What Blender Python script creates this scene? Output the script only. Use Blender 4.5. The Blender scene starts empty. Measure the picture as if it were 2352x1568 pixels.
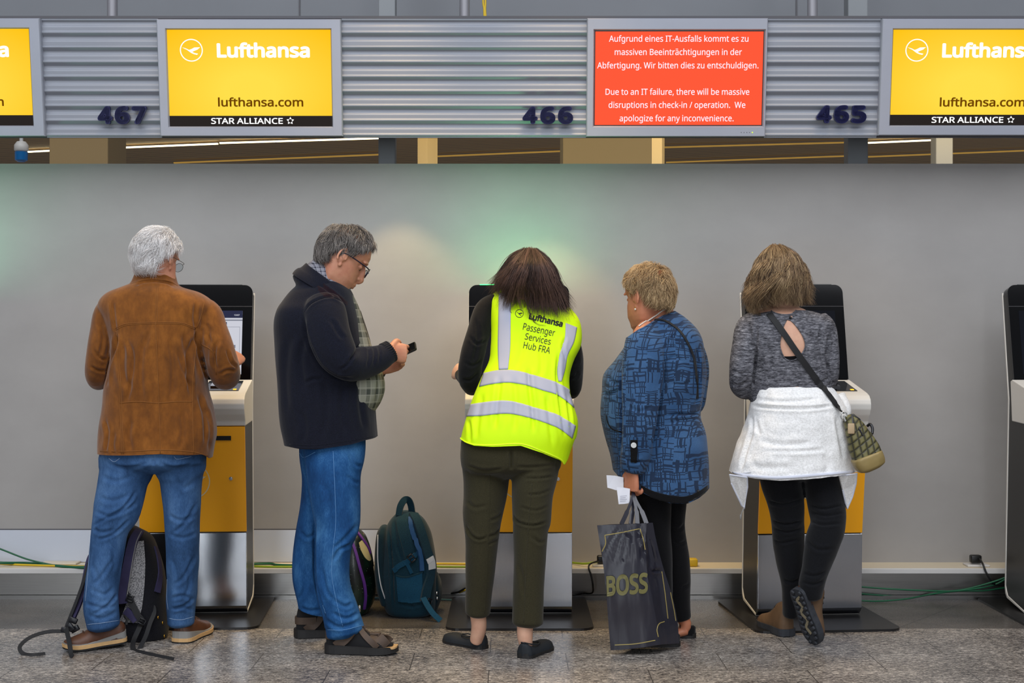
import bpy, bmesh, math, random
import numpy as np
from mathutils import Vector, Matrix, noise
from mathutils.bvhtree import BVHTree

# ------------------------------------------------------------------ camera, world, lights, exposure
scene = bpy.context.scene
COL = scene.collection
FPX, CZ, CX, CY = 3306.0, 1.28, 1176.0, 784.0      # focal length in pixels of a 2352 px frame, lens height
cam_d = bpy.data.cameras.new('camera'); cam = bpy.data.objects.new('camera', cam_d); COL.objects.link(cam)
cam_d.sensor_width = 36.0; cam_d.lens = FPX / 2352 * 36.0; cam_d.clip_end = 200
cam.location = (0, 0, CZ); cam.rotation_euler = (math.pi / 2, 0, 0)
scene.camera = cam
vs = scene.view_settings
vs.view_transform = 'Standard'; vs.look = 'None'; vs.gamma = 1.0; vs.use_curve_mapping = False
vs.exposure = 0.0

world = bpy.data.worlds.new('hall_light'); scene.world = world; world.use_nodes = True
wn = world.node_tree.nodes; bg = wn['Background']
bg.inputs[0].default_value = (0.72, 0.76, 0.86, 1); bg.inputs[1].default_value = 0.30

def lamp(name, kind, loc, target, energy, color=(1, 1, 1), **kw):
    d = bpy.data.lights.new(name, kind); d.energy = energy; d.color = color
    for k, v in kw.items(): setattr(d, k, v)
    o = bpy.data.objects.new(name, d); COL.objects.link(o); o.location = loc
    o.rotation_euler = (Vector(target) - Vector(loc)).to_track_quat('-Z', 'Y').to_euler()
    return o
# daylight entering the hall high up behind the photographer, and through two tall window bays
lamp('hall_skylight', 'AREA', (0, 1.0, 7.0), (0, 5.5, 0), 760, (0.91, 0.94, 1.0), shape='RECTANGLE', size=14, size_y=5)
lamp('window_bay_light', 'AREA', (-3.6, -7, 2.6), (-1.0, 7, 1.0), 250, (0.88, 0.94, 1.0), shape='RECTANGLE', size=3.2, size_y=4.6)
lamp('window_bay_light', 'AREA', (2.2, -8, 2.6), (0.5, 7, 1.0), 125, (0.92, 0.95, 1.0), shape='RECTANGLE', size=1.6, size_y=4.6)
# warm downlights washing the partition wall
for lx, e in ((-0.58, 110), (0.25, 105), (-1.75, 30), (1.5, 45)):
    lamp('downlight', 'SPOT', (lx, 6.45, 3.3), (lx, 6.62, 0.0), e, (1.0, 0.68, 0.28), spot_size=math.radians(66), spot_blend=0.5, shadow_soft_size=0.3)
# two small lamps under the edge of the sign fascia, close to the wall
for lx, ly, lz, e in ((-0.56, 7.0, 2.25, 16), (0.17, 6.95, 2.22, 19)):
    lamp('fascia_spot', 'SPOT', (lx, ly, lz), (lx, ly, 0.0), e, (1.0, 0.74, 0.36), spot_size=math.radians(80), spot_blend=0.45, shadow_soft_size=0.02)
lamp('added_hall_fill', 'AREA', (2, 15, 2.0), (2, 20, 4.2), 260, (1.0, 0.74, 0.40), shape='RECTANGLE', size=22, size_y=3)  # added fill, no fixture: brightens the slatted ceiling behind the wall
lamp('added_hall_fill', 'AREA', (0, 8.45, 2.62), (0, 11, 3.2), 110, (1.0, 0.78, 0.46), shape='RECTANGLE', size=16, size_y=.3)  # unseen fill added behind the wall to brighten the column fronts
# ------------------------------------------------------------------ helpers
def lin(h):
    if isinstance(h, str):
        h = h.lstrip('#'); c = [int(h[i:i+2], 16) / 255 for i in (0, 2, 4)]
    else: c = [x / 255 for x in h]
    return tuple(x / 12.92 if x <= .04045 else ((x + .055) / 1.055) ** 2.4 for x in c) + (1.0,)

class NT:
    """tiny node-tree writer"""
    def __init__(s, name):
        s.m = bpy.data.materials.new(name); s.m.use_nodes = True
        s.t = s.m.node_tree; s.p = s.t.nodes['Principled BSDF']
        s.co = s.n('ShaderNodeTexCoord')
    def n(s, typ, **kw):
        nd = s.t.nodes.new(typ)
        for k, v in kw.items(): setattr(nd, k, v)
        return nd
    def l(s, a, b): s.t.links.new(a, b)
    def val(s, sock, v):
        if hasattr(v, 'is_output') or isinstance(v, bpy.types.NodeSocket): s.l(v, sock)
        else: sock.default_value = v
    def mapped(s, scale=(1, 1, 1), rot=(0, 0, 0), src=None, loc=(0, 0, 0)):
        mp = s.n('ShaderNodeMapping'); s.l(src or s.co.outputs['Object'], mp.inputs[0])
        mp.inputs['Scale'].default_value = scale; mp.inputs['Rotation'].default_value = rot; mp.inputs['Location'].default_value = loc
        return mp.outputs[0]
    def noise(s, vec, scale=5, detail=3, rough=.55, out='Fac', dist=0):
        nz = s.n('ShaderNodeTexNoise'); s.l(vec, nz.inputs['Vector'])
        nz.inputs['Scale'].default_value = scale; nz.inputs['Detail'].default_value = detail
        nz.inputs['Roughness'].default_value = rough; nz.inputs['Distortion'].default_value = dist
        return nz.outputs[out]
    def ramp(s, fac, stops, interp='LINEAR'):
        r = s.n('ShaderNodeValToRGB'); s.l(fac, r.inputs[0]); e = r.color_ramp; e.interpolation = interp
        while len(e.elements) < len(stops): e.elements.new(0.5)
        for el, (p, c) in zip(e.elements, stops):
            el.position = p; el.color = c if len(c) == 4 else tuple(c) + (1,)
        return r.outputs[0]
    def math(s, op, a, b=None, clamp=False):
        m = s.n('ShaderNodeMath', operation=op, use_clamp=clamp)
        s.val(m.inputs[0], a)
        if b is not None: s.val(m.inputs[1], b)
        return m.outputs[0]
    def mix(s, fac, a, b, mode='MIX'):
        m = s.n('ShaderNodeMix', data_type='RGBA', blend_type=mode)
        s.val(m.inputs[0], fac); s.val(m.inputs[6], a); s.val(m.inputs[7], b)
        return m.outputs[2]
    def sep(s, vec):
        x = s.n('ShaderNodeSeparateXYZ'); s.l(vec, x.inputs[0]); return x.outputs
    def comb(s, x, y, z):
        c = s.n('ShaderNodeCombineXYZ'); s.val(c.inputs[0], x); s.val(c.inputs[1], y); s.val(c.inputs[2], z); return c.outputs[0]
    def bump(s, h, strength=.3, dist=.01):
        b = s.n('ShaderNodeBump'); b.inputs['Strength'].default_value = strength; b.inputs['Distance'].default_value = dist
        s.l(h, b.inputs['Height']); s.l(b.outputs[0], s.p.inputs['Normal'])
    def set(s, **kw):
        names = dict(color='Base Color', rough='Roughness', metal='Metallic', spec='Specular IOR Level', sheen='Sheen Weight',
                     coat='Coat Weight', alpha='Alpha', trans='Transmission Weight', ior='IOR', sss='Subsurface Weight', aniso='Anisotropic')
        for k, v in kw.items(): s.val(s.p.inputs[names[k]], v)
        return s

def flat(name, col, rough=.5, metal=0, spec=.5, coat=0, var=0, vscale=20, bump=0, bscale=200, sheen=0):
    t = NT(name); c = lin(col)
    t.set(rough=rough, metal=metal, spec=spec, coat=coat, sheen=sheen)
    if var:
        f = t.noise(t.co.outputs['Object'], vscale, 4)
        t.set(color=t.ramp(f, [(.25, tuple(x * (1 - var) for x in c[:3])), (.75, tuple(min(1, x * (1 + var)) for x in c[:3]))]))
    else: t.set(color=c)
    if bump: t.bump(t.noise(t.co.outputs['Object'], bscale, 2), bump, .002)
    return t.m

def glow(name, col, strength):
    t = NT(name); t.set(color=(0, 0, 0, 1), rough=.6, spec=.08)
    t.p.inputs['Emission Color'].default_value = lin(col); t.p.inputs['Emission Strength'].default_value = strength
    return t.m

def mk(name, V, F, mats, parent=None, loc=None, smooth=True, mi=None, cols=None):
    """one mesh object; V world coordinates (or local when loc is given)"""
    me = bpy.data.meshes.new(name)
    V = np.asarray(V, dtype=float)
    org = None
    if parent is not None: org = np.array(parent.get('org', (0, 0, 0)))
    elif loc is not None: org = np.array(loc)
    if org is not None: V = V - org
    me.from_pydata([tuple(v) for v in V], [], [tuple(int(i) for i in f) for f in F]); 
    for m in (mats if isinstance(mats, (list, tuple)) else [mats]): me.materials.append(m)
    if mi is not None: me.polygons.foreach_set('material_index', np.asarray(mi, dtype=np.int32))
    if smooth is not None: me.polygons.foreach_set('use_smooth', np.full(len(F), bool(smooth)))
    if cols is not None:
        a = me.attributes.new('tone', 'FLOAT', 'POINT'); a.data.foreach_set('value', np.asarray(cols, dtype=np.float32))
    me.update()
    if smooth and len(F) < 30000: me.set_sharp_from_angle(angle=math.radians(50))
    o = bpy.data.objects.new(name, me); COL.objects.link(o)
    if parent is not None: o.parent = parent
    elif loc is not None: o.location = loc
    if org is not None: o['org'] = tuple(float(x) for x in org)
    return o

def label(o, text, cat, group=None):
    o['label'] = text; o['category'] = cat
    if group: o['group'] = group
    return o
def struct(o): o['kind'] = 'structure'; return o
def root(name, loc, text=None, cat=None, group=None, rotz=0):
    o = bpy.data.objects.new(name, None); COL.objects.link(o); o.location = loc; o['org'] = tuple(loc)
    o.empty_display_size = .1
    if text: label(o, text, cat, group)
    return o

def W(px, py, d): return np.array(((px - CX) * d / FPX, d, CZ - (py - CY) * d / FPX))
def m_px(n, d): return n * d / FPX
def gd(py): return FPX * CZ / (py - CY)           # depth of a floor point seen at image row py

class G:
    """geometry collector: vertices, faces, material index"""
    def __init__(s): s.V = []; s.F = []; s.M = []
    def add(s, V, F, mi=0):
        b = len(s.V); s.V += [tuple(v) for v in V]; s.F += [tuple(i + b for i in f) for f in F]; s.M += [mi] * len(F); return s
    def box(s, x0, x1, y0, y1, z0, z1, mi=0):
        V = [(x, y, z) for z in (z0, z1) for y in (y0, y1) for x in (x0, x1)]
        return s.add(V, [(0, 2, 3, 1), (4, 5, 7, 6), (0, 1, 5, 4), (2, 6, 7, 3), (0, 4, 6, 2), (1, 3, 7, 5)], mi)
    def rbox(s, x0, x1, y0, y1, z0, z1, r=.005, seg=2, mi=0):
        bm = bmesh.new(); bmesh.ops.create_cube(bm, size=1)
        for v in bm.verts: v.co = Vector(((x0 + x1) / 2 + v.co.x * (x1 - x0), (y0 + y1) / 2 + v.co.y * (y1 - y0), (z0 + z1) / 2 + v.co.z * (z1 - z0)))
        bmesh.ops.bevel(bm, geom=bm.edges[:], offset=r, segments=seg, profile=.5, affect='EDGES')
        bm.verts.index_update(); s.add([v.co[:] for v in bm.verts], [[v.index for v in f.verts] for f in bm.faces], mi); bm.free(); return s
    def prism(s, poly, fn0, fn1, mi=0):
        """closed polygon extruded between two mappings of its 2-D points"""
        n = len(poly); V = [fn0(p) for p in poly] + [fn1(p) for p in poly]
        F = [tuple(range(n))[::-1], tuple(range(n, 2 * n))] + [(i, (i + 1) % n, n + (i + 1) % n, n + i) for i in range(n)]
        return s.add(V, F, mi)
    def tube(s, P, R, seg=8, mi=0, closed=False, sq=1.0):
        V, F = tube_geo(P, R, seg, closed, sq); return s.add(V, F, mi)
    def obj(s, name, mats, parent=None, loc=None, smooth=True, **k): return mk(name, s.V, s.F, mats, parent, loc, smooth, s.M, **k)

def catmull(P, n=6):
    P = np.asarray(P, float)
    if len(P) < 3: 
        t = np.linspace(0, 1, n + 1)[:, None]; return P[0] * (1 - t) + P[-1] * t
    Q = np.vstack([2 * P[0] - P[1], P, 2 * P[-1] - P[-2]]); out = []
    for i in range(1, len(Q) - 2):
        a, b, c, d = Q[i-1:i+3]
        for t in np.linspace(0, 1, n, endpoint=False):
            out.append(.5 * (2*b + (c-a)*t + (2*a-5*b+4*c-d)*t*t + (3*b-a-3*c+d)*t**3))
    out.append(Q[-2]); return np.array(out)

def tube_geo(P, R, seg=8, closed=False, sq=1.0):
    """round tube along 3-D points; R scalar or per point; flattened by sq on the second axis"""
    P = np.asarray(P, float); n = len(P); R = np.full(n, R) if np.isscalar(R) else np.asarray(R, float)
    T = np.gradient(P, axis=0); T /= np.linalg.norm(T, axis=1)[:, None] + 1e-9
    ref = np.array((0, 0, 1.)) if abs(T[0][2]) < .9 else np.array((0, 1., 0)); V = []; nrm = np.cross(ref, T[0])
    for i in range(n):
        nrm = nrm - T[i] * nrm.dot(T[i]); nrm /= np.linalg.norm(nrm) + 1e-9; b = np.cross(T[i], nrm)
        for k in range(seg):
            a = 2 * math.pi * k / seg; V.append(P[i] + R[i] * (math.cos(a) * nrm + sq * math.sin(a) * b))
    F = [(i*seg+k, i*seg+(k+1) % seg, (i+1)*seg+(k+1) % seg, (i+1)*seg+k) for i in range(n-1) for k in range(seg)]
    if not closed: F += [tuple(range(seg))[::-1], tuple(range((n-1)*seg, n*seg))]
    return V, F

def limb(P, n=5, seg=28, ex=2.0, cap=True, level=False):
    """closed soft solid. P rows: (px, py, depth, half width in image px, half thickness in m).
    The section's first axis lies in the image plane across the path, the second points into depth."""
    P = np.asarray(P, float); C = catmull(P, n) if len(P) > 1 else P
    ctr = np.array([W(*c[:3]) for c in C]); rn = C[:, 3] * C[:, 2] / FPX; rb = C[:, 4]
    T = np.gradient(ctr, axis=0); T /= np.linalg.norm(T, axis=1)[:, None] + 1e-9
    V = []; k = len(C); last = None
    rings = []
    if cap: rings.append((0, .55, -.28)); rings.append((0, .85, -.12))
    rings += [(i, 1, 0) for i in range(k)]
    if cap: rings.append((k-1, .85, .12)); rings.append((k-1, .55, .28))
    for (i, sc, off) in rings:
        t = T[i]; nn = np.array((t[2], 0, -t[0])); l = np.linalg.norm(nn)
        if l < .25 and last is not None: nn = last
        else: nn = nn / (l + 1e-9)
        if level: t = np.array((0, 0, math.copysign(1, t[2]))); nn = np.array((1., 0, 0))
        if last is not None and nn.dot(last) < 0: nn = -nn
        last = nn; nn = nn - t * nn.dot(t); nn /= np.linalg.norm(nn); b = np.cross(t, nn)
        o = ctr[i] + t * off * min(rn[i], rb[i])
        for j in range(seg):
            a = 2 * math.pi * j / seg; ca, sa = math.cos(a), math.sin(a)
            ca = math.copysign(abs(ca) ** (2/ex), ca); sa = math.copysign(abs(sa) ** (2/ex), sa)
            V.append(o + nn * ca * rn[i] * sc + b * sa * rb[i] * sc)
    m = len(rings)
    F = [(i*seg+j, i*seg+(j+1) % seg, (i+1)*seg+(j+1) % seg, (i+1)*seg+j) for i in range(m-1) for j in range(seg)]
    F += [tuple(range(seg))[::-1], tuple(range((m-1)*seg, m*seg))]
    return V, F

def spans(rows, d, ex=2.3, n=5, seg=40, cap=True):
    """upright solid from silhouette rows (left px, right px, py, half thickness m[, depth])"""
    return limb([((r[0]+r[1])/2, r[2], r[4] if len(r) > 4 else d, (r[1]-r[0])/2, r[3]) for r in rows], n, seg, ex, cap, True)

def ball(c, r, seg=16, rings=10):
    r = np.array(r if hasattr(r, '__len__') else (r, r, r), float); V = [np.array(c) + (0, 0, -r[2])]; 
    for i in range(1, rings):
        p = math.pi * i / rings - math.pi / 2
        for k in range(seg):
            a = 2*math.pi*k/seg; V.append(np.array(c) + r * (math.cos(p)*math.cos(a), math.cos(p)*math.sin(a), math.sin(p)))
    V.append(np.array(c) + (0, 0, r[2])); F = [(0, 1+(k+1) % seg, 1+k) for k in range(seg)]
    for i in range(rings-2):
        F += [(1+i*seg+k, 1+i*seg+(k+1) % seg, 1+(i+1)*seg+(k+1) % seg, 1+(i+1)*seg+k) for k in range(seg)]
    b = 1+(rings-2)*seg; F += [(b+k, b+(k+1) % seg, len(V)-1) for k in range(seg)]
    return V, F

def fuse(parts, voxel=.006, smooth=6, fac=.5):
    """closed pieces -> one continuous skin; returns vertices, faces, normals"""
    g = G()
    for V, F in parts: g.add(V, F)
    me = bpy.data.meshes.new('tmp'); me.from_pydata(g.V, [], g.F)
    bm = bmesh.new(); bm.from_mesh(me); bmesh.ops.recalc_face_normals(bm, faces=bm.faces[:]); bm.to_mesh(me); bm.free()
    o = bpy.data.objects.new('tmp', me); COL.objects.link(o)
    md = o.modifiers.new('r', 'REMESH'); md.mode = 'VOXEL'; md.voxel_size = voxel
    if smooth: ms = o.modifiers.new('s', 'SMOOTH'); ms.iterations = smooth; ms.factor = fac
    e = o.evaluated_get(bpy.context.evaluated_depsgraph_get()); m2 = e.to_mesh()
    n = len(m2.vertices); V = np.empty(n*3); m2.vertices.foreach_get('co', V); V = V.reshape(-1, 3)
    N = np.empty(n*3); m2.vertex_normals.foreach_get('vector', N); N = N.reshape(-1, 3)
    k = len(m2.polygons); F = np.empty(len(m2.loops), dtype=np.int32); m2.loops.foreach_get('vertex_index', F)
    lt = np.empty(k, dtype=np.int32); m2.polygons.foreach_get('loop_total', lt)
    if (lt == 4).all(): F = F.reshape(-1, 4)
    else:
        F = [tuple(x) for x in np.split(F, np.cumsum(lt)[:-1])]
    e.to_mesh_clear(); bpy.data.objects.remove(o); bpy.data.meshes.remove(me)
    return V, F, N

def to_px(V): return np.stack([CX + V[:, 0] / V[:, 1] * FPX, CY - (V[:, 2] - CZ) / V[:, 1] * FPX], 1)

def seg_dist(Q, A):
    """distance of 2-D points Q to polyline A and the parameter 0..1 along it"""
    A = np.asarray(A, float); best = np.full(len(Q), 1e9); par = np.zeros(len(Q)); n = len(A) - 1
    for i in range(n):
        d = A[i+1] - A[i]; t = np.clip(((Q - A[i]) @ d) / (d @ d + 1e-9), 0, 1)
        dd = np.linalg.norm(Q - A[i] - t[:, None]*d, axis=1); m = dd < best; best[m] = dd[m]; par[m] = (i + t[m]) / n
    return best, par

def creases(V, N, items):
    """press folds into a garment: items (polyline px, width px, depth mm, [both sides ridge])"""
    Q = to_px(V); view = -V + np.array((0, 0, CZ)); view /= np.linalg.norm(view, axis=1)[:, None]
    facing = np.clip((N * view).sum(1) * 2.2, 0, 1); V = V.copy()
    for it in items:
        A = catmull(np.asarray(it[0], float), 5) if len(it[0]) > 2 else it[0]; w, dp = it[1]*.78, it[2] * .001
        A = np.asarray(A, float); lo = A.min(0) - 5*w; hi = A.max(0) + 5*w
        idx = np.where((Q > lo).all(1) & (Q < hi).all(1) & (facing > 0))[0]
        if not len(idx): continue
        d, t = seg_dist(Q[idx], A); tap = np.clip(np.minimum(t, 1-t) * 5, 0, 1); tap = tap*tap*(3-2*tap)
        prof = np.exp(-(d/w)**2) - .55*np.exp(-((d-1.9*w)/(1.1*w))**2)
        V[idx] -= N[idx] * (dp * prof * tap * facing[idx])[:, None]
    return V

def ripple(V, N, amp, scale, seed=0, zs=1.0, mask=None):
    """soft cloth unevenness"""
    out = V.copy(); s = Vector((seed*7.3, seed*3.1, seed*1.7))
    h = np.array([noise.noise(Vector((v[0]*scale, v[1]*scale, v[2]*scale*zs)) + s) for v in V])
    if mask is not None: h = h * mask
    return out + N * (h * amp)[:, None]

def bvh(V, F): return BVHTree.FromPolygons([tuple(v) for v in V], [tuple(int(i) for i in f) for f in F])
def cast(tree, px, py, lift=0.0, default=None):
    o = Vector((0, 0, CZ)); d = Vector(W(px, py, 1.0)) - o; d.normalize()
    h, n, i, dist = tree.ray_cast(o, d)
    if h is None:
        if default is None:
            h, n, i, dist = tree.find_nearest(o + d * 6.0)
            return np.array(h) + np.array(n) * lift, np.array(n)
        return W(px, py, default), np.array((0, -1., 0))
    if n.dot(d) > 0: n = -n
    return np.array(h) + np.array(n) * lift, np.array(n)
def lay(tree, pts, n=8, lift=0.0, smooth=True):
    """polyline in the picture laid onto a surface"""
    A = catmull(np.asarray(pts, float), n) if len(pts) > 2 else np.linspace(pts[0], pts[1], n*3)
    R = [cast(tree, a[0], a[1], lift) for a in A]
    return np.array([r[0] for r in R]), np.array([r[1] for r in R])
def seam(g, tree, pts, r=.0016, lift=0.0, mi=0, n=8, seg=5):
    P, N = lay(tree, pts, n, lift); g.tube(P, r, seg, mi)
def patch(g, tree, top, bot, nu=30, nv=6, lift=.003, mi=0, thick=.0015):
    """band between two picture polylines, laid on a surface, with thickness"""
    A = resample(top, nu); B = resample(bot, nu); V = []; V2 = []
    for a, b in zip(A, B):
        for k in range(nv+1):
            q = a + (b-a)*k/nv; p, n = cast(tree, q[0], q[1], 0); V.append(p + n*(lift+thick)); V2.append(p + n*(lift-thick))
    w = nv+1; F = [(i*w+k, i*w+k+1, (i+1)*w+k+1, (i+1)*w+k) for i in range(len(A)-1) for k in range(nv)]; m = len(V)
    F2 = [tuple(j+m for j in f[::-1]) for f in F]; L = len(A)
    rim = [k for k in range(w)] + [i*w+nv for i in range(1, L)] + [(L-1)*w+k for k in range(nv-1, -1, -1)] + [i*w for i in range(L-2, 0, -1)]
    F3 = [(rim[(i+1) % len(rim)], rim[i], rim[i]+m, rim[(i+1) % len(rim)]+m) for i in range(len(rim))]
    g.add(V + V2, F + F2 + F3, mi)
def resample(P, n):
    P = catmull(np.asarray(P, float), 8) if len(P) > 2 else np.asarray(P, float)
    L = np.concatenate([[0], np.cumsum(np.linalg.norm(np.diff(P, axis=0), axis=1))]); s = np.linspace(0, L[-1], n)
    return np.stack([np.interp(s, L, P[:, i]) for i in range(P.shape[1])], 1)
def ribbon(g, P, width, up, thick=.0015, mi=0):
    """flat strap along 3-D points P; up = surface normal(s) of the strap"""
    P = np.asarray(P, float); n = len(P); U = np.asarray(up, float); U = np.tile(U, (n, 1)) if U.ndim == 1 else U
    width = np.full(n, width) if np.isscalar(width) else np.asarray(width)
    T = np.gradient(P, axis=0); V = []
    for i in range(n):
        s = np.cross(T[i], U[i]); s /= np.linalg.norm(s) + 1e-9; u = np.cross(s, T[i]); u /= np.linalg.norm(u) + 1e-9
        h = width[i]/2
        V += [P[i]-s*h-u*thick, P[i]+s*h-u*thick, P[i]+s*h+u*thick, P[i]-s*h+u*thick]
    F = [(i*4+k, i*4+(k+1) % 4, i*4+4+(k+1) % 4, i*4+4+k) for i in range(n-1) for k in range(4)] + [(3, 2, 1, 0), tuple(range(n*4-4, n*4))]
    g.add(V, F, mi)

_txt = {}
try:                                   # Blender's own bundled sans typeface, else its built-in letters
    import os
    SANS = bpy.data.fonts.load(os.path.join(bpy.utils.system_resource('DATAFILES'), 'fonts', 'NotoSansMath-Regular.woff2'))
except Exception: SANS = None
def raw_text(s):
    c = bpy.data.curves.new('t', 'FONT'); c.body = s; c.size = 1; c.resolution_u = 4
    if SANS: c.font = SANS
    o = bpy.data.objects.new('t', c); COL.objects.link(o)
    e = o.evaluated_get(bpy.context.evaluated_depsgraph_get()); me = e.to_mesh()
    V = np.array([v.co[:2] for v in me.vertices]).reshape(-1, 2); F = [tuple(p.vertices) for p in me.polygons]
    e.to_mesh_clear(); bpy.data.objects.remove(o); bpy.data.curves.remove(c); return V, F
def text_geo(s, bold=0.0, shear=0.0, space=1.0):
    """lettering as flat faces, baseline 0; bold thickens every stroke outwards"""
    k = (s, bold)
    if k not in _txt:
        V, F = raw_text(s.replace('ä', 'a')); V = V.tolist()
        for i, ch in enumerate(s):
            if ch == 'ä':
                pre = raw_text(s[:i].replace('ä', 'a') + 'a')[0]; r = pre[:, 0].max(); w = raw_text('a')[0]; w = w[:, 0].max() - w[:, 0].min(); H = raw_text('H')[0][:, 1].max()
                for q in (.18, .60):
                    b = len(V); x = r - w + w*q; V += [(x, H*.92), (x + w*.2, H*.92), (x + w*.2, H*1.06), (x, H*1.06)]; F.append((b, b+1, b+2, b+3))
        V = np.array(V)
        if bold:
            n = len(V); VV = []; FF = []
            for j in range(12): a = 2*math.pi*j/12; VV.append(V + (bold*math.cos(a), bold*math.sin(a))); FF += [tuple(i + n*j for i in f) for f in F]
            V, F = np.vstack(VV), FF
        _txt[k] = (V, F)
    return _txt[k]
# ------------------------------------------------------------------ room materials
def m_wall():
    t = NT('painted_panel'); f = t.noise(t.mapped((1, 1, 1.5)), 2.2, 5, .6)
    t.set(color=t.ramp(f, [(.3, lin('#989592')), (.7, lin('#a09d9a'))]), rough=.42, spec=.35)
    t.bump(t.noise(t.co.outputs['Object'], 260, 2), .06, .001); return t.m
def m_steel(name='brushed_steel', c='#c4c7cd', rough=.17, scale=(260, 260, 2)):
    t = NT(name); f = t.noise(t.mapped(scale), 3, 3)
    k = lin(c); t.set(color=t.ramp(f, [(.2, tuple(x*.82 for x in k[:3])), (.8, k)]), metal=1.0, rough=rough)
    t.bump(f, .05, .001); return t.m
def m_granite():
    t = NT('granite_tiles'); o = t.co.outputs['Object']
    a = t.noise(t.mapped((30, 75, 1)), 1.0, 5, .75); b = t.noise(t.mapped((100, 240, 1)), 1.0, 3, .6); c = t.noise(t.mapped((3, 4, 1)), 1, 3)
    s = t.math('ADD', t.math('MULTIPLY', a, .6), t.math('MULTIPLY', b, .4)); s = t.math('ADD', s, t.math('MULTIPLY', t.math('SUBTRACT', c, .5), .16))
    col = t.ramp(s, [(.39, lin('#2c2a2d')), (.47, lin('#625d59')), (.53, lin('#958e87')), (.62, lin('#d6cdc2'))])
    br = t.n('ShaderNodeTexBrick'); t.l(t.mapped((1, 1, 1), (0, 0, math.radians(0)), loc=(.09, -.12, 0)), br.inputs['Vector'])
    br.offset = .5; br.inputs['Scale'].default_value = 1; br.inputs['Brick Width'].default_value = .62; br.inputs['Row Height'].default_value = .305
    br.inputs['Mortar Size'].default_value = .0022; br.inputs['Mortar Smooth'].default_value = .1
    t.set(color=t.mix(br.outputs['Fac'], col, lin('#45413d')), rough=t.ramp(b, [(.3, (.2,)*3), (.7, (.34,)*3)]), spec=.5)
    return t.m
def m_darktile():
    t = NT('dark_stone_tiles'); b = t.noise(t.mapped((160, 240, 1)), 1, 3, .6); c = t.noise(t.mapped((2.5, 5, 1)), 1, 4)
    s = t.math('ADD', t.math('MULTIPLY', b, .5), t.math('MULTIPLY', c, .5))
    col = t.ramp(s, [(.35, lin('#3a3735')), (.65, lin('#67625d'))])
    br = t.n('ShaderNodeTexBrick'); t.l(t.mapped((1, 1, 1), (0, 0, math.radians(38)), loc=(.2, .1, 0)), br.inputs['Vector'])
    br.offset = 0; br.inputs['Scale'].default_value = 1; br.inputs['Brick Width'].default_value = .8; br.inputs['Row Height'].default_value = .8; br.inputs['Mortar Size'].default_value = .0018
    t.set(color=t.mix(br.outputs['Fac'], col, lin('#1e1c1b')), rough=t.ramp(b, [(.3, (.2,)*3), (.7, (.36,)*3)]), spec=.5); return t.m
def m_ceiling():
    t = NT('slatted_ceiling'); w = t.n('ShaderNodeTexWave'); w.wave_type = 'BANDS'; w.bands_direction = 'Y'
    t.l(t.mapped((1, 1, 1), (0, 0, math.radians(-12))), w.inputs['Vector']); w.inputs['Scale'].default_value = 2.6; w.inputs['Distortion'].default_value = 0
    t.set(color=t.ramp(w.outputs['Fac'], [(.2, lin('#33250f')), (.55, lin('#8a6c38'))]), rough=.6); return t.m
M = dict(
    wall=m_wall(), steel=m_steel(), skirt=m_steel('skirting_steel', '#a9a7a4', .28, (2, 260, 260)), granite=m_granite(), dark=m_darktile(), ceil=m_ceiling(),
    lower=flat('satin_panel', '#c9cfdb', .32, .2, .5, bump=.05, bscale=150), cream=flat('cream_trunking', '#d8cdb6', .45), lip=flat('white_trunking', '#cfcdca', .4),
    alu=flat('ridged_aluminium', '#8f939c', .5, .15, .4, var=.03, vscale=3), housing=flat('silver_housing', '#a2a5b0', .45, .2, .5, var=.03, vscale=6, bump=.08, bscale=500),
    rail=flat('dark_rail', '#57565a', .6), bulk=flat('grey_bulkhead', '#76797e', .55, var=.05, vscale=2), post=flat('grey_post', '#85898c', .55),
    bpost=flat('beige_post', '#b7a57c', .6), tpost=flat('taupe_post', '#847a66', .6), navy=flat('navy_number', '#171a55', .35), black=flat('black_plastic', '#0c0c0d', .35),
    rod=flat('grey_rod', '#8f8e93', .4, .3), orange=flat('orange_door', '#ffae08', .38, 0, .5, bump=.05, bscale=700), white=flat('white_shell', '#dcd9d2', .38),
    side=flat('dark_side_metal', '#3d3c3a', .38, .6), plate=flat('black_plate', '#1d1c1d', .36, .2), glass=flat('black_glass', '#050506', .08, 0, .3),
    chrome=flat('chrome', '#c9c9c9', .15, 1), cgreen=flat('green_cable', '#0d5a3a', .45), cyel=flat('yellow_cable', '#cfae1c', .45), cyg=flat('earth_cable', '#8aa51e', .45),
    cteal=flat('teal_cable', '#3b6a72', .45), blue=flat('blue_glass', '#1f6fb0', .2))

# ------------------------------------------------------------------ floor and walls
WY = 7.29
struct(G().box(-7, 7, -2, 6.42, -.05, 0).obj('floor', M['granite'], smooth=False, loc=(0, 0, 0)))
struct(G().box(-7, 7, 6.42, WY + .3, -.05, 0).obj('floor_border', M['dark'], smooth=False, loc=(0, 0, 0)))
g = G(); g.box(-7, 7, WY, WY + .06, .0, 2.18); struct(g.obj('wall_back', M['wall'], smooth=False, loc=(0, WY, 0)))
g = G(); g.box(-7, -.62, WY - .006, WY + .001, .165, .326); g.box(-7, -.62, WY - .002, WY + .001, .326, .332, 1); struct(g.obj('trim_1', [M['lower'], M['rail']], smooth=False, loc=(0, WY, .2)))
g = G(); g.box(-7, 7, 7.095, WY, .150, .162, 0); g.rbox(-7, 7, 7.085, 7.1, .137, .163, .003, 2, 1); struct(g.obj('trim_2', [M['cream'], M['lip']], smooth=False, loc=(0, 7.2, .15)))
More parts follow.
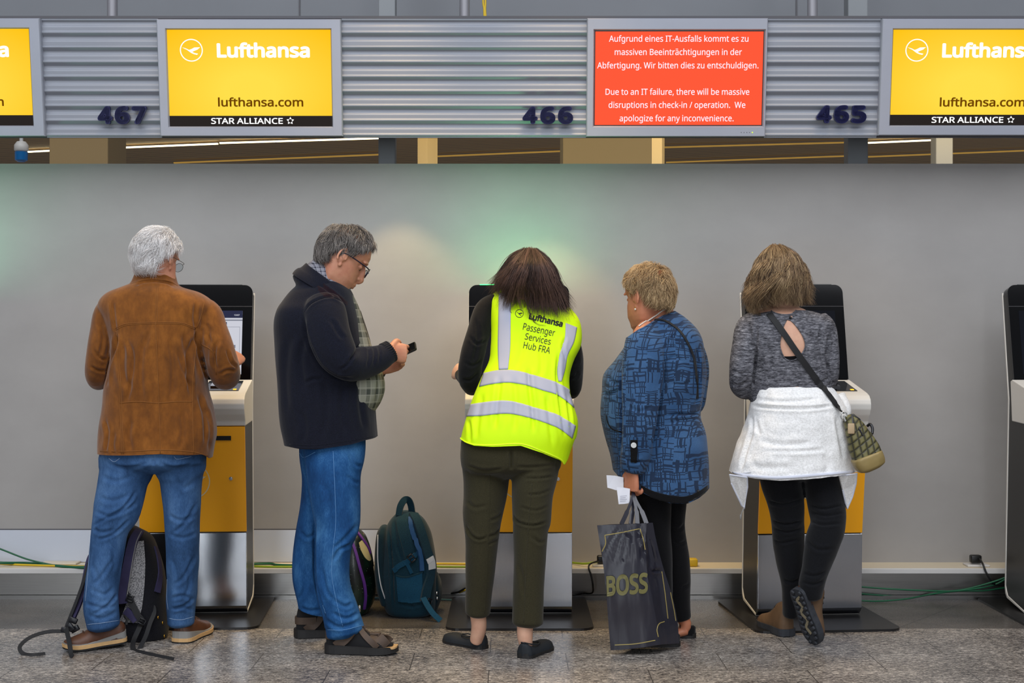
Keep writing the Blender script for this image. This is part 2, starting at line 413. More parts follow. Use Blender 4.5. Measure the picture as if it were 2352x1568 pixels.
g = G(); g.box(-7, 7, 7.17, 7.29, .02, .150); g.box(-7, 7, 7.15, 7.29, 0, .018); struct(g.obj('baseboard_back', M['skirt'], smooth=False, loc=(0, 7.2, 0)))
g = G(); g.box(-12, 12, 8.2, 8.26, 2.95, 3.7)
for x in (-1.21, 1.62): g.box(x - .004, x + .004, 8.194, 8.2, 2.95, 3.7, 1)
struct(g.obj('wall_bulkhead', [M['bulk'], M['rail']], smooth=False, loc=(0, 8.2, 3)))

def col_px(name, x0, x1, d, z0, z1, mats, text=None, dep=.25, split=None):
    a, b = (x0 - CX) * d / FPX, (x1 - CX) * d / FPX
    g = G(); g.rbox(a, b, d, d + dep, z0, z1, .006, 2)
    return struct(g.obj(name, mats, smooth=False, loc=((a + b) / 2, d, z0)))
col_px('column_post', 869, 908, 7.42, 0, 3.6, M['post'], dep=.09)
col_px('column_post', 1948, 1994, 7.42, 0, 3.6, M['post'], dep=.1)
col_px('column_hall', 113, 248, 10.5, 0, 4.2, M['tpost'], dep=.5)
col_px('column_hall', 1293, 1512, 11.5, 0, 4.2, M['bpost'], dep=.7)
col_px('column_hall', 2150, 2189, 9.0, 0, 4.2, M['post'], dep=.12)
# square cream column turned so that two of its faces show
def turned(name, x0, x1, d, ang, m):
    w = (x1 - x0) * d / FPX; s = w / (math.cos(ang) + math.sin(ang)); cx = ((x0 + x1) / 2 - CX) * d / FPX
    P = [(s/2*a*math.cos(ang) - s/2*b*math.sin(ang) + cx, s/2*a*math.sin(ang) + s/2*b*math.cos(ang) + d + .1) for a, b in ((-1, -1), (1, -1), (1, 1), (-1, 1))]
    g = G(); g.prism(P, lambda p: (p[0], p[1], 0), lambda p: (p[0], p[1], 4.2)); return struct(g.obj(name, m, smooth=False, loc=(cx, d, 0)))
turned('column_hall', 957, 1003, 9.2, math.radians(48), M['bpost'])
turned('column_hall', 1500, 1531, 9.0, math.radians(70), M['bpost'])
g = G(); g.box(-16, 16, 7.6, 40, 4.2, 4.3); struct(g.obj('ceiling', M['ceil'], smooth=False, loc=(0, 20, 4.2)))
g = G(); g.box(-16, 16, 34, 34.1, 0, 4.3); struct(g.obj('wall_far', M['rail'], smooth=False, loc=(0, 34, 0)))
warm = glow('warm_tube', '#ffe9b4', 4.5); dim = glow('dim_tube', '#c89c4c', .55)
def ceil_line(text, a, b, m, w=.11):
    """a, b picture points of a strip light fixed under the ceiling"""
    P = []
    for px, py in (a, b):
        d = (4.16 - CZ) * FPX / (CY - py); P.append(W(px, py, d))
    P = np.array(P); t = P[1] - P[0]; t /= np.linalg.norm(t); s = np.array((-t[1], t[0], 0)) * w/2; up = np.array((0, 0, .010))
    V = [P[0]-s-up, P[0]+s-up, P[1]+s-up, P[1]-s-up, P[0]-s+up, P[0]+s+up, P[1]+s+up, P[1]-s+up]
    g = G(); g.add(V, [(0, 1, 2, 3), (7, 6, 5, 4), (0, 4, 5, 1), (1, 5, 6, 2), (2, 6, 7, 3), (3, 7, 4, 0)])
    label(g.obj('ceiling_light', m, loc=tuple(P[0]), smooth=False), text, 'light', 'strip lights on the far ceiling')
ceil_line('brightest ceiling strip light, right of the taupe column under the 467 sign', (230, 341), (500, 330), warm, .035)
ceil_line('glinting strip light running on to the first grey post', (505, 328.5), (885, 317), warm, .03)
ceil_line('short strip light left of the taupe column near the beacon', (58, 349), (115, 346), warm, .03)
ceil_line('low dim strip light ending at the first grey post', (400, 374), (870, 355), dim, .04)
ceil_line('dim strip light between the cream post and the wide beige column', (1003, 359), (1293, 347), dim, .035)
ceil_line('upper strip light from the wide beige column to the second grey post', (1500, 339), (1950, 327), dim, .03)
ceil_line('lower strip light from the wide beige column to the second grey post', (1530, 373), (1950, 358), dim, .03)
ceil_line('upper strip light between the second grey post and the narrow post', (1994, 328), (2160, 321), warm, .03)
ceil_line('lower strip light right of the second grey post', (1994, 360), (2352, 346), dim, .03)

# hanging signal beacon
bx = W(49, 330, 8.3)
bo = root('signal_beacon', (bx[0], 8.3, 2.2), 'white and blue signal beacon hanging on a white rod behind the wall', 'beacon')
g = G(); g.tube([(bx[0], 8.3, 2.43), (bx[0], 8.3, 3.8)], .011, 10); g.obj('rod', M['lip'], bo)
g = G(); g.tube([(bx[0], 8.3, 2.372), (bx[0], 8.3, 2.382), (bx[0], 8.3, 2.412), (bx[0], 8.3, 2.432)], [.03, .04, .04, .025], 20); g.obj('housing', M['white'], bo)
g = G(); g.tube([(bx[0], 8.3, 2.315), (bx[0], 8.3, 2.325), (bx[0], 8.3, 2.372)], [.02, .036, .037], 20); g.obj('lens', M['blue'], bo)

# ------------------------------------------------------------------ fascia above the counters
KT = .147                      # the fascia leans: its top is nearer than its foot
FN = np.array((0, -1, -KT)); FN = FN / np.linalg.norm(FN)
def fd(py): return (7.035 + KT * (2.27 - CZ)) / (1 + KT * (CY - py) / FPX)
def fx(px_bottom): return (px_bottom - CX) * fd(315) / FPX
def fv(py): return W(CX, py, fd(py))
def S(X, py, off=0.0):
    p = fv(py); return np.array((X, p[1], p[2])) + FN * off
def fbox(g, X0, X1, py0, py1, o0, o1, mi=0, r=0):
    V = [S(x, y, o) for o in (o0, o1) for y in (py1, py0) for x in (X0, X1)]
    g.add(V, [(0, 2, 3, 1), (4, 5, 7, 6), (0, 1, 5, 4), (2, 6, 7, 3), (0, 4, 6, 2), (1, 3, 7, 5)], mi)
g = G(); fbox(g, -7, 7, 38, 317, -.30, -.02); fbox(g, -7, 7, 36, 42, -.06, -.012)
struct(g.obj('trim_3', M['rail'], smooth=False, loc=(0, 7.1, 2.3)))
def ridged(x0, x1, text):
    X0, X1 = fx(x0), fx(x1); py = np.linspace(43, 316, 241); V = []
    per = 33.6; prof = [(0, 0), (.14, -1), (.30, -.95), (.40, -.25), (.47, .05), (.74, .1), (.80, .75), (.88, .8), (1, 0)]
    xs, ys = zip(*prof)
    for y in py:
        t = ((y - 46) / per) % 1.0; o = np.interp(t, xs, ys) * .0085
        if y < 46 or y > 313: o = 0
        V += [S(X0, y, o), S(X1, y, o)]
    F = [(2*i, 2*i+2, 2*i+3, 2*i+1) for i in range(len(py)-1)]; b = len(V)
    V += [S(X0, 43, -.02), S(X1, 43, -.02), S(X0, 316, -.02), S(X1, 316, -.02)]
    F += [(0, 1, b+1, b), (b-2, b+2, b+3, b-1), tuple([b] + [b+2] + list(range(b-2, -1, -2))), tuple([b+1] + list(range(1, b, 2)) + [b+3])]
    o = mk('corrugated_panel', V, F, M['alu'], loc=tuple(S((X0+X1)/2, 316)))
    return label(o, text, 'panel', 'corrugated fascia panels')
ridged(108, 372, 'corrugated grey metal fascia panel that carries the number 467')
ridged(789, 1346, 'widest corrugated grey metal fascia panel, with the number 466')
ridged(1755, 2013, 'corrugated grey metal fascia panel that carries the number 465')

def put_text(g, s, x0, x1, base, top, fn, bold=0.0, mi=0, shear=0.0, space=1.0):
    V, F = text_geo(s, bold, shear, space); H = text_geo('H', bold)[0]; b0, h = H[:, 1].min(), H[:, 1].max() - H[:, 1].min()
    l, r = V[:, 0].min(), V[:, 0].max()
    g.add([fn(x0 + (v[0]-l)/(r-l)*(x1-x0), base + (v[1]-b0)/h*(top-base)) for v in V], F, mi)
def thick(g, g2, vec):
    """extrude flat lettering"""
    V = np.array(g2.V); n = len(V); cnt = {}
    for f in g2.F:
        for i in range(len(f)):
            e = (f[i], f[(i+1) % len(f)]); cnt[tuple(sorted(e))] = cnt.get(tuple(sorted(e)), []) + [e]
    F = list(g2.F) + [tuple(i+n for i in f[::-1]) for f in g2.F]
    for k, es in cnt.items():
        if len(es) == 1: a, b = es[0]; F.append((b, a, a+n, b+n))
    g.add(np.vstack([V, V + np.array(vec)]), F)

for s, x0, x1, y1, y0, sh in (('467', 228, 341, 285, 244, 'left'), ('466', 1200, 1317, 285, 245, 'mid'), ('465', 1873, 1988, 283, 242, 'right')):
    k = fd(264) / fd(315); nb = root('counter_number', tuple(S((fx(x0) + fx(x1)) / 2 * k, y1, .03)),
        'raised dark blue number %s fixed to the corrugated fascia' % s, 'number sign', 'counter numbers on the fascia')
    w = (x1 - x0) / 3.0
    for i, ch in enumerate(s):
        g2 = G(); a = x0 + i*(w+1.5); b = a + w - 4
        put_text(g2, ch, a, b, y1, y0, lambda px, py: S((px - CX) * fd(264) / FPX, py, .032), .045)
        g = G(); thick(g, g2, -FN * .022); g.obj('digit', M['navy'], nb, smooth=False)

CRANE = [(-.84, .27), (-.5, .17), (-.2, .03), (.0, .10), (.28, .25), (.80, .27), (.70, .19), (.56, .06), (.34, -.03), (.18, -.10), (.08, -.17), (.30, -.26), (.60, -.31), (.50, -.42), (.26, -.37), (-.02, -.25), (-.22, -.10), (-.42, .05), (-.62, .14)]
def emblem(g, fn, cx, cy, r, mi=0, ring=.09, yflip=-1):
    n = 40; V = []
    for i in range(n):
        a = 2*math.pi*i/n
        V += [fn(cx + r*math.cos(a), cy + r*math.sin(a)), fn(cx + r*(1-ring)*math.cos(a), cy + r*(1-ring)*math.sin(a))]
    g.add(V, [(2*i, 2*((i+1) % n), 2*((i+1) % n)+1, 2*i+1) for i in range(n)], mi)
    g.add([fn(cx + p[0]*r*.97, cy + yflip*p[1]*r*.97) for p in CRANE], [tuple(range(len(CRANE)))[::-1]], mi)

def m_yellow():
    t = NT('yellow_display'); gr = t.n('ShaderNodeTexGradient', gradient_type='SPHERICAL'); t.l(t.mapped((1.6, 1, 2.6), loc=(0, 0, 0)), gr.inputs[0])
    col = t.ramp(gr.outputs[0], [(0, lin('#ffc200')), (.8, lin('#ffdf48'))])
    t.set(color=(0, 0, 0, 1), rough=.6, spec=.08); t.l(col, t.p.inputs['Emission Color']); t.p.inputs['Emission Strength'].default_value = 1.0; return t.m
M['yellow'] = m_yellow(); M['wtext'] = glow('lit_white', '#ffffff', 1.15); M['brown'] = glow('lit_brown', '#7a4a00', .8)
M['bar'] = glow('display_black', '#2a2422', .8); M['red'] = glow('red_display', '#ff5836', 1.0); M['pinkwhite'] = glow('lit_pinkish_white', '#ffe9f4', 1.1)
def frame(g, X0, X1, y0, y1, ix0, ix1, iy0, iy1, o, dep=.028):
    """bevelled display housing around an opening"""
    rings = [(X0, X1, y0, y1, -.02), (X0, X1, y0, y1, o - .006), (X0 + .004, X1 - .004, y0 + 2, y1 - 2, o), (ix0 - .006, ix1 + .006, iy0 - 3, iy1 + 3, o), (ix0, ix1, iy0, iy1, o - .012)]
    V = []
    for a, b, t, u, off in rings: V += [S(a, t, off), S(b, t, off), S(b, u, off), S(a, u, off)]
    F = [(4*i+k, 4*i+4+k, 4*i+4+(k+1) % 4, 4*i+(k+1) % 4) for i in range(4) for k in range(4)] + [(0, 1, 2, 3)]
    g.add(V, F)
def sign_yellow(dx, dX0, text, outer, inner, yo):
    """dx: picture shift of the artwork; outer / inner: bottom-edge columns"""
    X0, X1 = fx(outer[0]), fx(outer[1]); I0, I1 = fx(inner[0]), fx(inner[1]); y0, y1, t0, t1, tb = yo
    r = root('display_sign', tuple(S((X0+X1)/2, y1, .03)), text, 'display', 'yellow airline displays')
    g = G(); frame(g, X0, X1, y0, y1, I0, I1, t0, t1, .034); g.obj('housing', M['housing'], r, smooth=False)
    g = G(); c = S((I0+I1)/2, (t0+tb)/2 + 40, .024); g.V = []
    g.add([S(I0, tb, .024), S(I1, tb, .024), S(I1, t0, .024), S(I0, t0, .024)], [(0, 1, 2, 3)])
    o = g.obj('screen', M['yellow'], r, smooth=False); 
    o.data.transform(Matrix.Translation(-(Vector(c) - Vector(r.location)))); o.location = Vector(c) - Vector(r.location)
    g = G(); fbox(g, I0, I1, tb, t1, .0225, .0245); g.obj('footer_bar', M['bar'], r, smooth=False)
    f = lambda px, py: S(I0 + (px - 394) * fd(315) / FPX, py + (t0 - 69) * .7, .0262)
    k = lambda px: 394 + (px - (388 if px < 480 else 390)) * 1.008
    g = G(); emblem(g, f, 394 + (441-387)*1.01, 116, 26); g.obj('emblem', M['wtext'], r, smooth=False)
    g = G(); put_text(g, 'Lufthansa', 394+(498-387)*1.01, 394+(707-387)*1.01, 133, 100, f, .03); g.obj('lettering', M['wtext'], r, smooth=False)
    g = G(); put_text(g, 'lufthansa.com', 394+(502.5-391), 394+(697-391), 245, 225, f, .018); g.obj('web_address', M['brown'], r, smooth=False)
    g = G(); f2 = lambda px, py: S(I0 + (px - 394) * fd(315) / FPX, py + (tb - 266) + (t0-69)*.0, .0262)
    put_text(g, 'STAR ALLIANCE', 394+(488-393.5), 394+(652-393.5), 284.5, 271, f2, .014)
    for i in range(5):
        a = math.pi/2 + i*2*math.pi/5; ca, sa = math.cos(a), math.sin(a); cx, cy = 394+(669-393.5), 277.5
        P = [(cx+9*ca, cy-9*sa), (cx+4.5*math.cos(a+.62), cy-4.5*math.sin(a+.62)), (cx+5.2*math.cos(a-.62), cy-5.2*math.sin(a-.62))]
        g.add([f2(*p) for p in P], [(0, 1, 2)])
    g.obj('footer_lettering', M['wtext'], r, smooth=False)
sign_yellow(0, 0, 'yellow airline display right of the number 467', (372, 789), (394, 765), (45, 313, 69, 290, 266))
sign_yellow(0, 0, 'yellow airline display right of the number 465, cut by the photo edge', (2013, 2430), (2040, 2411), (44, 311, 69, 287.5, 263.5))
sign_yellow(0, 0, 'yellow airline display left of the number 467, mostly outside the photo', (-309, 108), (-289, 81.5), (43, 313, 67, 288, 264.5))

X0, X1, I0, I1 = fx(1346), fx(1755), fx(1365), fx(1746)
r = root('display_monitor', tuple(S((X0+X1)/2, 313, .03)), 'grey monitor showing a red IT failure notice in white text', 'display')
g = G(); frame(g, X0, X1, 43, 314, I0 - .004, I1 + .004, 71, 289, .034); g.obj('housing', M['housing'], r, smooth=False)
g = G(); fbox(g, I0 - .006, I1 + .006, 70, 290, .018, .0225); g.obj('bezel', M['black'], r, smooth=False)
g = G(); fbox(g, I0, I1, 73, 287, .02, .024); g.obj('screen', M['red'], r, smooth=False)
g = G(); mid = (I0 + I1)/2
for s, a, b, y in (('Aufgrund eines IT-Ausfalls kommt es zu', 1398, 1717, 96.5), ('massiven Beeinträchtigungen in der', 1411, 1702, 127), ('Abfertigung. Wir bitten dies zu entschuldigen.', 1371, 1740, 157.5),
                   ('Due to an IT failure, there will be massive', 1390, 1719, 218), ('disruptions in check-in / operation.  We', 1397, 1710, 248), ('apologize for any inconvenience.', 1422, 1683, 278.5)):
    kk = fd(y) / FPX; put_text(g, s, a, b, y, y - 14, lambda px, py: S((px - CX) * kk, py, .0255), .006)
g.obj('lettering', M['pinkwhite'], r, smooth=False)
for i, xx in enumerate((1700, 1706.5, 1713, 1719)):
    g = G(); V, F = ball(S((xx - CX)*fd(304)/FPX, 304, .034), .0018, 8, 6); g.add(V, F); g.obj('button', M['black'], r)
g = G(); V, F = ball(S((1725.5 - CX)*fd(304)/FPX, 304, .034), .003, 8, 6); g.add(V, F); g.obj('power_light', glow('led', '#b8e02a', 2), r)

for px, t in ((258, 'grey hanger rod above the number 467'), (1067, 'grey hanger rod beside the yellow cable'), (1866, 'grey hanger rod above the number 465')):
    X = (px - CX) * 7.12 / FPX; z0 = fv(38)[2]
    g = G(); g.tube([(X, 7.12, z0 - .01), (X, 7.12, 4.0)], .0255, 20); g.tube([(X, 7.12, z0 - .012), (X, 7.12, z0 + .004)], .034, 20)
    label(g.obj('hanger_rod', M['rod'], loc=(X, 7.12, z0)), t, 'rod', 'hanger rods of the fascia')
g = G()
for dx in (-.004, .005):
    g.tube(catmull([W(1114 + dx*400, 42, 7.15) , W(1113+dx*300, 20, 7.15), W(1112+dx*600, 0, 7.15), W(1112, -60, 7.15)], 5), .005, 8)
label(g.obj('power_cable', M['cyel'], loc=tuple(W(1114, 42, 7.15))), 'yellow cable hanging down to the top of the fascia', 'cable')

# ------------------------------------------------------------------ self-service kiosks
def m_screen():
    t = NT('kiosk_display'); s = t.sep(t.co.outputs['UV'] if False else t.co.outputs['Object']); return t
def kiosk(loc, rotz, text, lit=False, screen='dark'):
    r = root('check_in_kiosk', loc, text, 'kiosk', 'self-service check-in kiosks'); r['org'] = (0, 0, 0); r.rotation_euler = (0, 0, rotz)
    hw = .245
    def ext(poly, x0, x1, m, name, bev=0, par=r):
        bm = bmesh.new(); a = [bm.verts.new((x0, p[0], p[1])) for p in poly]; b = [bm.verts.new((x1, p[0], p[1])) for p in poly]; n = len(poly)
        bm.faces.new(a); bm.faces.new(b[::-1])
        for i in range(n): bm.faces.new((a[(i+1) % n], a[i], b[i], b[(i+1) % n]))
        bmesh.ops.recalc_face_normals(bm, faces=bm.faces[:])
        if bev: bmesh.ops.bevel(bm, geom=bm.edges[:], offset=bev, segments=2, profile=.5, affect='EDGES', clamp_overlap=True)
        bm.verts.index_update(); o = mk(name, [v.co[:] for v in bm.verts], [[v.index for v in f.verts] for f in bm.faces], m, par, smooth=False); bm.free(); return o
    # foot plate with rounded corners
    P = []
    for cx, cy, a0 in ((.27, .40, 0), (-.27, .40, 90), (-.27, -.27, 180), (.27, -.27, 270)):
        P += [(cx + .06*math.cos(math.radians(a0 + k*15)), cy + .06*math.sin(math.radians(a0 + k*15))) for k in range(7)]
    g = G(); g.prism(P, lambda p: (p[0], p[1], 0), lambda p: (p[0], p[1], .011)); g.obj('base_plate', M['plate'], r, smooth=False)
    body = [(.02, .014), (.008, .05), (-.018, .394), (-.085, .893), (.0, 1.03), (.172, 1.09), (.255, 1.505), (.309, 1.505), (.222, 1.0), (.268, .1), (.24, .055)]
    ext(body, -hw + .003, hw - .003, M['side'], 'side_casing', .002)
    ext([(.311, 1.516), (.322, 1.514), (.236, 1.0), (.281, .095), (.272, .062), (.25, .042), (.02, .0115), (.016, .022), (.238, .056), (.256, .074), (.268, .1), (.222, 1.0)], -hw, hw, M['white'], 'back_shell', .003)
    ext([(-.012, .036), (-.022, .05), (-.0302, .392), (-.018, .392), (.006, .05), (.02, .018), (.012, .016)], -hw, hw, M['steel'], 'lower_panel', .0015)
    dr = ext([(-.0306, .397), (-.0995, .888), (-.086, .890), (-.018, .397)], -hw, hw, M['orange'], 'service_door', .0015)
    dn = np.array((0, -.4958, -.0695)); dn /= np.linalg.norm(dn)
    def D(x, z, off=0): 
        t = (z - .397)/.491; return np.array((x, -.0306 - .0689*t, z)) + dn*off
    g = G(); emblem(g, lambda a, b: D(a, b, .0012), 0, .636, .083, 0, .06, 1); g.obj('emblem', flat_once('emblem_print', '#d9c79a', .5), dr, smooth=False)
    g = G(); c = D(.178, .648, .002); g.tube([c, c + dn*.004], .0085, 16); c2 = c + dn*.0045; g.tube([c2, c2 + dn*.003], .005, 12); g.obj('lock', M['chrome'], dr)
    g = G(); g.add(*slab(D, .112, .182, .826, .846, .004)); g.obj('ticket_slot', M['black'], dr, smooth=False)
    # shelf: sloped ledge that rolls over into the front
    sh = [(-.0985, .892), (-.106, .915), (-.128, .945), (-.142, .972), (-.145, .995), (-.139, 1.016), (-.12, 1.034), (-.09, 1.045), (.165, 1.098), (.19, 1.09), (.17, .9)]
    so = ext(sh, -hw - .004, hw + .004, M['white'], 'shelf', .004)
    sn = np.array((0, -.2, .98)); sn /= np.linalg.norm(sn)
    def SH(x, t, off=0): return np.array((x, -.09 + .255*t, 1.045 + .053*t)) + sn*off
    ct = ext_fn(SH, .052, .212, .12, .86, .003); rd = mk('card_reader', ct[0], ct[1], M['glass'], so, smooth=False)
    g = G(); g.add(*ext_fn(SH, .075, .15, .35, .72, .010)); mk('keypad', g.V, g.F, M['chrome'], rd, smooth=False)
    g = G(); g.add(*ext_fn(SH, .185, .2, .16, .22, .0045)); mk('indicator', g.V, g.F, glow_once('amber_led', '#ffb52a', 2.0), rd, smooth=False)
    # tilted head
    hn = np.array((0, -.452, .095)); hn /= np.linalg.norm(hn)
    def H(x, z, off=0):
        t = (z - 1.10)/.452; return np.array((x, .165 + .095*t, z)) + hn*off
    w2 = .2415; P = [(-w2, 1.10), (w2, 1.10)]
    for cx, a0 in ((w2 - .038, 0), (-w2 + .038, 90)):
        P += [(cx + .038*math.cos(math.radians(a0 + k*15)), 1.514 + .038*math.sin(math.radians(a0 + k*15))) for k in range(7)]
    g = G(); g.prism(P, lambda p: H(p[0], p[1], -.055), lambda p: H(p[0], p[1], .006)); hd = g.obj('head_panel', M['glass'], r, smooth=False)
    g = G(); g.add(*slab(H, -w2, w2, 1.447, 1.4485, .0068)); g.obj('seam', M['rail'], hd, smooth=False)
    if screen == 'form':
        sc = mk('screen', *slab(H, -.196, .196, 1.122, 1.427, .0072), [M['form']], hd, smooth=False)
        g = G(); g.add(*slab(H, -.196, .196, 1.392, 1.427, .0078), 0); g.add(*slab(H, -.196, .196, 1.378, 1.384, .0078), 1)
        for i in range(5):
            for j in range(4): g.add(*slab(H, .166-.026*i, .166-.026*i-.016, 1.262-.022*j, 1.247-.022*j, .0078), 1)
        g.add(*slab(H, .10, .122, 1.354, 1.372, .0078), 0); g.add(*slab(H, -.185, .185, 1.348, 1.3495, .0078), 1); g.add(*slab(H, .184, .1855, 1.16, 1.348, .0078), 1)
        f = lambda a, b: H(a, b, .0086)
        put_text(g, '13:07', .156, .182, 1.402, 1.409, f, .02, 2)
        g.obj('display_content', [M['formnavy'], M['formgrey'], M['form']], sc, smooth=False)
    else:
        mk('screen', *slab(H, -.196, .196, 1.122, 1.427, .0072), [M['darkscreen']], hd, smooth=False)
    g = G(); g.add(*slab(H, -.19, .19, 1.546, 1.5555, .002, -.045)); g.obj('light_strip', M['greenled'] if lit else M['stripoff'], hd, smooth=False)
    return r
_once = {}
def flat_once(n, *a, **k):
    if n not in _once: _once[n] = flat(n, *a, **k)
    return _once[n]
def glow_once(n, *a):
    if n not in _once: _once[n] = glow(n, *a)
    return _once[n]
def slab(fn, x0, x1, z0, z1, off, back=0.0):
    V = [fn(x, z, o) for o in (back, off) for z in (z0, z1) for x in (x0, x1)]
    return V, [(0, 2, 3, 1), (4, 5, 7, 6), (0, 1, 5, 4), (2, 6, 7, 3), (0, 4, 6, 2), (1, 3, 7, 5)]
def ext_fn(fn, x0, x1, t0, t1, off): return slab(fn, x0, x1, t0, t1, off, -.004)
M.update(form=glow('lit_form', '#d9dbe6', .85), formnavy=glow('lit_navy', '#2a2f4d', .8), formgrey=glow('lit_grey', '#8f93a3', .7), darkscreen=glow('dim_display', '#10131c', .8),
         greenled=glow('green_led', '#3dff7e', 5.0), stripoff=flat('strip_off', '#2a2d2b', .3))
kiosk(((446-CX)*6.706/FPX, 6.706, 0), math.radians(3.6), 'orange and steel check-in kiosk in front of the brown jacket man', screen='form')
kiosk((.034, 6.70, 0), 0, 'orange and steel check-in kiosk with green light, used by the yellow vest woman', lit=True)
kiosk((1.372, 6.66, 0), math.radians(5), 'orange and steel check-in kiosk in front of the woman with white fleece')
kiosk((2.635, 6.70, 0), math.radians(.5), 'check-in kiosk cut off by the photo edge beside the black wall plug')
lamp('kiosk_green_light', 'AREA', (.034, 6.97, 1.57), (.034, 7.13, 2.3), 2.0, (.18, 1.0, .42), shape='RECTANGLE', size=.36, size_y=.05)
lamp('kiosk_green_light', 'AREA', (-3.0, 6.97, 1.57), (-2.95, 7.13, 2.3), 4.0, (.25, 1.0, .55), shape='RECTANGLE', size=.36, size_y=.05)

# ------------------------------------------------------------------ cables along the skirting
def cable(name, pts, r, m, text, cat='cable', group='cables along the wall'):
    pts = [(x, y - 8, 1.112*FPX/(y - 8 - CY)) if (1295 <= y <= 1312 and d >= 7.1) else (x, y, d) for x, y, d in pts]      # lies on the trunking
    P = catmull([W(*p) for p in pts], 8); g = G(); g.tube(P, r, 8)
    return label(g.obj(name, m, loc=tuple(P[0])), text, cat, group)
T1 = 7.17
cable('network_cable', [(-60, 1238, 7.2), (0, 1260, 7.2), (60, 1283, 7.19), (110, 1303, T1), (145, 1309, T1), (200, 1309, T1), (330, 1308, T1)], .0045, M['cgreen'], 'thin green cable sloping down to the trunking at the left photo edge')
cable('network_cable', [(-60, 1286, 7.14), (0, 1292, 7.14), (70, 1301, 7.14), (130, 1307, 7.14), (190, 1311, 7.14), (330, 1311, 7.14)], .0068, M['cgreen'], 'thick green cable lying on the trunking at the left photo edge')
cable('network_cable', [(-60, 1296, 7.2), (0, 1302, 7.19), (60, 1305, 7.18), (190, 1308, 7.19), (330, 1307, 7.19)], .005, M['cyel'], 'yellow cable on the trunking at the left photo edge')
cable('network_cable', [(560, 1303, 7.18), (620, 1302, 7.18), (640, 1305, 7.18), (700, 1306, 7.18), (800, 1304, 7.18)], .006, M['cgreen'], 'green cable on the trunking right of the first kiosk')
cable('network_cable', [(560, 1307, 7.12), (620, 1309, 7.12), (700, 1309, 7.12), (800, 1308, 7.12)], .005, M['cyg'], 'yellow green cable on the trunking right of the first kiosk')
cable('network_cable', [(985, 1302, 7.18), (1030, 1302, 7.18), (1090, 1303, 7.18), (1130, 1303, 7.18)], .005, M['cyel'], 'yellow cable on the trunking behind the teal backpack')
cable('network_cable', [(985, 1308, 7.12), (1030, 1309, 7.12), (1090, 1309, 7.12), (1130, 1309, 7.12)], .005, M['cyg'], 'yellow green cable on the trunking behind the teal backpack')
cable('floor_cable', [(1008, 1356, gd(1364)), (1018, 1363, gd(1365)), (1045, 1364, gd(1366)), (1068, 1355, 7.06), (1100, 1345, 7.06)], .0045, M['cyel'], 'yellow cable on the floor right of the teal backpack')
cable('floor_cable', [(1024, 1364, gd(1367)), (1050, 1360, 7.1), (1070, 1350, 7.06), (1100, 1338, 7.06)], .005, M['black'], 'black cable on the floor right of the teal backpack')
cable('floor_cable', [(590, 1373, gd(1376)), (630, 1371, gd(1374)), (690, 1371, gd(1374)), (800, 1372, gd(1375)), (1000, 1376, gd(1379)), (1042, 1378, gd(1381)), (1090, 1380, gd(1383))], .004, M['cteal'], 'thin teal cable along the floor at the skirting')
cable('network_cable', [(1300, 1298, 7.16), (1340, 1294, 7.16), (1372, 1290, 7.16)], .0055, M['cyg'], 'yellow green cable between the middle kiosk and the black plug')
cable('power_cable', [(1374, 1288, 7.14), (1357, 1294, 7.1), (1352, 1303, 7.07), (1358, 1322, 7.06), (1362, 1345, 7.06), (1360, 1361, 7.1), (1340, 1362, 7.15), (1322, 1365, 7.12), (1300, 1367, 7.12)], .0045, M['black'], 'thin black cable hanging over the trunking right of the middle kiosk')
def plug(px, py, d, text):
    p = W(px, py, d); r = root('wall_plug', tuple(p), text, 'plug')
    g = G(); g.rbox(p[0]-.028, p[0]+.026, d-.02, d+.02, p[2]-.02, p[2]+.02, .008, 3); g.obj('plug_body', M['black'], r)
    g = G(); g.rbox(p[0]-.05, p[0]+.06, d-.035, d+.05, .1621, .172, .003, 2); g.obj('socket_plate', M['lip'], r)
plug(1384, 1284, 7.17, 'black plug in the trunking left of the shopping bag')
plug(2241, 1283, 7.17, 'black plug in the trunking near the right photo edge')
cable('power_cable', [(2250, 1283, 7.14), (2257, 1294, 7.09), (2264, 1312, 7.07), (2275, 1332, 7.07), (2284, 1341, 7.08), (2305, 1342, 7.1), (2330, 1340, 7.1), (2400, 1338, 7.12)], .005, M['black'], 'black cable running from the plug near the right photo edge')
for i, (pts, t) in enumerate(((((1940, 1342, 7.05), (1975, 1347, 7.05), (2060, 1353, 7.05), (2130, 1356, 7.06), (2190, 1357, 7.07), (2250, 1350, 7.08), (2290, 1340, 7.08), (2325, 1322, 7.06), (2400, 1300, 7.04)), 'uppermost green cable of the loop right of the third kiosk'),
    (((1940, 1360, 7.13), (1975, 1363, 7.14), (2060, 1369, 7.16), (2110, 1369, 7.16), (2160, 1360, 7.13), (2220, 1352, 7.1), (2280, 1336, 7.06), (2325, 1320, 7.03), (2400, 1296, 7.0)), 'middle green cable of the loop right of the third kiosk'),
    (((1940, 1374, 7.05), (1980, 1379, 7.05), (2020, 1380, 7.06), (2080, 1375, 7.08), (2140, 1364, 7.1), (2200, 1357, 7.12), (2260, 1356, 7.12), (2320, 1348, 7.13), (2400, 1345, 7.13)), 'lowest green cable of the loop right of the third kiosk'))):
    cable('network_cable', pts, .0042, M['cgreen'], t)
g = G(); p = W(1592, 1284, 7.17); g.rbox(p[0]-.03, p[0]+.02, 7.14, 7.2, .163, .2, .006, 2); label(g.obj('cable_clip', M['cyel'], loc=tuple(p)), 'small yellow cable connector on the trunking behind the black leggings', 'connector')
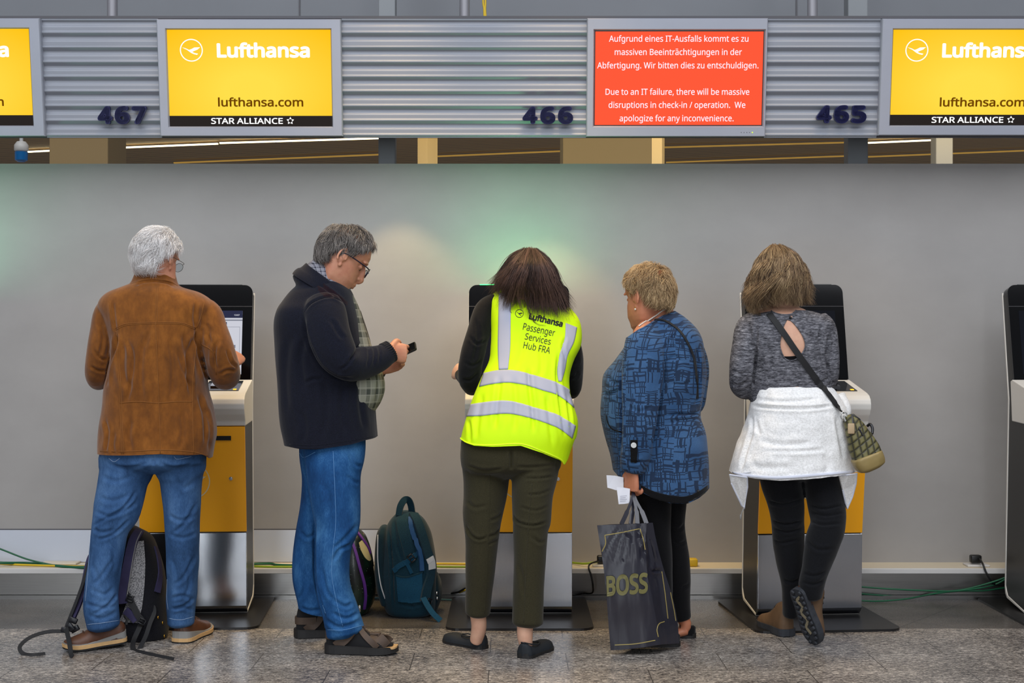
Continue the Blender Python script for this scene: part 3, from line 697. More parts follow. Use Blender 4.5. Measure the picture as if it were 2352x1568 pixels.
g = G(); p = W(147, 1311, 7.2); g.rbox(p[0]-.12, p[0]+.06, 7.20, 7.28, .1625, .172, .003, 2); label(g.obj('duct_cover', M['cream'], loc=tuple(p)), 'cream socket cover on the trunking under the green cables', 'socket cover')
# ------------------------------------------------------------------ people: materials
def m_skin(name, c, red):
    t = NT(name); o = t.co.outputs['Object']; f = t.noise(o, 26, 4, .6)
    t.set(color=t.mix(t.ramp(f, [(.35, (0,)*3), (.75, (.6,)*3)]), lin(c), lin(red)), rough=.48, spec=.4, sss=.06)
    t.p.inputs['Subsurface Radius'].default_value = (.012, .004, .002); t.bump(t.noise(o, 420, 2), .12, .0008); return t.m
M['skin1'] = m_skin('skin_ruddy', '#c98f72', '#b06a54'); M['skin2'] = m_skin('skin_pale', '#d8ab90', '#c48c74'); M['skin3'] = m_skin('skin_tan', '#c4805f', '#a9644a')
def m_denim(name, a, b, c):
    t = NT(name); o = t.co.outputs['Object']
    f = t.noise(t.mapped((800, 800, 70)), 1, 3, .6); h = t.noise(t.mapped((9, 9, 4)), 1, 4, .6); w = t.noise(t.mapped((900, 900, 900)), 1, 1)
    s = t.math('ADD', t.math('MULTIPLY', f, .35), t.math('MULTIPLY', h, .65))
    t.set(color=t.ramp(s, [(.34, lin(a)), (.5, lin(b)), (.68, lin(c))]), rough=.85, spec=.2); t.bump(w, .25, .0008); return t.m
M['denim1'] = m_denim('washed_denim', '#1c3350', '#34557f', '#5679a3'); M['denim2'] = m_denim('blue_denim', '#0f2f58', '#1d4d80', '#467aaa')
def m_suede():
    t = NT('suede'); o = t.co.outputs['Object']; f = t.noise(t.mapped((7, 7, 4)), 1, 5, .65); h = t.noise(t.mapped((40, 40, 22)), 1, 4, .6)
    s = t.math('ADD', t.math('MULTIPLY', f, .65), t.math('MULTIPLY', h, .35))
    t.set(color=t.ramp(s, [(.32, lin('#573008')), (.5, lin('#77440d')), (.68, lin('#955a1a'))]), rough=.82, spec=.25, sheen=.25)
    t.bump(t.noise(o, 300, 3), .2, .001); return t.m
M['suede'] = m_suede()
def m_knit(name, a, b):
    t = NT(name); f = t.noise(t.mapped((330, 330, 420)), 1, 2); t.set(color=t.ramp(f, [(.3, lin(a)), (.7, lin(b))]), rough=.9, spec=.15, sheen=.12)
    t.bump(f, .35, .0012); return t.m
M['navyknit'] = m_knit('navy_knit', '#0c0d16', '#181b29'); M['burgundy'] = m_knit('burgundy_knit', '#110a12', '#241019'); M['ribknit'] = m_knit('rib_knit', '#0f1014', '#1c1e25')
M['blackcloth'] = m_knit('black_cloth', '#080809', '#131316'); M['leggings'] = m_knit('black_leggings', '#060607', '#0f0f12'); M['blackdenim'] = m_knit('black_denim', '#08090c', '#141519')
M['olive'] = m_knit('olive_cloth', '#2b2819', '#3a3624')
def m_plaid(name, base, dark, light, sc):
    t = NT(name); x, y, z = t.sep(t.co.outputs['Object'])[:3]; u = t.math('ADD', x, t.math('MULTIPLY', y, .7))
    def stripe(c, f, w): 
        s = t.math('FRACT', t.math('MULTIPLY', c, f)); return t.math('LESS_THAN', s, w)
    a = t.math('ADD', t.math('MULTIPLY', stripe(u, sc, .42), .5), t.math('MULTIPLY', stripe(z, sc, .42), .5))
    b = t.math('ADD', stripe(u, sc * 2, .08), stripe(z, sc * 2, .08), True); fine = stripe(z, 330, .5)
    c = t.mix(a, lin(base), lin(dark)); c = t.mix(t.math('MULTIPLY', b, .75), c, lin(light)); c = t.mix(t.math('MULTIPLY', fine, .18), c, lin(dark))
    t.set(color=c, rough=.85, spec=.2); return t.m
M['plaid'] = m_plaid('plaid_shirt', '#8f8f80', '#474a44', '#aeac9f', 17); M['collarplaid'] = m_plaid('plaid_collar', '#8c8c96', '#3c3c48', '#b9b9c0', 60)
def m_tunic():
    t = NT('crosshatch_tunic'); x, y, z = t.sep(t.co.outputs['Object'])[:3]; u = t.math('SUBTRACT', x, t.math('MULTIPLY', y, .6))
    nz = t.noise(t.co.outputs['Object'], 9, 2); u = t.math('ADD', u, t.math('MULTIPLY', nz, .035)); z = t.math('ADD', z, t.math('MULTIPLY', t.noise(t.mapped((7, 7, 7), loc=(3, 1, 2)), 1, 2), .05))
    def cells(a, fa, b, fb, seed, p):
        v = t.comb(t.math('FLOOR', t.math('MULTIPLY', a, fa)), t.math('FLOOR', t.math('MULTIPLY', b, fb)), seed)
        w = t.n('ShaderNodeTexWhiteNoise', noise_dimensions='3D'); t.l(v, w.inputs['Vector']); return t.math('LESS_THAN', w.outputs['Value'], p)
    d = t.math('ADD', cells(u, 230, z, 22, 1.0, .29), cells(z, 230, u, 22, 2.0, .27), True)
    fine = t.noise(t.mapped((700, 700, 300)), 1, 2)
    big = t.noise(t.mapped((6, 6, 6)), 1, 2); base = t.mix(t.ramp(big, [(.35, (0,)*3), (.65, (1,)*3)]), lin('#2d5078'), lin('#466a94'))
    c = t.mix(t.math('MULTIPLY', d, .80), base, lin('#141d30')); c = t.mix(t.ramp(fine, [(.35, (.3,)*3), (.6, (0,)*3)]), c, lin('#17233a'))
    t.set(color=c, rough=.85, spec=.2, sheen=.1); t.bump(fine, .2, .001); return t.m
M['tunic'] = m_tunic()
def m_heather():
    t = NT('heather_grey'); f = t.noise(t.mapped((70, 70, 260)), 1, 4, .7); g_ = t.noise(t.mapped((26, 26, 130)), 1, 3, .6, dist=.4)
    s = t.math('ADD', t.math('MULTIPLY', f, .6), t.math('MULTIPLY', g_, .4))
    t.set(color=t.ramp(s, [(.38, lin('#2a2a2e')), (.5, lin('#5c5c62')), (.6, lin('#85858b')), (.7, lin('#c2c2c6'))]), rough=.88, spec=.2); t.bump(f, .25, .001); return t.m
M['heather'] = m_heather()
def m_fleece():
    t = NT('white_fleece'); o = t.co.outputs['Object']; f = t.noise(o, 130, 4, .7); t.set(color=t.ramp(f, [(.3, lin('#dcdbd8')), (.6, lin('#fbfaf8'))]), rough=.95, spec=.1, sheen=.4)
    t.bump(f, .7, .004); return t.m
M['fleece'] = m_fleece(); M['fleecetrim'] = flat('fleece_binding', '#dfe3f0', .7)
M['hivis'] = flat('hi_vis_cloth', '#c9f200', .7, 0, .25, bump=.12, bscale=600); M['hivisedge'] = flat('hi_vis_binding', '#e4ff1c', .6)
M['reflex'] = flat('reflective_tape', '#a3a7b8', .6, 0, .4); M['print'] = flat('black_print', '#141a10', .7)
M['leatherbrown'] = flat('brown_leather', '#54301a', .5, var=.25, vscale=30, bump=.1, bscale=160); M['leatherdark'] = flat('dark_brown_leather', '#43291a', .6, var=.2, vscale=30)
M['midgrey'] = flat('grey_foam', '#85837f', .7); M['crepe'] = flat('cream_sole', '#c69f6c', .6, var=.1, vscale=40); M['rubber'] = flat('black_rubber', '#1b1a1a', .6)
M['taupe'] = flat('taupe_leather', '#4a3a2e', .65, var=.15, vscale=40); M['sock'] = flat('black_sock', '#0d0d10', .9); M['suedeblue'] = flat('dark_suede', '#161c22', .75, var=.15, vscale=60, bump=.1, bscale=300)
M['boot'] = flat('hiking_boot', '#624a33', .65, var=.2, vscale=25, bump=.1, bscale=120); M['bootsole'] = flat('lugged_sole', '#2d3036', .7, var=.3, vscale=40, bump=.5, bscale=60); M['soletan'] = flat('sole_inlay', '#8a8068', .7)
M['pearl'] = flat('pearl', '#e9e1d3', .2, 0, .6, coat=.4); M['silver'] = flat('silver_metal', '#c8c8c6', .25, 1); M['gold'] = flat('gold_metal', '#c99a3e', .25, 1)
M['blackstrap'] = flat('black_webbing', '#121214', .7, bump=.2, bscale=500); M['lens'] = flat('spectacle_lens', '#dfe6ea', .05); M['frame'] = flat('blue_black_frame', '#14162a', .3); M['wire'] = flat('thin_wire_frame', '#3a3835', .3, .8)
_l = M['lens'].node_tree.nodes['Principled BSDF']; _l.inputs['Transmission Weight'].default_value = 1.0; _l.inputs['IOR'].default_value = 1.05
M['eye'] = flat('eye', '#e8e2da', .2); M['lip_skin'] = flat('lips', '#a5624f', .5)
def m_hair(name, dark, mid, light):
    t = NT(name); a = t.n('ShaderNodeAttribute', attribute_name='tone'); t.set(color=t.ramp(a.outputs['Fac'], [(.05, lin(dark)), (.5, lin(mid)), (.95, lin(light))]), rough=.5, spec=.4); return t.m
M['hairwhite'] = m_hair('white_hair', '#cfc8c4', '#f0ece9', '#ffffff'); M['hairgrey'] = m_hair('grey_hair', '#2c2826', '#67615d', '#aaa39c'); M['hairbrown'] = m_hair('dark_brown_hair', '#1d120f', '#43302a', '#78594c')
M['hairblond'] = m_hair('short_blond_hair', '#5d4632', '#a98a63', '#dcbf92'); M['hairwavy'] = m_hair('wavy_blond_hair', '#3f2f20', '#80664a', '#cfb388')

# ------------------------------------------------------------------ people: anatomy
HEAD = [(-.120, .055, .005, .018), (-.114, .078, -.012, .034), (-.100, .090, -.03, .047), (-.078, .088, -.045, .056), (-.058, .094, -.055, .061), (-.038, .091, -.066, .066),
        (-.012, .088, -.080, .071), (.012, .083, -.090, .0735), (.026, .086, -.094, .075), (.042, .095, -.098, .0765), (.065, .093, -.100, .077), (.090, .082, -.094, .072), (.110, .062, -.077, .059), (.122, .034, -.05, .036), (.127, .012, -.03, .015)]
def head_parts(Mx, fat=1.0, nose=1.0):
    """cranium with brow, cheeks, jaw, nose, lips, eye sockets and ears, ready to be fused into the body"""
    n = 36; V = []
    for z, yf, yb, hw in HEAD:
        yc = -.008; w = hw * (1 + (fat-1) * max(0, min(1, (.03 - z)/.09)))
        for k in range(n):
            a = 2*math.pi*k/n; s, c = math.sin(a), math.cos(a); sx = math.copysign(abs(s)**.92, s); cy = math.copysign(abs(c)**.9, c)
            y = yc + cy * ((yf-yc) if c > 0 else (yc-yb)); x = sx * w
            if c > .3:      # orbits
                for sg in (-1, 1):
                    q = ((x - sg*.033)/.019)**2 + ((z - .014)/.014)**2; y -= .011*math.exp(-q)
            V.append((x, y, z))
    m = len(HEAD); F = [(i*n+k, i*n+(k+1) % n, (i+1)*n+(k+1) % n, (i+1)*n+k) for i in range(m-1) for k in range(n)] + [tuple(range(n))[::-1], tuple(range((m-1)*n, m*n))]
    P = [(V, F)]
    P.append(tube_geo(catmull([(0, .078, .034), (0, .096, .012), (0, .108*nose+.004, -.014), (0, .112*nose+.003, -.024), (0, .098, -.034), (0, .082, -.038)], 4), np.interp(np.linspace(0, 1, 21), [0, .3, .6, .8, 1], [.007, .009, .0125, .0125, .008]), 12))
    P.append(ball((0, .088, -.014), (.012, .019, .022), 14, 10)); P.append(ball((0, .086, .012), (.010, .016, .02), 12, 8))
    for sg in (-1, 1):
        P.append(ball((sg*.013, .092, -.027), (.0085, .011, .008), 12, 8))
        P.append(ball((sg*.033, .071, .014), (.0125, .0105, .0095), 14, 10))                       # lidded eye
        P.append(tube_geo(catmull([(sg*.012, .089, .034), (sg*.032, .089, .041), (sg*.055, .074, .035)], 4), .005, 8))   # brow
        e = []                                                                                     # ear: rim, bowl, lobe
        for a in np.linspace(-1.9, 2.5, 12): e.append((sg*(.079 + .014*(.5+.5*math.cos(a-2.2))), -.012 - .0175*math.sin(a)*1.0 - .004, .006 + .030*math.cos(a)))
        P.append(tube_geo(catmull(e, 3), .0048, 8)); P.append(ball((sg*.079, -.014, .002), (.009, .015, .026), 12, 8)); P.append(ball((sg*.080, -.006, -.027), (.006, .008, .010), 10, 8))
    P.append(tube_geo(catmull([(-.024, .083, -.058), (-.011, .095, -.0545), (0, .097, -.056), (.011, .095, -.0545), (.024, .083, -.058)], 4), .0052, 8))
    P.append(tube_geo(catmull([(-.021, .083, -.066), (0, .094, -.067), (.021, .083, -.066)], 4), .0062, 8))
    return [([tuple(Mx @ Vector(v)) for v in V], F) for V, F in P]
def head_mx(px, py, d, yaw=0, pitch=0, roll=0, s=1.0):
    return Matrix.Translation(Vector(W(px, py, d))) @ Matrix.Rotation(math.radians(yaw), 4, 'Z') @ Matrix.Rotation(math.radians(roll), 4, 'Y') @ Matrix.Rotation(math.radians(pitch), 4, 'X') @ Matrix.Scale(s, 4)
def hand_parts(wrist, fwd, thumb, curl=(30, 45, 30), s=1.0, spread=.06, tcurl=.35, curls=None):
    """palm, four unequal fingers and a thumb leaving the side of the palm; palm faces fwd x thumb turned towards 'inn'"""
    wrist = np.asarray(wrist, float); f = np.asarray(fwd, float); f /= np.linalg.norm(f); t = np.asarray(thumb, float); t -= f*t.dot(f); t /= np.linalg.norm(t)
    inn = np.cross(t, f) if hand_parts.right else np.cross(f, t); P = []
    pal = [wrist - f*.03*s, wrist, wrist + f*.03*s, wrist + f*.065*s, wrist + f*.088*s]; hwid = [.024, .027, .037, .043, .041]
    for off in (0,):
        seg = 16; V = []
        for p, h in zip(pal, hwid):
            for k in range(seg):
                a = 2*math.pi*k/seg; V.append(p + t*math.cos(a)*h*s + inn*math.sin(a)*(.0165 if h > .03 else .019)*s)
        P.append((V, [(i*seg+k, i*seg+(k+1) % seg, (i+1)*seg+(k+1) % seg, (i+1)*seg+k) for i in range(4) for k in range(seg)] + [tuple(range(seg))[::-1], tuple(range(4*seg, 5*seg))]))
    for i, (o, L) in enumerate(((.031, .072), (.0105, .081), (-.0105, .075), (-.030, .059))):
        cu = curls[i] if curls else curl; p = wrist + f*(.086 - .004*abs(i-1))*s + t*o*s; d = f + t*spread*(1.5-i)/1.5; d /= np.linalg.norm(d); ax = np.cross(d, inn); ax /= np.linalg.norm(ax)
        pts = [p - d*.012*s, p]; rad = [.0095*s, .0098*s]; ang = 0
        for c, fr in zip(cu, (.46, .30, .24)):
            ang += math.radians(c); dd = d*math.cos(ang) + inn*math.sin(ang); p = p + dd*L*fr*s; pts.append(p); rad.append((.0088 - .0008*len(rad) + .0016)*s)
        rad[-1] = .0062*s; Q = catmull(pts, 4); P.append(tube_geo(Q, np.interp(np.linspace(0, 1, len(Q)), np.linspace(0, 1, len(rad)), rad), 10))
    b = wrist + f*.022*s + t*.024*s; d1 = f*.62 + t*.72 + inn*.25; d1 /= np.linalg.norm(d1); d2 = f*(.85) + t*(.45-tcurl) + inn*(.2+tcurl); d2 /= np.linalg.norm(d2)
    pts = [b - d1*.01*s, b + d1*.034*s, b + d1*.034*s + d2*.03*s, b + d1*.034*s + (d2+inn*.25)*.052*s]; Q = catmull(pts, 4)
    P.append(tube_geo(Q, np.interp(np.linspace(0, 1, len(Q)), [0, .35, .7, 1], [.0155*s, .0125*s, .0105*s, .0075*s]), 10)); return P
hand_parts.right = True
def shrink(rows, k, kd=None): return [(r[0], r[1], r[2], r[3]*k, r[4]*(kd or k)) for r in rows]
def rows_of(sp, d): return [((r[0]+r[1])/2, r[2], r[4] if len(r) > 4 else d, (r[1]-r[0])/2, r[3]) for r in sp]

def hem_clamp(V, line, d):
    """cut the foot of a garment along a hem line"""
    line = np.asarray(line, float); Q = to_px(V); zh = CZ - (np.interp(Q[:, 0], line[:, 0], line[:, 1]) - CY) * d / FPX
    V = V.copy(); V[:, 2] = np.maximum(V[:, 2], zh); return V
def in_poly(Q, P):
    c = np.zeros(len(Q), bool); j = len(P)-1
    for i in range(len(P)):
        a, b = P[i], P[j]; m = ((a[1] > Q[:, 1]) != (b[1] > Q[:, 1])) & (Q[:, 0] < (b[0]-a[0])*(Q[:, 1]-a[1])/(b[1]-a[1]+1e-9) + a[0]); c ^= m; j = i
    return c
def top_clamp(V, line, d):
    line = np.asarray(line, float); Q = to_px(V); zt = CZ - (np.interp(Q[:, 0], line[:, 0], line[:, 1]) - CY) * d / FPX
    V = V.copy(); V[:, 2] = np.minimum(V[:, 2], zt); return V
def garment(name, parent, V, F, mats, extra=None):
    """one clothing part; extra = G() of seams, piping and prints that lie on it (material index from 1)"""
    g = G(); mi = [0]*len(F)
    if extra is None: return mk(name, V, F, mats, parent)
    n = len(V); V2 = np.vstack([V, np.array(extra.V)]) if extra.V else V
    F2 = [tuple(int(i) for i in f) for f in F] + [tuple(i+n for i in f) for f in extra.F]
    return mk(name, V2, F2, mats, parent, mi=mi + list(extra.M))

# ------------------------------------------------------------------ hair
SK_C, SK_R = np.array((0, -.004, .022)), np.array((.079, .1005, .106))
def strands_mesh(name, parent, S, tones, rad, mat, cap=None):
    g = []; V = []; F = []; T = []
    for P, tn, r in zip(S, tones, rad):
        n = len(P); t = np.gradient(P, axis=0); t /= np.linalg.norm(t, axis=1)[:, None] + 1e-9
        a = np.cross(t, np.array((.31, .52, .79))); a /= np.linalg.norm(a, axis=1)[:, None] + 1e-9; b = np.cross(t, a); b0 = len(V)
        for i in range(n):
            u = i/(n-1); w = r*(.55 + .45*min(1, u*4))*(1 - .85*max(0, (u-.55)/.45))
            for k in range(3):
                an = 2*math.pi*k/3; V.append(P[i] + (a[i]*math.cos(an) + b[i]*math.sin(an))*w)
                T.append(min(1, max(0, tn + .10*math.sin(u*5 + tn*40))))
        for i in range(n-1):
            for k in range(3): F.append((b0+i*3+k, b0+i*3+(k+1) % 3, b0+i*3+3+(k+1) % 3, b0+i*3+3+k))
    if cap: 
        b0 = len(V); V += list(cap[0]); F += [tuple(i+b0 for i in f) for f in cap[1]]; T += [.3]*len(cap[0])
    return mk(name, V, F, mat, parent, cols=T)
def hairline(az, tab): return np.interp(az, [p[0] for p in tab], [p[1] for p in tab])
def short_hair(parent, Mx, mat, n, L, vol, flow, tab, seed, rad=.0016, jit=.35, steps=7):
    """cropped hair combed over the skull; vol(d) = thickness in m, flow(d) = combing direction"""
    rnd = random.Random(seed); S = []; tones = []; rr = []; az_of = lambda d: math.degrees(math.atan2(abs(d[0]), d[1]))
    while len(S) < n:
        d = np.array([rnd.gauss(0, 1) for _ in range(3)]); d /= np.linalg.norm(d); el = math.degrees(math.asin(d[2]))
        if el < hairline(az_of(d), tab) + rnd.uniform(-3, 5): continue
        lay = rnd.random(); v0 = vol(d); p = SK_C + SK_R*d; P = []; ln = L(d)*rnd.uniform(.7, 1.15); q_ = Vector(d*2.6) + Vector((seed, 0, 0)); jt = (np.array(noise.noise_vector(q_))*1.5 + np.array(noise.noise_vector(q_*2.7))*.9)*jit*2 + np.array([rnd.gauss(0, 1) for _ in range(3)])*jit*.3; lift_ = 1 + .35*noise.noise(q_*1.7)
        for i in range(steps+1):
            u = i/steps; dd = (p - SK_C)/SK_R; dd /= np.linalg.norm(dd); q = SK_C + SK_R*dd + dd*(v0*lift_*(.25 + .75*lay)*min(1, u*1.8 + .25) + .001)
            P.append(np.array(Mx @ Vector(q))); f = flow(dd) + jt*(.4 + u); f -= dd*f.dot(dd); f /= np.linalg.norm(f) + 1e-9; p = SK_C + SK_R*dd + f*ln/steps
        S.append(np.array(P)); tones.append(min(1, max(0, rnd.gauss(.32 + .35*lay, .2)))); rr.append(rad*rnd.uniform(.7, 1.3))
    Vb, Fb = ball((0, 0, 0), 1, 40, 28); keep = []; V2 = []
    for v in Vb:
        d = np.array(v)/np.linalg.norm(v); el = math.degrees(math.asin(d[2])); ok = el > hairline(az_of(d), tab) + 2; keep.append(ok)
        V2.append(np.array(Mx @ Vector(SK_C + SK_R*d + d*(vol(d)*.30 if ok else -.012))))
    return strands_mesh('hair', parent, S, tones, rr, mat, (V2, Fb))
def guided_hair(parent, mat, guides, n, seed, rad=.0017, wave=0, wf=9, layer=.02, shorten=(.8, 1.05), tone=(.45, .22), spread=2.0, extra=(), cap=None, lock=26):
    """long hair: strands blended between neighbouring guide curves (picture point + depth), gathered into locks"""
    rnd = random.Random(seed); GS = [resample(np.array(g_, float), 24) for g_ in guides]; S = []; tones = []; rr = []; m = np.linspace(0, 1, 24)
    for c in range(n//lock):
        u0 = rnd.random()*(len(GS)-1); e0 = rnd.uniform(*shorten); ph0 = rnd.uniform(0, 3.0) + u0*1.3; am0 = wave*rnd.uniform(.5, 1.5); dep0 = rnd.random(); dx = rnd.gauss(0, spread); t0 = rnd.gauss(0, .16)
        for k in range(lock):
            ur = min(len(GS)-1.001, max(0, u0 + rnd.gauss(0, .30))); um = u0 + (ur - u0)*.45
            P = np.empty((24, 3))
            for j, mm in enumerate(m):
                u = min(len(GS)-1.001, max(0, ur + (um - ur)*mm)); i = int(u); f = u - i; P[j] = GS[i][j]*(1-f) + GS[i+1][j]*f
            e = e0*rnd.uniform(.86, 1.06)
            if e < 1: P = np.stack([np.interp(m*e, m, P[:, j]) for j in range(3)], 1)
            ph = ph0 + rnd.gauss(0, .25); am = am0*rnd.uniform(.8, 1.2)
            P[:, 0] += am*np.sin(m*wf + ph)*m + dx*m*m*1.6 + rnd.gauss(0, spread*.35)*(.5 + m); P[:, 1] += rnd.gauss(0, 2.5)*(1-m); P[:, 2] += layer*dep0 - .008 + rnd.gauss(0, .002) + am*.0012*np.cos(m*wf + ph)*m
            S.append(np.array([W(*p) for p in P])); tones.append(min(1, max(0, rnd.gauss(tone[0] + t0 - .16*dep0, tone[1]*.6)))); rr.append(rad*rnd.uniform(.6, 1.4))
    for g_ in extra:
        for k in range(5):
            P = resample(np.array(g_, float), 24) + np.array((rnd.gauss(0, 1.2), rnd.gauss(0, 1), 0)); S.append(np.array([W(*p) for p in P])); tones.append(.4); rr.append(rad*.9)
    return strands_mesh('hair', parent, S, tones, rr, mat, cap)
def cap_geo(Mx, tab, th):
    Vb, Fb = ball((0, 0, 0), 1, 40, 28); V2 = []
    for v in Vb:
        d = np.array(v)/np.linalg.norm(v); az = math.degrees(math.atan2(abs(d[0]), d[1])); ok = math.degrees(math.asin(d[2])) > hairline(az, tab)
        V2.append(np.array(Mx @ Vector(SK_C + SK_R*d + d*(th if ok else -.012))))
    return V2, Fb

# ------------------------------------------------------------------ footwear
def foot_mx(heel, toe, roll=0):
    h = Vector(heel); f = Vector(toe) - h; L = f.length; f.normalize(); up = Vector((0, 0, 1)); s = f.cross(up); s.normalize(); u = s.cross(f)
    m = Matrix(((f.x, s.x, u.x, h.x), (f.y, s.y, u.y, h.y), (f.z, s.z, u.z, h.z), (0, 0, 0, 1))); return m, L
OUT = [(0, .0), (.02, .55), (.07, .78), (.18, .86), (.35, .82), (.5, .88), (.65, 1.0), (.8, .98), (.9, .80), (.97, .48), (1.0, .0)]
def outline(L, w, grow=0, n=9):
    xs = np.array([o[0] for o in OUT]); hs = np.array([o[1] for o in OUT]); t = (1 - np.cos(np.linspace(0, math.pi, n*3)))/2; h = np.interp(t, xs, hs); x = t*(L + 2*grow) - grow
    return [(a, b*(w + grow)) for a, b in zip(x, h)] + [(a, -b*(w + grow)*.92) for a, b in zip(x[::-1][1:-1], h[::-1][1:-1])]
def sole(name, parent, m, L, w, z0, z1, mat, grow=.002, toe_up=0, cut=None):
    P = outline(L, w, grow); g = G()
    def f(z): return lambda p: tuple(m @ Vector((p[0], p[1], (z(p[0]) if callable(z) else z) + toe_up*max(0, (p[0]/L - .72)/.28)**2)))
    g.prism(P, f(z0), f(z1)); return g.obj(name, mat, parent, smooth=False)
def upper_geo(m, L, w, prof, base, toe_up=0, seg=20, open_to=None):
    """rounded shoe upper: prof = (t along foot, top height, half width factor)"""
    V = []; R = catmull(prof, 4)
    for t, h, k in R:
        z0 = base + toe_up*max(0, (t - .72)/.28)**2; hw = max(.004, np.interp(t, [o[0] for o in OUT], [o[1] for o in OUT])*w*k)
        for j in range(seg):
            a = 2*math.pi*j/seg; c, s = math.cos(a), math.sin(a); V.append(tuple(m @ Vector((t*L, hw*math.copysign(abs(c)**.8, c), z0 + (h - base)*(s if s > 0 else s*.12)))))
    n = len(R); F = [(i*seg+j, i*seg+(j+1) % seg, (i+1)*seg+(j+1) % seg, (i+1)*seg+j) for i in range(n-1) for j in range(seg)] + [tuple(range(seg))[::-1], tuple(range((n-1)*seg, n*seg))]
    return V, F
HL_M = [(0, 52), (35, 45), (60, 25), (78, -12), (92, -14), (100, 12), (118, 2), (128, -28), (150, -36), (180, -38)]      # short back and sides
def person(base, parts, skin, text, voxel=.0042, smooth=2):
    V, F, N = fuse(parts, voxel, smooth); o = mk('person', V, F, skin, loc=tuple(base)); o['org'] = tuple(base); return label(o, text, 'person')
LR = lambda *a: [limb(r, 4) for r in a]

# ================================================================== 1  man in the brown suede jacket
d0 = 6.10
torso = [(318, 396, 645, .085), (284, 416, 658, .11), (247, 460, 674, .135), (229, 492, 700, .15), (243, 482, 735, .16), (260, 466, 800, .17), (251, 473, 860, .172), (243, 476, 893, .17), (237, 489, 940, .165), (230, 496, 990, .165), (227, 490, 1025, .165), (227, 484, 1062, .165)]
collar = [(313, 400, 622, .07, d0), (308, 403, 634, .078, d0), (300, 408, 650, .088, d0), (290, 414, 660, .1, d0)]
armL = [(266, 696, d0, 24, .055), (248, 718, d0, 30, .07), (239, 765, d0 - .01, 30, .072), (226, 825, d0 - .02, 27, .068), (225, 858, d0 + .02, 27, .062), (236, 868, d0 + .14, 22, .05), (268, 850, d0 + .32, 17, .042)]
armR = [(452, 702, d0, 22, .055), (478, 720, d0, 31, .07), (489, 760, d0 - .01, 34, .074), (505, 812, d0 - .02, 36, .072), (516, 855, d0 + .02, 36, .066), (522, 862, d0 + .12, 28, .054), (531, 838, d0 + .30, 17, .042)]
legL = [(285, 1040, 6.09, 58, .105), (290, 1075, 6.08, 62, .105), (282.5, 1104, 6.07, 56, .1), (269, 1169, 6.05, 54, .095), (253, 1214, 6.03, 43, .085), (245, 1267, 6.02, 39, .078), (235, 1341, 6.01, 37.5, .074), (232, 1390, 6.0, 40, .072), (238, 1438, 6.0, 37, .07)]
legR = [(418, 1040, 6.11, 56, .105), (414, 1075, 6.11, 58, .105), (416, 1104, 6.12, 48, .1), (418, 1177, 6.12, 41.5, .095), (419.5, 1247, 6.12, 38, .085), (419, 1341, 6.13, 35, .075), (415.5, 1390, 6.14, 34, .07), (416, 1432, 6.14, 30, .066)]
mx = head_mx(361, 602, 6.09, -24, -14, 2, .97)
pts = head_parts(mx, 1.05) + [limb([(358, 670, 6.10, 50, .07), (360, 632, 6.09, 43, .062), (362, 605, 6.09, 42, .062)], 4)]
pts += [limb(shrink(rows_of(torso, d0)[:-3], .78), 4, level=True)] + LR(shrink(armL, .72), shrink(armR, .72), shrink(legL[:-1], .72), shrink(legR[:-1], .72))
hand_parts.right = True; pts += hand_parts(W(533, 834, 6.42), (.10, .75, .35), (-.6, .3, .6), s=1.0); hand_parts.right = False; pts += hand_parts(W(285, 840, 6.45), (.35, .8, .1), (.9, -.3, .3))
pts += [limb([(533, 838, d0 + .28, 12, .028), (533, 832, 6.44, 11, .022)], 3), limb([(262, 852, d0 + .3, 12, .03), (288, 838, 6.47, 11, .022)], 3), limb([(243, 1400, 6.0, 17, .035), (250, 1442, 6.03, 12, .028)], 3), limb([(416, 1395, 6.14, 16, .03), (417, 1434, 6.16, 12, .028)], 3)]
p1 = person((W(345, 0, 6.08)[0], 6.08, 0), pts, M['skin1'], 'white-haired person in a brown suede jacket and blue jeans typing at a kiosk')
V, F, N = fuse([spans(torso, d0, 2.5), spans(collar, d0, 2.1)] + LR(armL, armR), .0062, 5)
V = hem_clamp(V, [(200, 1046), (232, 1046), (300, 1045), (370, 1042), (430, 1046), (466, 1046), (480, 1057), (520, 1057)], 5.95)
V = ripple(V, N, .0035, 9, 1)
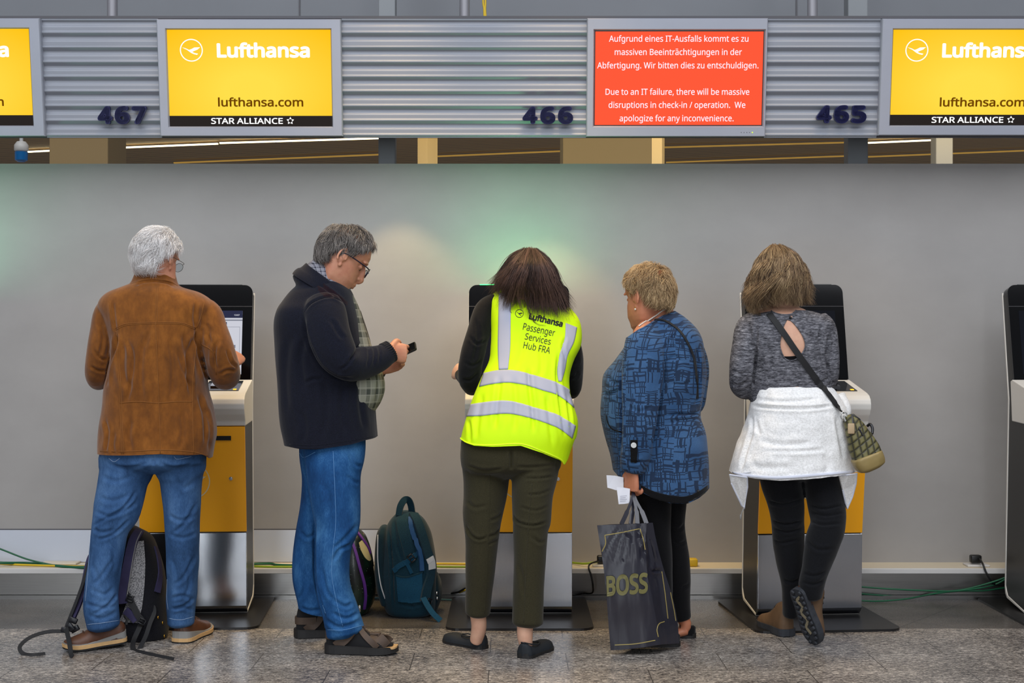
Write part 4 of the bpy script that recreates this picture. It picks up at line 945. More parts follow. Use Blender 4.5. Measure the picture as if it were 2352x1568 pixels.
V = creases(V, N, [([(268, 764), (266, 800), (249, 843), (243, 893)], 5, 14.9), ([(450, 752), (453, 800), (466, 845), (478, 880)], 5, 16.1), ([(450, 690), (447, 730), (452, 760)], 5, 7.5), ([(258, 690), (262, 730), (266, 765)], 5, 6.0),
    ([(309, 655), (330, 648), (357, 646), (385, 650), (404, 660)], 3.5, 9.0), ([(285, 780), (282, 850), (300, 900)], 9, 9.0), ([(330, 770), (322, 850), (328, 930)], 8, 7.5), ([(390, 775), (398, 850), (392, 930)], 8, 7.5), ([(420, 760), (430, 830), (440, 900)], 7, 9.0),
    ([(300, 960), (295, 1000), (302, 1040)], 8, 7.5), ([(415, 940), (420, 990), (412, 1035)], 8, 7.5), ([(455, 900), (470, 960), (473, 1030)], 6, 10.5), ([(500, 780), (492, 815), (498, 850)], 5, 9.0), ([(520, 800), (530, 830), (545, 845)], 4, 9.0), ([(505, 860), (520, 850), (545, 850)], 4, 7.5),
    ([(215, 800), (228, 820), (246, 828)], 4, 7.5), ([(208, 840), (225, 850), (244, 850)], 4, 7.5), ([(470, 740), (480, 760), (478, 800)], 5, 7.5), ([(230, 740), (236, 780), (228, 820)], 5, 7.5), ([(262, 990), (258, 1020), (262, 1044)], 6, 6.0), ([(362, 745), (364, 850), (366, 1040)], 2.2, 3.8), ([(452, 765), (435, 800), (432, 860), (440, 920)], 6, 9), ([(290, 775), (305, 820), (300, 880), (288, 930)], 6, 9), ([(340, 760), (335, 800)], 6, 5), ([(405, 800), (425, 860), (440, 890)], 5, 8), ([(470, 760), (492, 800), (490, 850)], 5, 7), ([(240, 960), (248, 1000), (242, 1040)], 5, 7), ([(470, 930), (482, 980), (480, 1040)], 5, 8)])
tr = bvh(V, F); g = G()
for s in ([(262, 755), (287, 744), (320, 741), (357, 740), (395, 740), (421, 742), (450, 753)], [(264, 758), (288, 747), (320, 744), (357, 743), (395, 743), (421, 745), (449, 756)], [(359, 656), (358, 700), (357, 741), (362, 850), (367, 980), (368, 1042)], [(363, 656), (361.5, 700), (361, 741)],
    [(268, 766), (270, 812), (274, 894), (277.5, 980), (280, 1042)], [(272, 766), (274, 812), (278, 894), (281.5, 980), (284, 1042)], [(450, 757), (451, 786), (446.6, 831), (442, 891), (443, 960), (445, 1042)], [(274, 925), (316, 922), (364, 925), (405, 922), (442, 922)],
    [(252, 690), (258, 725), (266, 764)], [(470, 690), (462, 725), (452, 752)], [(300, 652), (330, 643), (360, 641), (390, 646), (408, 657)], [(230, 1036), (300, 1036), (370, 1033), (440, 1037), (478, 1047)], [(463, 790), (490, 810), (497, 860)]):
    seam(g, tr, s, .0016, .0004, 1)
garment('suede_jacket', p1, V, F, [M['suede'], flat_once('suede_seam_highlight', '#87531d', .85)], g)  # seam highlight put into a lighter suede colour
V, F, N = fuse([spans([(232, 472, 1030, .15), (231, 472, 1062, .15)], 6.1)] + LR(legL, legR), .006, 5); V = ripple(V, N, .003, 11, 2)
V = creases(V, N, [([(215, 1172), (250, 1185), (290, 1170), (318, 1150)], 5, 5.4), ([(212, 1215), (235, 1222), (270, 1215)], 5, 5.4), ([(225, 1140), (260, 1150), (300, 1135)], 6, 3.6), ([(230, 1090), (265, 1105), (310, 1090)], 6, 3.0), ([(245, 1240), (262, 1270), (258, 1320)], 6, 3.6),
    ([(210, 1290), (225, 1330), (230, 1370)], 6, 3.0), ([(195, 1385), (230, 1395), (268, 1390)], 5, 5.4), ([(200, 1410), (235, 1420), (272, 1402)], 5, 4.8), ([(205, 1350), (240, 1365), (262, 1345)], 5, 3.6), ([(385, 1180), (415, 1195), (455, 1180)], 5, 4.2), ([(384, 1225), (420, 1235), (455, 1222)], 5, 3.6),
    ([(400, 1090), (420, 1120), (450, 1105)], 6, 3.0), ([(395, 1280), (405, 1320), (400, 1360)], 5, 3.6), ([(390, 1375), (420, 1368), (448, 1378)], 5, 4.8), ([(390, 1398), (420, 1394), (446, 1402)], 4.5, 4.8), ([(430, 1300), (435, 1340), (425, 1370)], 5, 3.6), ([(353, 1052), (352, 1070)], 5, 4.8), ([(360, 1060), (400, 1075), (450, 1062)], 5, 3.6), ([(240, 1060), (290, 1075), (345, 1062)], 5, 3.6), ([(318, 1120), (285, 1165), (235, 1195), (212, 1210)], 4, 7), ([(300, 1190), (262, 1225), (222, 1240)], 4, 6), ([(262, 1280), (235, 1320), (215, 1345)], 5, 5), ([(272, 1360), (245, 1392), (210, 1412)], 4, 7), ([(455, 1150), (425, 1200), (392, 1228)], 5, 5), ([(450, 1270), (425, 1320), (400, 1345)], 5, 5), ([(448, 1372), (420, 1392), (395, 1400)], 4, 6)])
tr = bvh(V, F); g = G()
for s in ([(208, 1230), (203, 1300), (196, 1380)], [(384, 1330), (383, 1370), (386, 1400)], [(200, 1434), (235, 1430), (274, 1424)], [(388, 1420), (415, 1423), (444, 1416)], [(250, 1052), (262, 1060), (275, 1052)], [(400, 1048), (408, 1054), (440, 1048)]): seam(g, tr, s, .0011, mi=1)
garment('jeans', p1, V, F, [M['denim1'], flat_once('denim_thread', '#8ea2bd', .8)], g)
def vol1(d): return .014 + .018*max(0, d[2]) + .014*max(0, -d[1]) + .006*abs(d[0])
short_hair(p1, mx, M['hairwhite'], 12000, lambda d: .055 if d[1] < -.15 else .036, vol1, lambda d: np.array((d[0]*.7 - .25, -.5, -.75)) + np.array((0, .25, .9))*max(0, d[2]-.4), [(0, 52), (35, 45), (58, 34), (76, 20), (92, 20), (104, 22), (116, 6), (128, -26), (150, -36), (180, -38)], 11, .00062, .3)
# wire spectacles: a hook and lens seen past the right cheek
def spectacles(parent, mx, frame, r=.0011, dz=0, fw=.0):
    o = mk('spectacles', *tube_geo(catmull([mx @ Vector(v) for v in ((-.009, .114, .014+dz), (0, .116, .017+dz), (.009, .114, .014+dz))], 4), r, 6), frame, parent)
    for sg in (-1, 1):
        ring = [mx @ Vector((sg*.034 + .025*math.cos(a), .112 - .006*(sg*math.cos(a) + 1)/2, .008 + dz + .0195*math.sin(a))) for a in np.linspace(0, 2*math.pi, 26)]
        gg = G(); gg.tube(ring, r, 6); gg.tube(catmull([mx @ Vector(v) for v in ((sg*.058, .104, .020+dz), (sg*.074, .088, .022+dz), (sg*.083, .02, .022+dz), (sg*.085, -.015, .018+dz), (sg*.083, -.032, -.006+dz))], 5), r*1.3, 6); mk('rim', gg.V, gg.F, frame, o)
        gl = G(); gl.add(ring[:-1], [tuple(range(25))]); gl.add([v + (mx.to_3x3() @ Vector((0, .0015, 0))) for v in ring[:-1]], [tuple(range(24, -1, -1))]); mk('lens', gl.V, gl.F, M['lens'], o, smooth=False)
    return o
spectacles(p1, mx, M['wire'], .0009)
def sneaker(parent, heel, toe, w, h0=0):
    m, L = foot_mx(heel, toe); V, F = upper_geo(m, L, w, [(.0, .075, 1.0), (.05, .088, .98), (.2, .098, .92), (.36, .095, .92), (.5, .085, .96), (.65, .068, .98), (.8, .055, .97), (.92, .044, .93), (.99, .032, .9)], .024, .012)
    o = mk('shoe', V, F, M['leatherbrown'], parent)
    sole('midsole', o, m, L, w*1.02, lambda x: .016, lambda x: .026 + .026*max(0, 1 - x/L*1.7), M['midgrey'], .004, .012); sole('cream_sole', o, m, L, w*1.05, .007, lambda x: .022, M['crepe'], .006, .012); sole('outsole', o, m, L, w*1.04, 0, .008, M['rubber'], .005, .012)
    g = G()
    for t, hh in ((.42, .094), (.5, .088), (.58, .08), (.66, .07)): g.tube(catmull([m @ Vector((t*L, -w*.5, hh - .012)), m @ Vector((t*L + .004, 0, hh + .003)), m @ Vector((t*L, w*.5, hh - .012))], 4), .0022, 6)
    g.obj('laces', M['leatherdark'], o)
    V, F = upper_geo(m, L, w*1.03, [(-.01, .07, 1), (.04, .082, 1), (.12, .07, 1), (.2, .05, 1.0), (.27, .03, 1.0)], .024); mk('heel_counter', V, F, M['leatherdark'], o)
    g = G(); g.tube([m @ Vector((-.006, 0, .07)), m @ Vector((-.012, 0, .09)), m @ Vector((-.002, 0, .108))], .006, 8, sq=.4); g.obj('pull_tab', M['rubber'], o); return o
hL = W(289, 1481, 6.06); tL = W(147, 1499, 5.945); hL[2] = .018; tL[2] = 0.0
sneaker(p1, hL, tL, .048)
h = W(412, 1477, 6.10); h[2] = 0; t = h + (.05, .28, 0); sneaker(p1, h, t, .052)

# ================================================================== 2  man in the navy cardigan, looking at a phone
d0 = 6.05
torso = [(694, 790, 648, .10), (672, 806, 668, .14), (652, 815, 692, .17), (639, 821, 712, .195), (633, 828, 742, .205), (634, 836, 785, .2), (637, 846, 832, .195), (640, 853, 880, .195), (643, 860, 930, .2), (647, 864, 975, .2), (654, 866, 1008, .2), (662, 866, 1045, .2)]
ncol = [(733, 672, 6.04, 72, .12), (743, 656, 6.04, 66, .105), (750, 643, 6.04, 60, .092)]
armR = [(742, 692, 5.90, 40, .055), (745, 715, 5.87, 50, .065), (755, 765, 5.84, 50, .072), (775, 812, 5.83, 47, .072), (800, 838, 5.84, 37, .066), (835, 833, 5.89, 38, .058), (868, 823, 5.93, 32, .05), (893, 809, 5.96, 25, .043)]
armL = [(800, 720, 6.24, 30, .06), (820, 790, 6.27, 32, .06), (835, 850, 6.26, 28, .055), (868, 852, 6.18, 20, .045)]
shirt = [(785, 806, 668, .06), (785, 824, 705, .075), (785, 836, 745, .09), (775, 854, 795, .11), (770, 872, 840, .13), (760, 882, 870, .155), (760, 883, 898, .155), (760, 875, 922, .15), (760, 862, 943, .14)]
legN = [(768, 1000, 5.98, 72, .10), (768, 1050, 5.96, 70, .1), (767, 1100, 5.95, 61, .1), (774.5, 1200, 5.94, 52, .09), (767, 1248, 5.93, 43, .085), (763.5, 1310, 5.93, 39, .08), (767, 1354, 5.93, 40, .078), (780, 1400, 5.93, 42.5, .076), (794, 1452, 5.93, 45, .075)]
legF = [(755, 1000, 6.14, 68, .1), (752, 1050, 6.15, 64, .1), (748, 1100, 6.17, 55, .1), (738, 1150, 6.19, 47, .095), (721, 1213, 6.2, 40, .088), (710, 1275, 6.21, 38, .082), (711, 1327, 6.21, 38.5, .08), (719, 1379, 6.21, 36, .076), (724, 1428, 6.21, 36, .072)]
mx = head_mx(785, 598, 6.03, -74, -33, 0, 1.06)
pts = head_parts(mx, 1.16, .92) + [limb([(742, 660, 6.04, 52, .075), (760, 628, 6.04, 47, .066), (778, 605, 6.03, 44, .062)], 4)]
pts += [limb(shrink(rows_of(torso, d0)[:-3], .76), 4, level=True)] + LR(shrink(armR, .72), shrink(armL, .72), shrink(legN[:-1], .72), shrink(legF[:-1], .68))
wR = W(890, 806, 5.965); wL = W(876, 847, 6.16)
hand_parts.right = True; pts += hand_parts(wR, (.66, .42, -.10), (-.05, .15, 1.0), s=.98, curls=[(40, 58, 35), (50, 62, 35), (58, 60, 35), (66, 58, 35)], tcurl=.4, spread=.16); pts += [limb([(868, 822, 5.93, 20, .034), (900, 802, 5.97, 18, .026)], 3)]
hand_parts.right = False; pts += hand_parts(wL, (.80, -.20, .42), (-.45, .2, .8), s=1.0, curls=[(22, 40, 30), (26, 42, 30), (30, 44, 30), (34, 46, 30)]); pts += [limb([(850, 853, 6.2, 16, .03), (880, 845, 6.15, 14, .024)], 3)]
pts += [limb([(783, 1400, 5.93, 19, .034), (785, 1462, 5.92, 13, .022)], 3), limb([(716, 1370, 6.22, 17, .03), (712, 1402, 6.23, 11, .018)], 3)]
p2 = person((W(768, 0, 6.03)[0], 6.03, 0), pts, M['skin1'], 'grey-haired person with glasses in a navy cardigan looking down at a phone', .0034, 1)
V, F, N = fuse([spans(torso, d0, 2.8), limb(ncol, 4)] + LR(armL, armR), .0062, 5)
V = hem_clamp(V, [(640, 1026), (662, 1027), (690, 1031), (726, 1031), (807, 1020), (839, 1012), (866, 1009), (890, 1009)], 5.87); V = ripple(V, N, .0035, 8, 3)
V = creases(V, N, [([(698, 717), (702, 760), (720, 810), (742, 845), (780, 868), (822, 868)], 5, 12), ([(698, 717), (715, 696), (748, 682), (775, 685), (795, 700)], 3, 4), ([(684, 632), (715, 640), (755, 668), (790, 696)], 4, 6), ([(700, 770), (690, 830), (700, 900)], 9, 7), ([(740, 870), (750, 930), (742, 1010)], 9, 6),
    ([(790, 880), (785, 940), (795, 1000)], 8, 6), ([(830, 880), (828, 930), (838, 990)], 7, 6), ([(665, 760), (655, 860), (662, 960)], 10, 5), ([(815, 800), (835, 790), (850, 800)], 4, 6), ([(800, 830), (815, 812), (822, 790)], 4, 7), ([(780, 850), (800, 835), (812, 815)], 4, 5),
    ([(845, 795), (848, 820), (842, 845)], 3.5, 4), ([(857, 793), (861, 815), (857, 840)], 3, 4), ([(868, 792), (873, 812), (870, 834)], 3, 4), ([(700, 880), (720, 870), (740, 872)], 5, 6), ([(690, 940), (700, 980), (695, 1020)], 8, 5), ([(760, 730), (775, 760), (790, 780)], 6, 5)])
tr = bvh(V, F); g = G()
seam(g, tr, [(698, 717), (715, 696), (748, 682), (775, 685), (795, 700)], .0016); seam(g, tr, [(665, 1020), (726, 1022), (807, 1011), (864, 1000)], .0012)
g3 = G(); g3.add(*limb([(735, 666, 6.04, 73, .122), (738, 661, 6.04, 73, .118), (745, 650, 6.04, 68, .106), (750, 641, 6.04, 62, .094), (752, 638, 6.04, 58, .086)], 5, 44, cap=False))
cp = to_px(V[np.asarray(F)].mean(1)); yoke = [(722, 640), (745, 652), (775, 674), (800, 694), (797, 702), (775, 686), (748, 683), (734, 672)]
in_yoke = in_poly(cp, np.array(yoke, float)) & (V[np.asarray(F)].mean(1)[:, 1] < d0)
c2 = garment('cardigan', p2, V, F, [M['navyknit'], M['burgundy']], g); c2.data.polygons.foreach_set('material_index', np.concatenate([in_yoke.astype(np.int32), np.zeros(len(g.F), np.int32)]))
mk('turned_collar', g3.V, g3.F, M['navyknit'], c2)
g = G(); A = limb([(886, 813, 5.953, 26.5, .045), (892, 809.5, 5.96, 26.5, .0445), (898, 806, 5.966, 24.5, .042)], 4, cap=False); g.add(*A)
for k in range(30):
    a = 2*math.pi*k/30; c, s = math.cos(a), math.sin(a); e0, e1 = W(885, 813.5, 5.953), W(898.5, 805.5, 5.966); ax = e1 - e0; n1 = np.array((ax[2], 0, -ax[0])); n1 /= np.linalg.norm(n1); b1 = np.cross(ax/np.linalg.norm(ax), n1)
    g.tube([e0 + n1*c*.0475 + b1*s*.046, e1 + n1*c*.0445 + b1*s*.043], .0022, 5)
g.obj('ribbed_cuff', M['ribknit'], c2)
V, F, N = fuse([spans(shirt, 6.05, 2.2)], .006, 4); V = creases(V, N, [([(870, 860), (868, 890), (862, 930)], 5, 4), ([(845, 760), (852, 790), (850, 820)], 5, 4)])
sh = garment('plaid_shirt', p2, V, F, [M['plaid']])
V, F = limb([(752, 643, 6.035, 58, .082), (757, 634, 6.035, 57, .079), (763, 624, 6.035, 53, .074)], 4); mk('shirt_collar', V, F, M['collarplaid'], sh)
V, F, N = fuse(LR(legN, legF), .006, 5); V = ripple(V, N, .003, 9, 4)
V = hem_clamp(V, [(640, 1417), (689, 1417), (720, 1427), (748, 1433), (749, 1455), (770, 1457), (800, 1453), (838, 1441), (870, 1441)], 6.0)
V = creases(V, N, [([(723, 1180), (722, 1260), (726, 1340), (750, 1432)], 4, 10), ([(809, 1250), (780, 1262), (766, 1290)], 5, 8), ([(826, 1200), (790, 1240), (765, 1262)], 6, 6), ([(745, 1105), (755, 1150), (750, 1190)], 8, 5), ([(800, 1040), (815, 1065), (833, 1072)], 5, 6), ([(795, 1090), (812, 1105), (828, 1110)], 5, 5),
    ([(765, 1375), (790, 1392), (812, 1385)], 5, 8), ([(760, 1405), (795, 1420), (826, 1405)], 5, 8), ([(745, 1420), (780, 1440), (832, 1425)], 5, 7), ([(690, 1395), (710, 1402), (738, 1400)], 5, 6), ([(685, 1380), (700, 1350), (698, 1310)], 6, 6), ([(740, 1300), (748, 1350), (765, 1380)], 5, 6), ([(690, 1220), (705, 1235), (722, 1225)], 5, 6)])
tr = bvh(V, F); g = G(); seam(g, tr, [(765, 1035), (769, 1120), (771, 1200), (765, 1260), (762, 1320), (775, 1390), (788, 1440)], .0011, mi=1)
seam(g, tr, [(752, 1446), (790, 1446), (834, 1435)], .0012, mi=1); seam(g, tr, [(692, 1409), (708, 1415), (722, 1420)], .0012, mi=1); seam(g, tr, [(688, 1040), (698, 1050), (724, 1038)], .0011, mi=1)
garment('jeans', p2, V, F, [M['denim2'], flat_once('denim_thread_bright', '#5f8fc0', .8)], g)
def vol2(d): return .010 + .016*max(0, d[2]) + .012*max(0, d[1])*max(0, d[2]) + .008*max(0, -d[1])
short_hair(p2, mx, M['hairgrey'], 10000, lambda d: .05 if d[1] < -.2 else (.034 if d[2] > .5 else .018), vol2, lambda d: np.array((d[0]*.9, .15 + .55*max(0, d[2]) - .5*max(0, -d[1]), -.85)) , [(0, 54), (35, 48), (60, 30), (74, 8), (90, 4), (100, 16), (118, 0), (128, -22), (150, -30), (180, -32)], 12, .00066, .3)
spectacles(p2, mx, M['frame'], .0021)
def sandal(parent, heel, toe, w):
    m, L = foot_mx(heel, toe); base = .036
    V, F = upper_geo(m, L*.96, w*.86, [(.03, .09, .85), (.08, .14, .87), (.2, .165, .86), (.34, .15, .84), (.46, .112, .88), (.6, .086, .9), (.75, .066, .9), (.88, .055, .86), (.97, .044, .75)], base - .008); so = mk('sock', V, F, M['sock'], parent); tr = bvh(V, F)
    o = sole('sandal', parent, m, L, w, lambda x: .003 + .010*max(0, x/L - .75), lambda x: .036 - .012*x/L, M['rubber'], .003, .006); sole('footbed', o, m, L, w*.97, lambda x: .033 - .012*x/L, lambda x: .040 - .012*x/L, M['rubber'], .002, .006)
    m2 = m @ Matrix.Translation((L*.80, 0, 0)); sole('toe_ledge', o, m2, L*.2, w*.78, .026, .033, M['crepe'], 0, .004)
    g = G()
    def band(t0, t1, z0, z1, wd, mat=0):
        P = []; U = []
        for k in np.linspace(-1.42, 1.42, 21):
            t = t0 + (t1-t0)*(1-abs(k)); x = t*L; o_ = Vector((x, 0, base + .01)); dv = Vector((0, math.sin(k*1.35), math.cos(k*1.35)))
            h = tr.ray_cast(m @ (o_ + dv*.2), -(m.to_3x3() @ dv)); 
            if h[0] is None: continue
            P.append(np.array(h[0]) + np.array(m.to_3x3() @ dv)*.003); U.append(np.array(m.to_3x3() @ dv))
        ribbon(g, P, wd, np.array(U), .003, mat)
    band(.26, .47, 0, 0, .04); band(.66, .46, 0, 0, .024); band(.80, .66, 0, 0, .05)
    P = []; U = []
    for a in np.linspace(-2.0, 2.0, 22):
        dv = Vector((-math.cos(a), math.sin(a), 0)); h = tr.ray_cast(m @ (Vector((.27*L, 0, .075)) + dv*.3), -(m.to_3x3() @ dv))
        if h[0] is not None: P.append(np.array(h[0]) + np.array(m.to_3x3() @ dv)*.003); U.append(np.array(m.to_3x3() @ dv))
    ribbon(g, P, .03, np.array(U), .003); st = g.obj('strap', M['taupe'], o)
    g = G(); g.rbox(-.022, .022, -.014, .014, -.004, .005, .003, 2); c = m @ Vector((.685*L, w*-.10, .0795)); g.V = [tuple((m.to_3x3() @ Vector(v)) + c) for v in g.V]; g.obj('buckle_tab', M['taupe'], st); return o
h = W(747, 1505, 5.93); h[2] = 0; t = W(914, 1505, 5.90); t[2] = 0; sandal(p2, h, t, .050)
h = W(676, 1466, 6.23); h[2] = 0; t = h + (.285, .05, 0); sandal(p2, h, t, .050)

# phone held in front of him
pc = W(922, 809, 6.06); u = np.array((.88, -.06, .40)); u /= np.linalg.norm(u); v = np.array((-.28, .90, .34)); v -= u*u.dot(v); v /= np.linalg.norm(v); n_ = np.cross(u, v)
def slab3(c, u, v, n, a, b, t, r):
    P = []
    for sx, sy, a0 in ((1, 1, 0), (-1, 1, 90), (-1, -1, 180), (1, -1, 270)):
        P += [((a-r)*sx + r*math.cos(math.radians(a0+k*22.5)), (b-r)*sy + r*math.sin(math.radians(a0+k*22.5))) for k in range(5)]
    g = G(); g.prism(P, lambda p: c + u*p[0] + v*p[1] - n*t, lambda p: c + u*p[0] + v*p[1] + n*t); return g
ph = root('smartphone', tuple(pc), 'black smartphone held by the person in the navy cardigan', 'phone')
slab3(pc, u, v, n_, .068, .036, .0042, .009).obj('phone_case', M['black'], ph, smooth=False); slab3(pc + n_*.0044, u, v, n_, .064, .033, .0004, .006).obj('screen', M['glass'], ph, smooth=False)
# ================================================================== 3  woman in the yellow vest, bent over the middle kiosk
vest = [(1136, 1254, 671, .07, 6.30), (1123, 1284, 688, .10, 6.285), (1125, 1310, 708, .115, 6.265), (1127, 1329, 732, .13, 6.245), (1128, 1336, 760, .14, 6.22), (1127, 1334, 795, .148, 6.18), (1124, 1318, 828, .152, 6.14), (1108, 1308, 862, .156, 6.10), (1092, 1309, 897, .16, 6.06), (1079, 1318, 931, .162, 6.03), (1068, 1327, 966, .166, 6.0), (1059, 1325, 1000, .17, 5.98), (1056, 1313, 1032, .17, 5.97), (1056, 1302, 1080, .17, 5.97)]
armL = [(1140, 694, 6.28, 22, .05), (1116, 712, 6.26, 26, .055), (1100, 760, 6.23, 27, .056), (1084, 820, 6.2, 28, .055), (1079, 868, 6.21, 26, .054), (1084, 885, 6.27, 22, .045), (1072, 873, 6.38, 17, .038), (1060, 862, 6.46, 15, .034)]
armR = [(1290, 745, 6.25, 20, .05), (1310, 775, 6.22, 18, .05), (1320, 815, 6.19, 19, .052), (1318, 860, 6.19, 21, .052), (1315, 892, 6.24, 20, .046), (1300, 880, 6.42, 16, .036)]
legL = [(1116, 1060, 5.99, 56, .11), (1117, 1100, 5.98, 53, .105), (1114, 1140, 5.97, 50, .1), (1109, 1180, 5.96, 46.5, .09), (1107, 1235, 5.95, 39, .08), (1103.5, 1305, 5.95, 34.5, .068), (1100, 1360, 5.96, 31, .06), (1097, 1408, 5.97, 29, .056)]
legR = [(1229, 1062, 5.95, 57, .11), (1227, 1100, 5.93, 52.5, .105), (1223, 1138, 5.91, 47.5, .1), (1221.5, 1193, 5.89, 44.5, .09), (1218.5, 1217, 5.88, 40.5, .084), (1217.5, 1275, 5.87, 37.5, .076), (1214, 1344, 5.86, 36, .066), (1212, 1431, 5.85, 36, .06)]
mx = head_mx(1213, 640, 6.26, -6, -50, 0, 1.0)
pts = head_parts(mx) + [limb([(1208, 705, 6.26, 44, .06), (1210, 668, 6.25, 36, .055), (1212, 640, 6.27, 36, .055)], 4)]
pts += [limb(shrink(rows_of(vest[:-3], 6.1), .78), 4, level=True)] + LR(shrink(armL, .72), shrink(armR, .72), shrink(legL, .72), shrink(legR, .72))
hand_parts.right = False; pts += hand_parts(W(1057, 858, 6.48), (-.25, .75, .12), (.3, .2, .9), s=.9, curls=[(25, 35, 25)]*4); hand_parts.right = True; pts += hand_parts(W(1296, 875, 6.45), (-.4, .8, .3), (-.6, .1, .8), s=.9)
pts += [limb([(1095, 1385, 5.97, 21, .042), (1098, 1412, 5.97, 18.5, .036), (1100, 1440, 5.98, 17.5, .036), (1094, 1470, 6.0, 15, .04)], 3), limb([(1208, 1400, 5.85, 22, .042), (1206, 1436, 5.85, 19, .036), (1206, 1465, 5.85, 17.5, .036), (1210, 1492, 5.87, 13, .035)], 3)]
p3 = person((W(1165, 0, 5.95)[0], 5.95, 0), pts, M['skin2'], 'long-haired person in a yellow reflective vest bending over the green-lit kiosk')
V, F, N = fuse(LR(armL, armR) + [spans([(r[0]+10, r[1]-10, r[2]+6, r[3]*.86, r[4]) for r in vest[:-4]], 6.1, 2.3)], .006, 5); V = ripple(V, N, .003, 14, 5)
V = creases(V, N, [([(1078, 770), (1095, 790), (1120, 780)], 4, 6), ([(1068, 830), (1085, 840), (1108, 825)], 4, 6), ([(1062, 870), (1080, 872), (1100, 855)], 4, 6), ([(1092, 725), (1098, 780), (1085, 840)], 5, 6), ([(1328, 850), (1322, 865), (1310, 872)], 4, 6), ([(1330, 820), (1322, 835), (1312, 836)], 4, 5)])
garment('black_top', p3, V, F, [M['blackcloth']])
V, F, N = fuse([spans([(1059, 1289, 1010, .15), (1057, 1290, 1045, .16), (1060, 1288, 1072, .155)], 5.98, 2.6)] + LR(legL, legR) + [ball(W(1120, 1066, 5.91), (.09, .06, .06)), ball(W(1230, 1062, 5.89), (.085, .06, .06))], .006, 6); V = ripple(V, N, .0015, 10, 6)
V = creases(V, N, [([(1174, 1030), (1175, 1060), (1174, 1080)], 5, 12), ([(1070, 1068), (1110, 1080), (1160, 1076)], 4, 6), ([(1180, 1072), (1230, 1072), (1285, 1064)], 4, 5), ([(1200, 1098), (1240, 1098), (1275, 1092)], 3.5, 6), ([(1205, 1135), (1240, 1134), (1268, 1122)], 3.5, 5), ([(1176, 1178), (1190, 1198), (1225, 1206), (1262, 1196)], 3.5, 10), ([(1190, 1162), (1230, 1172), (1262, 1160)], 3.5, 5),
    ([(1070, 1205), (1082, 1228), (1100, 1238), (1122, 1232)], 3.5, 9), ([(1120, 1232), (1138, 1226), (1150, 1212)], 3.5, 7), ([(1118, 1252), (1135, 1244), (1146, 1238)], 3.5, 5), ([(1125, 1195), (1140, 1190), (1154, 1178)], 4, 5), ([(1072, 1150), (1090, 1165), (1120, 1160)], 5, 4), ([(1220, 1230), (1238, 1245), (1254, 1240)], 5, 5), ([(1190, 1290), (1200, 1330), (1205, 1380)], 6, 4)])
tr = bvh(V, F); g = G()
for s in ([(1125, 1090), (1124, 1160), (1121, 1240), (1118, 1320), (1113, 1408)], [(1222, 1110), (1216, 1180), (1211, 1260), (1207, 1340), (1203, 1428)]): seam(g, tr, s, .0022, n=12, lift=-.0007)
garment('trousers', p3, V, F, [M['olive']], g)
V, F, N = fuse([spans(vest, 6.1, 2.6)], .006, 5)
V = hem_clamp(V, [(1030, 1009), (1055, 1010), (1072, 1018), (1089, 1023), (1132, 1024.6), (1196, 1022), (1243, 1038), (1286, 1057), (1297, 1070), (1305, 1058), (1321, 1012), (1340, 1005)], 5.83); V = ripple(V, N, .0025, 7, 8)
V = creases(V, N, [([(1213, 840), (1215, 880), (1222, 940), (1226, 1000)], 6, 9), ([(1150, 860), (1143, 920), (1136, 990)], 7, 7), ([(1180, 860), (1185, 920), (1180, 1000)], 8, 5), ([(1284, 800), (1280, 860), (1284, 900), (1292, 960), (1298, 1010)], 5, 10), ([(1300, 900), (1308, 950), (1312, 1000)], 4, 7), ([(1255, 900), (1262, 960), (1270, 1030)], 7, 6), ([(1300, 770), (1292, 800), (1302, 830)], 4, 6),
    ([(1110, 900), (1100, 950), (1092, 1010)], 7, 5), ([(1205, 760), (1200, 800), (1185, 850)], 9, 3), ([(1240, 790), (1244, 830), (1240, 870)], 7, 4), ([(1075, 960), (1080, 990), (1078, 1018)], 5, 5)])
tr = bvh(V, F); g = G(); P_ = lambda t, b, nu=44, nv=8: patch(g, tr, t, b, nu, nv, .0016, 1, .0008)
P_([(1146, 674.5), (1145, 740), (1144, 800), (1146, 849)], [(1174, 671), (1173, 740), (1172, 800), (1167, 848)])
P_([(1299, 742), (1297, 775), (1286, 812), (1280, 850), (1283, 876)], [(1325, 752), (1318, 785), (1304, 815), (1297, 850), (1289, 876)])
P_([(1111, 857), (1140, 851), (1164, 849.5), (1190, 852), (1214, 858), (1248, 868), (1278, 878), (1300, 890), (1313, 899)], [(1101, 888), (1130, 882), (1164, 878.5), (1190, 881), (1214, 886), (1248, 897), (1278, 906), (1302, 922), (1318, 936)], 60)
P_([(1080, 928.6), (1110, 924), (1143, 920), (1170, 920.5), (1196, 926), (1229, 936), (1260, 945), (1282, 953), (1306, 967), (1322, 978)], [(1070, 956), (1105, 955), (1139, 951), (1168, 950), (1194, 954), (1229, 963), (1258, 973), (1282, 983), (1302, 997), (1314, 1007)], 60)
for s in ([(1060, 1011), (1089, 1020.5), (1132, 1022), (1196, 1019.5), (1243, 1035), (1286, 1054), (1296, 1066)],): seam(g, tr, s, .0028, mi=2)
ve = garment('reflective_vest', p3, V, F, [M['hivis'], M['reflex'], M['hivisedge']], g)
g = G()
def on(tr_, lift): return lambda a, b: cast(tr_, a, b, lift)[0]
rot = lambda ox, oy, ang: (lambda a, b: on(tr, .0016)(ox + a*math.cos(ang) - b*math.sin(ang), oy + a*math.sin(ang) + b*math.cos(ang)))
emblem(g, rot(1193, 720, .22), 0, 0, 9.6, 0, .12); mk('back_emblem', g.V, g.F, M['print'], ve, smooth=False); g = G(); put_text(g, 'Lufthansa', 0, 79, 0, -14.5, rot(1214, 733, .235), .036)
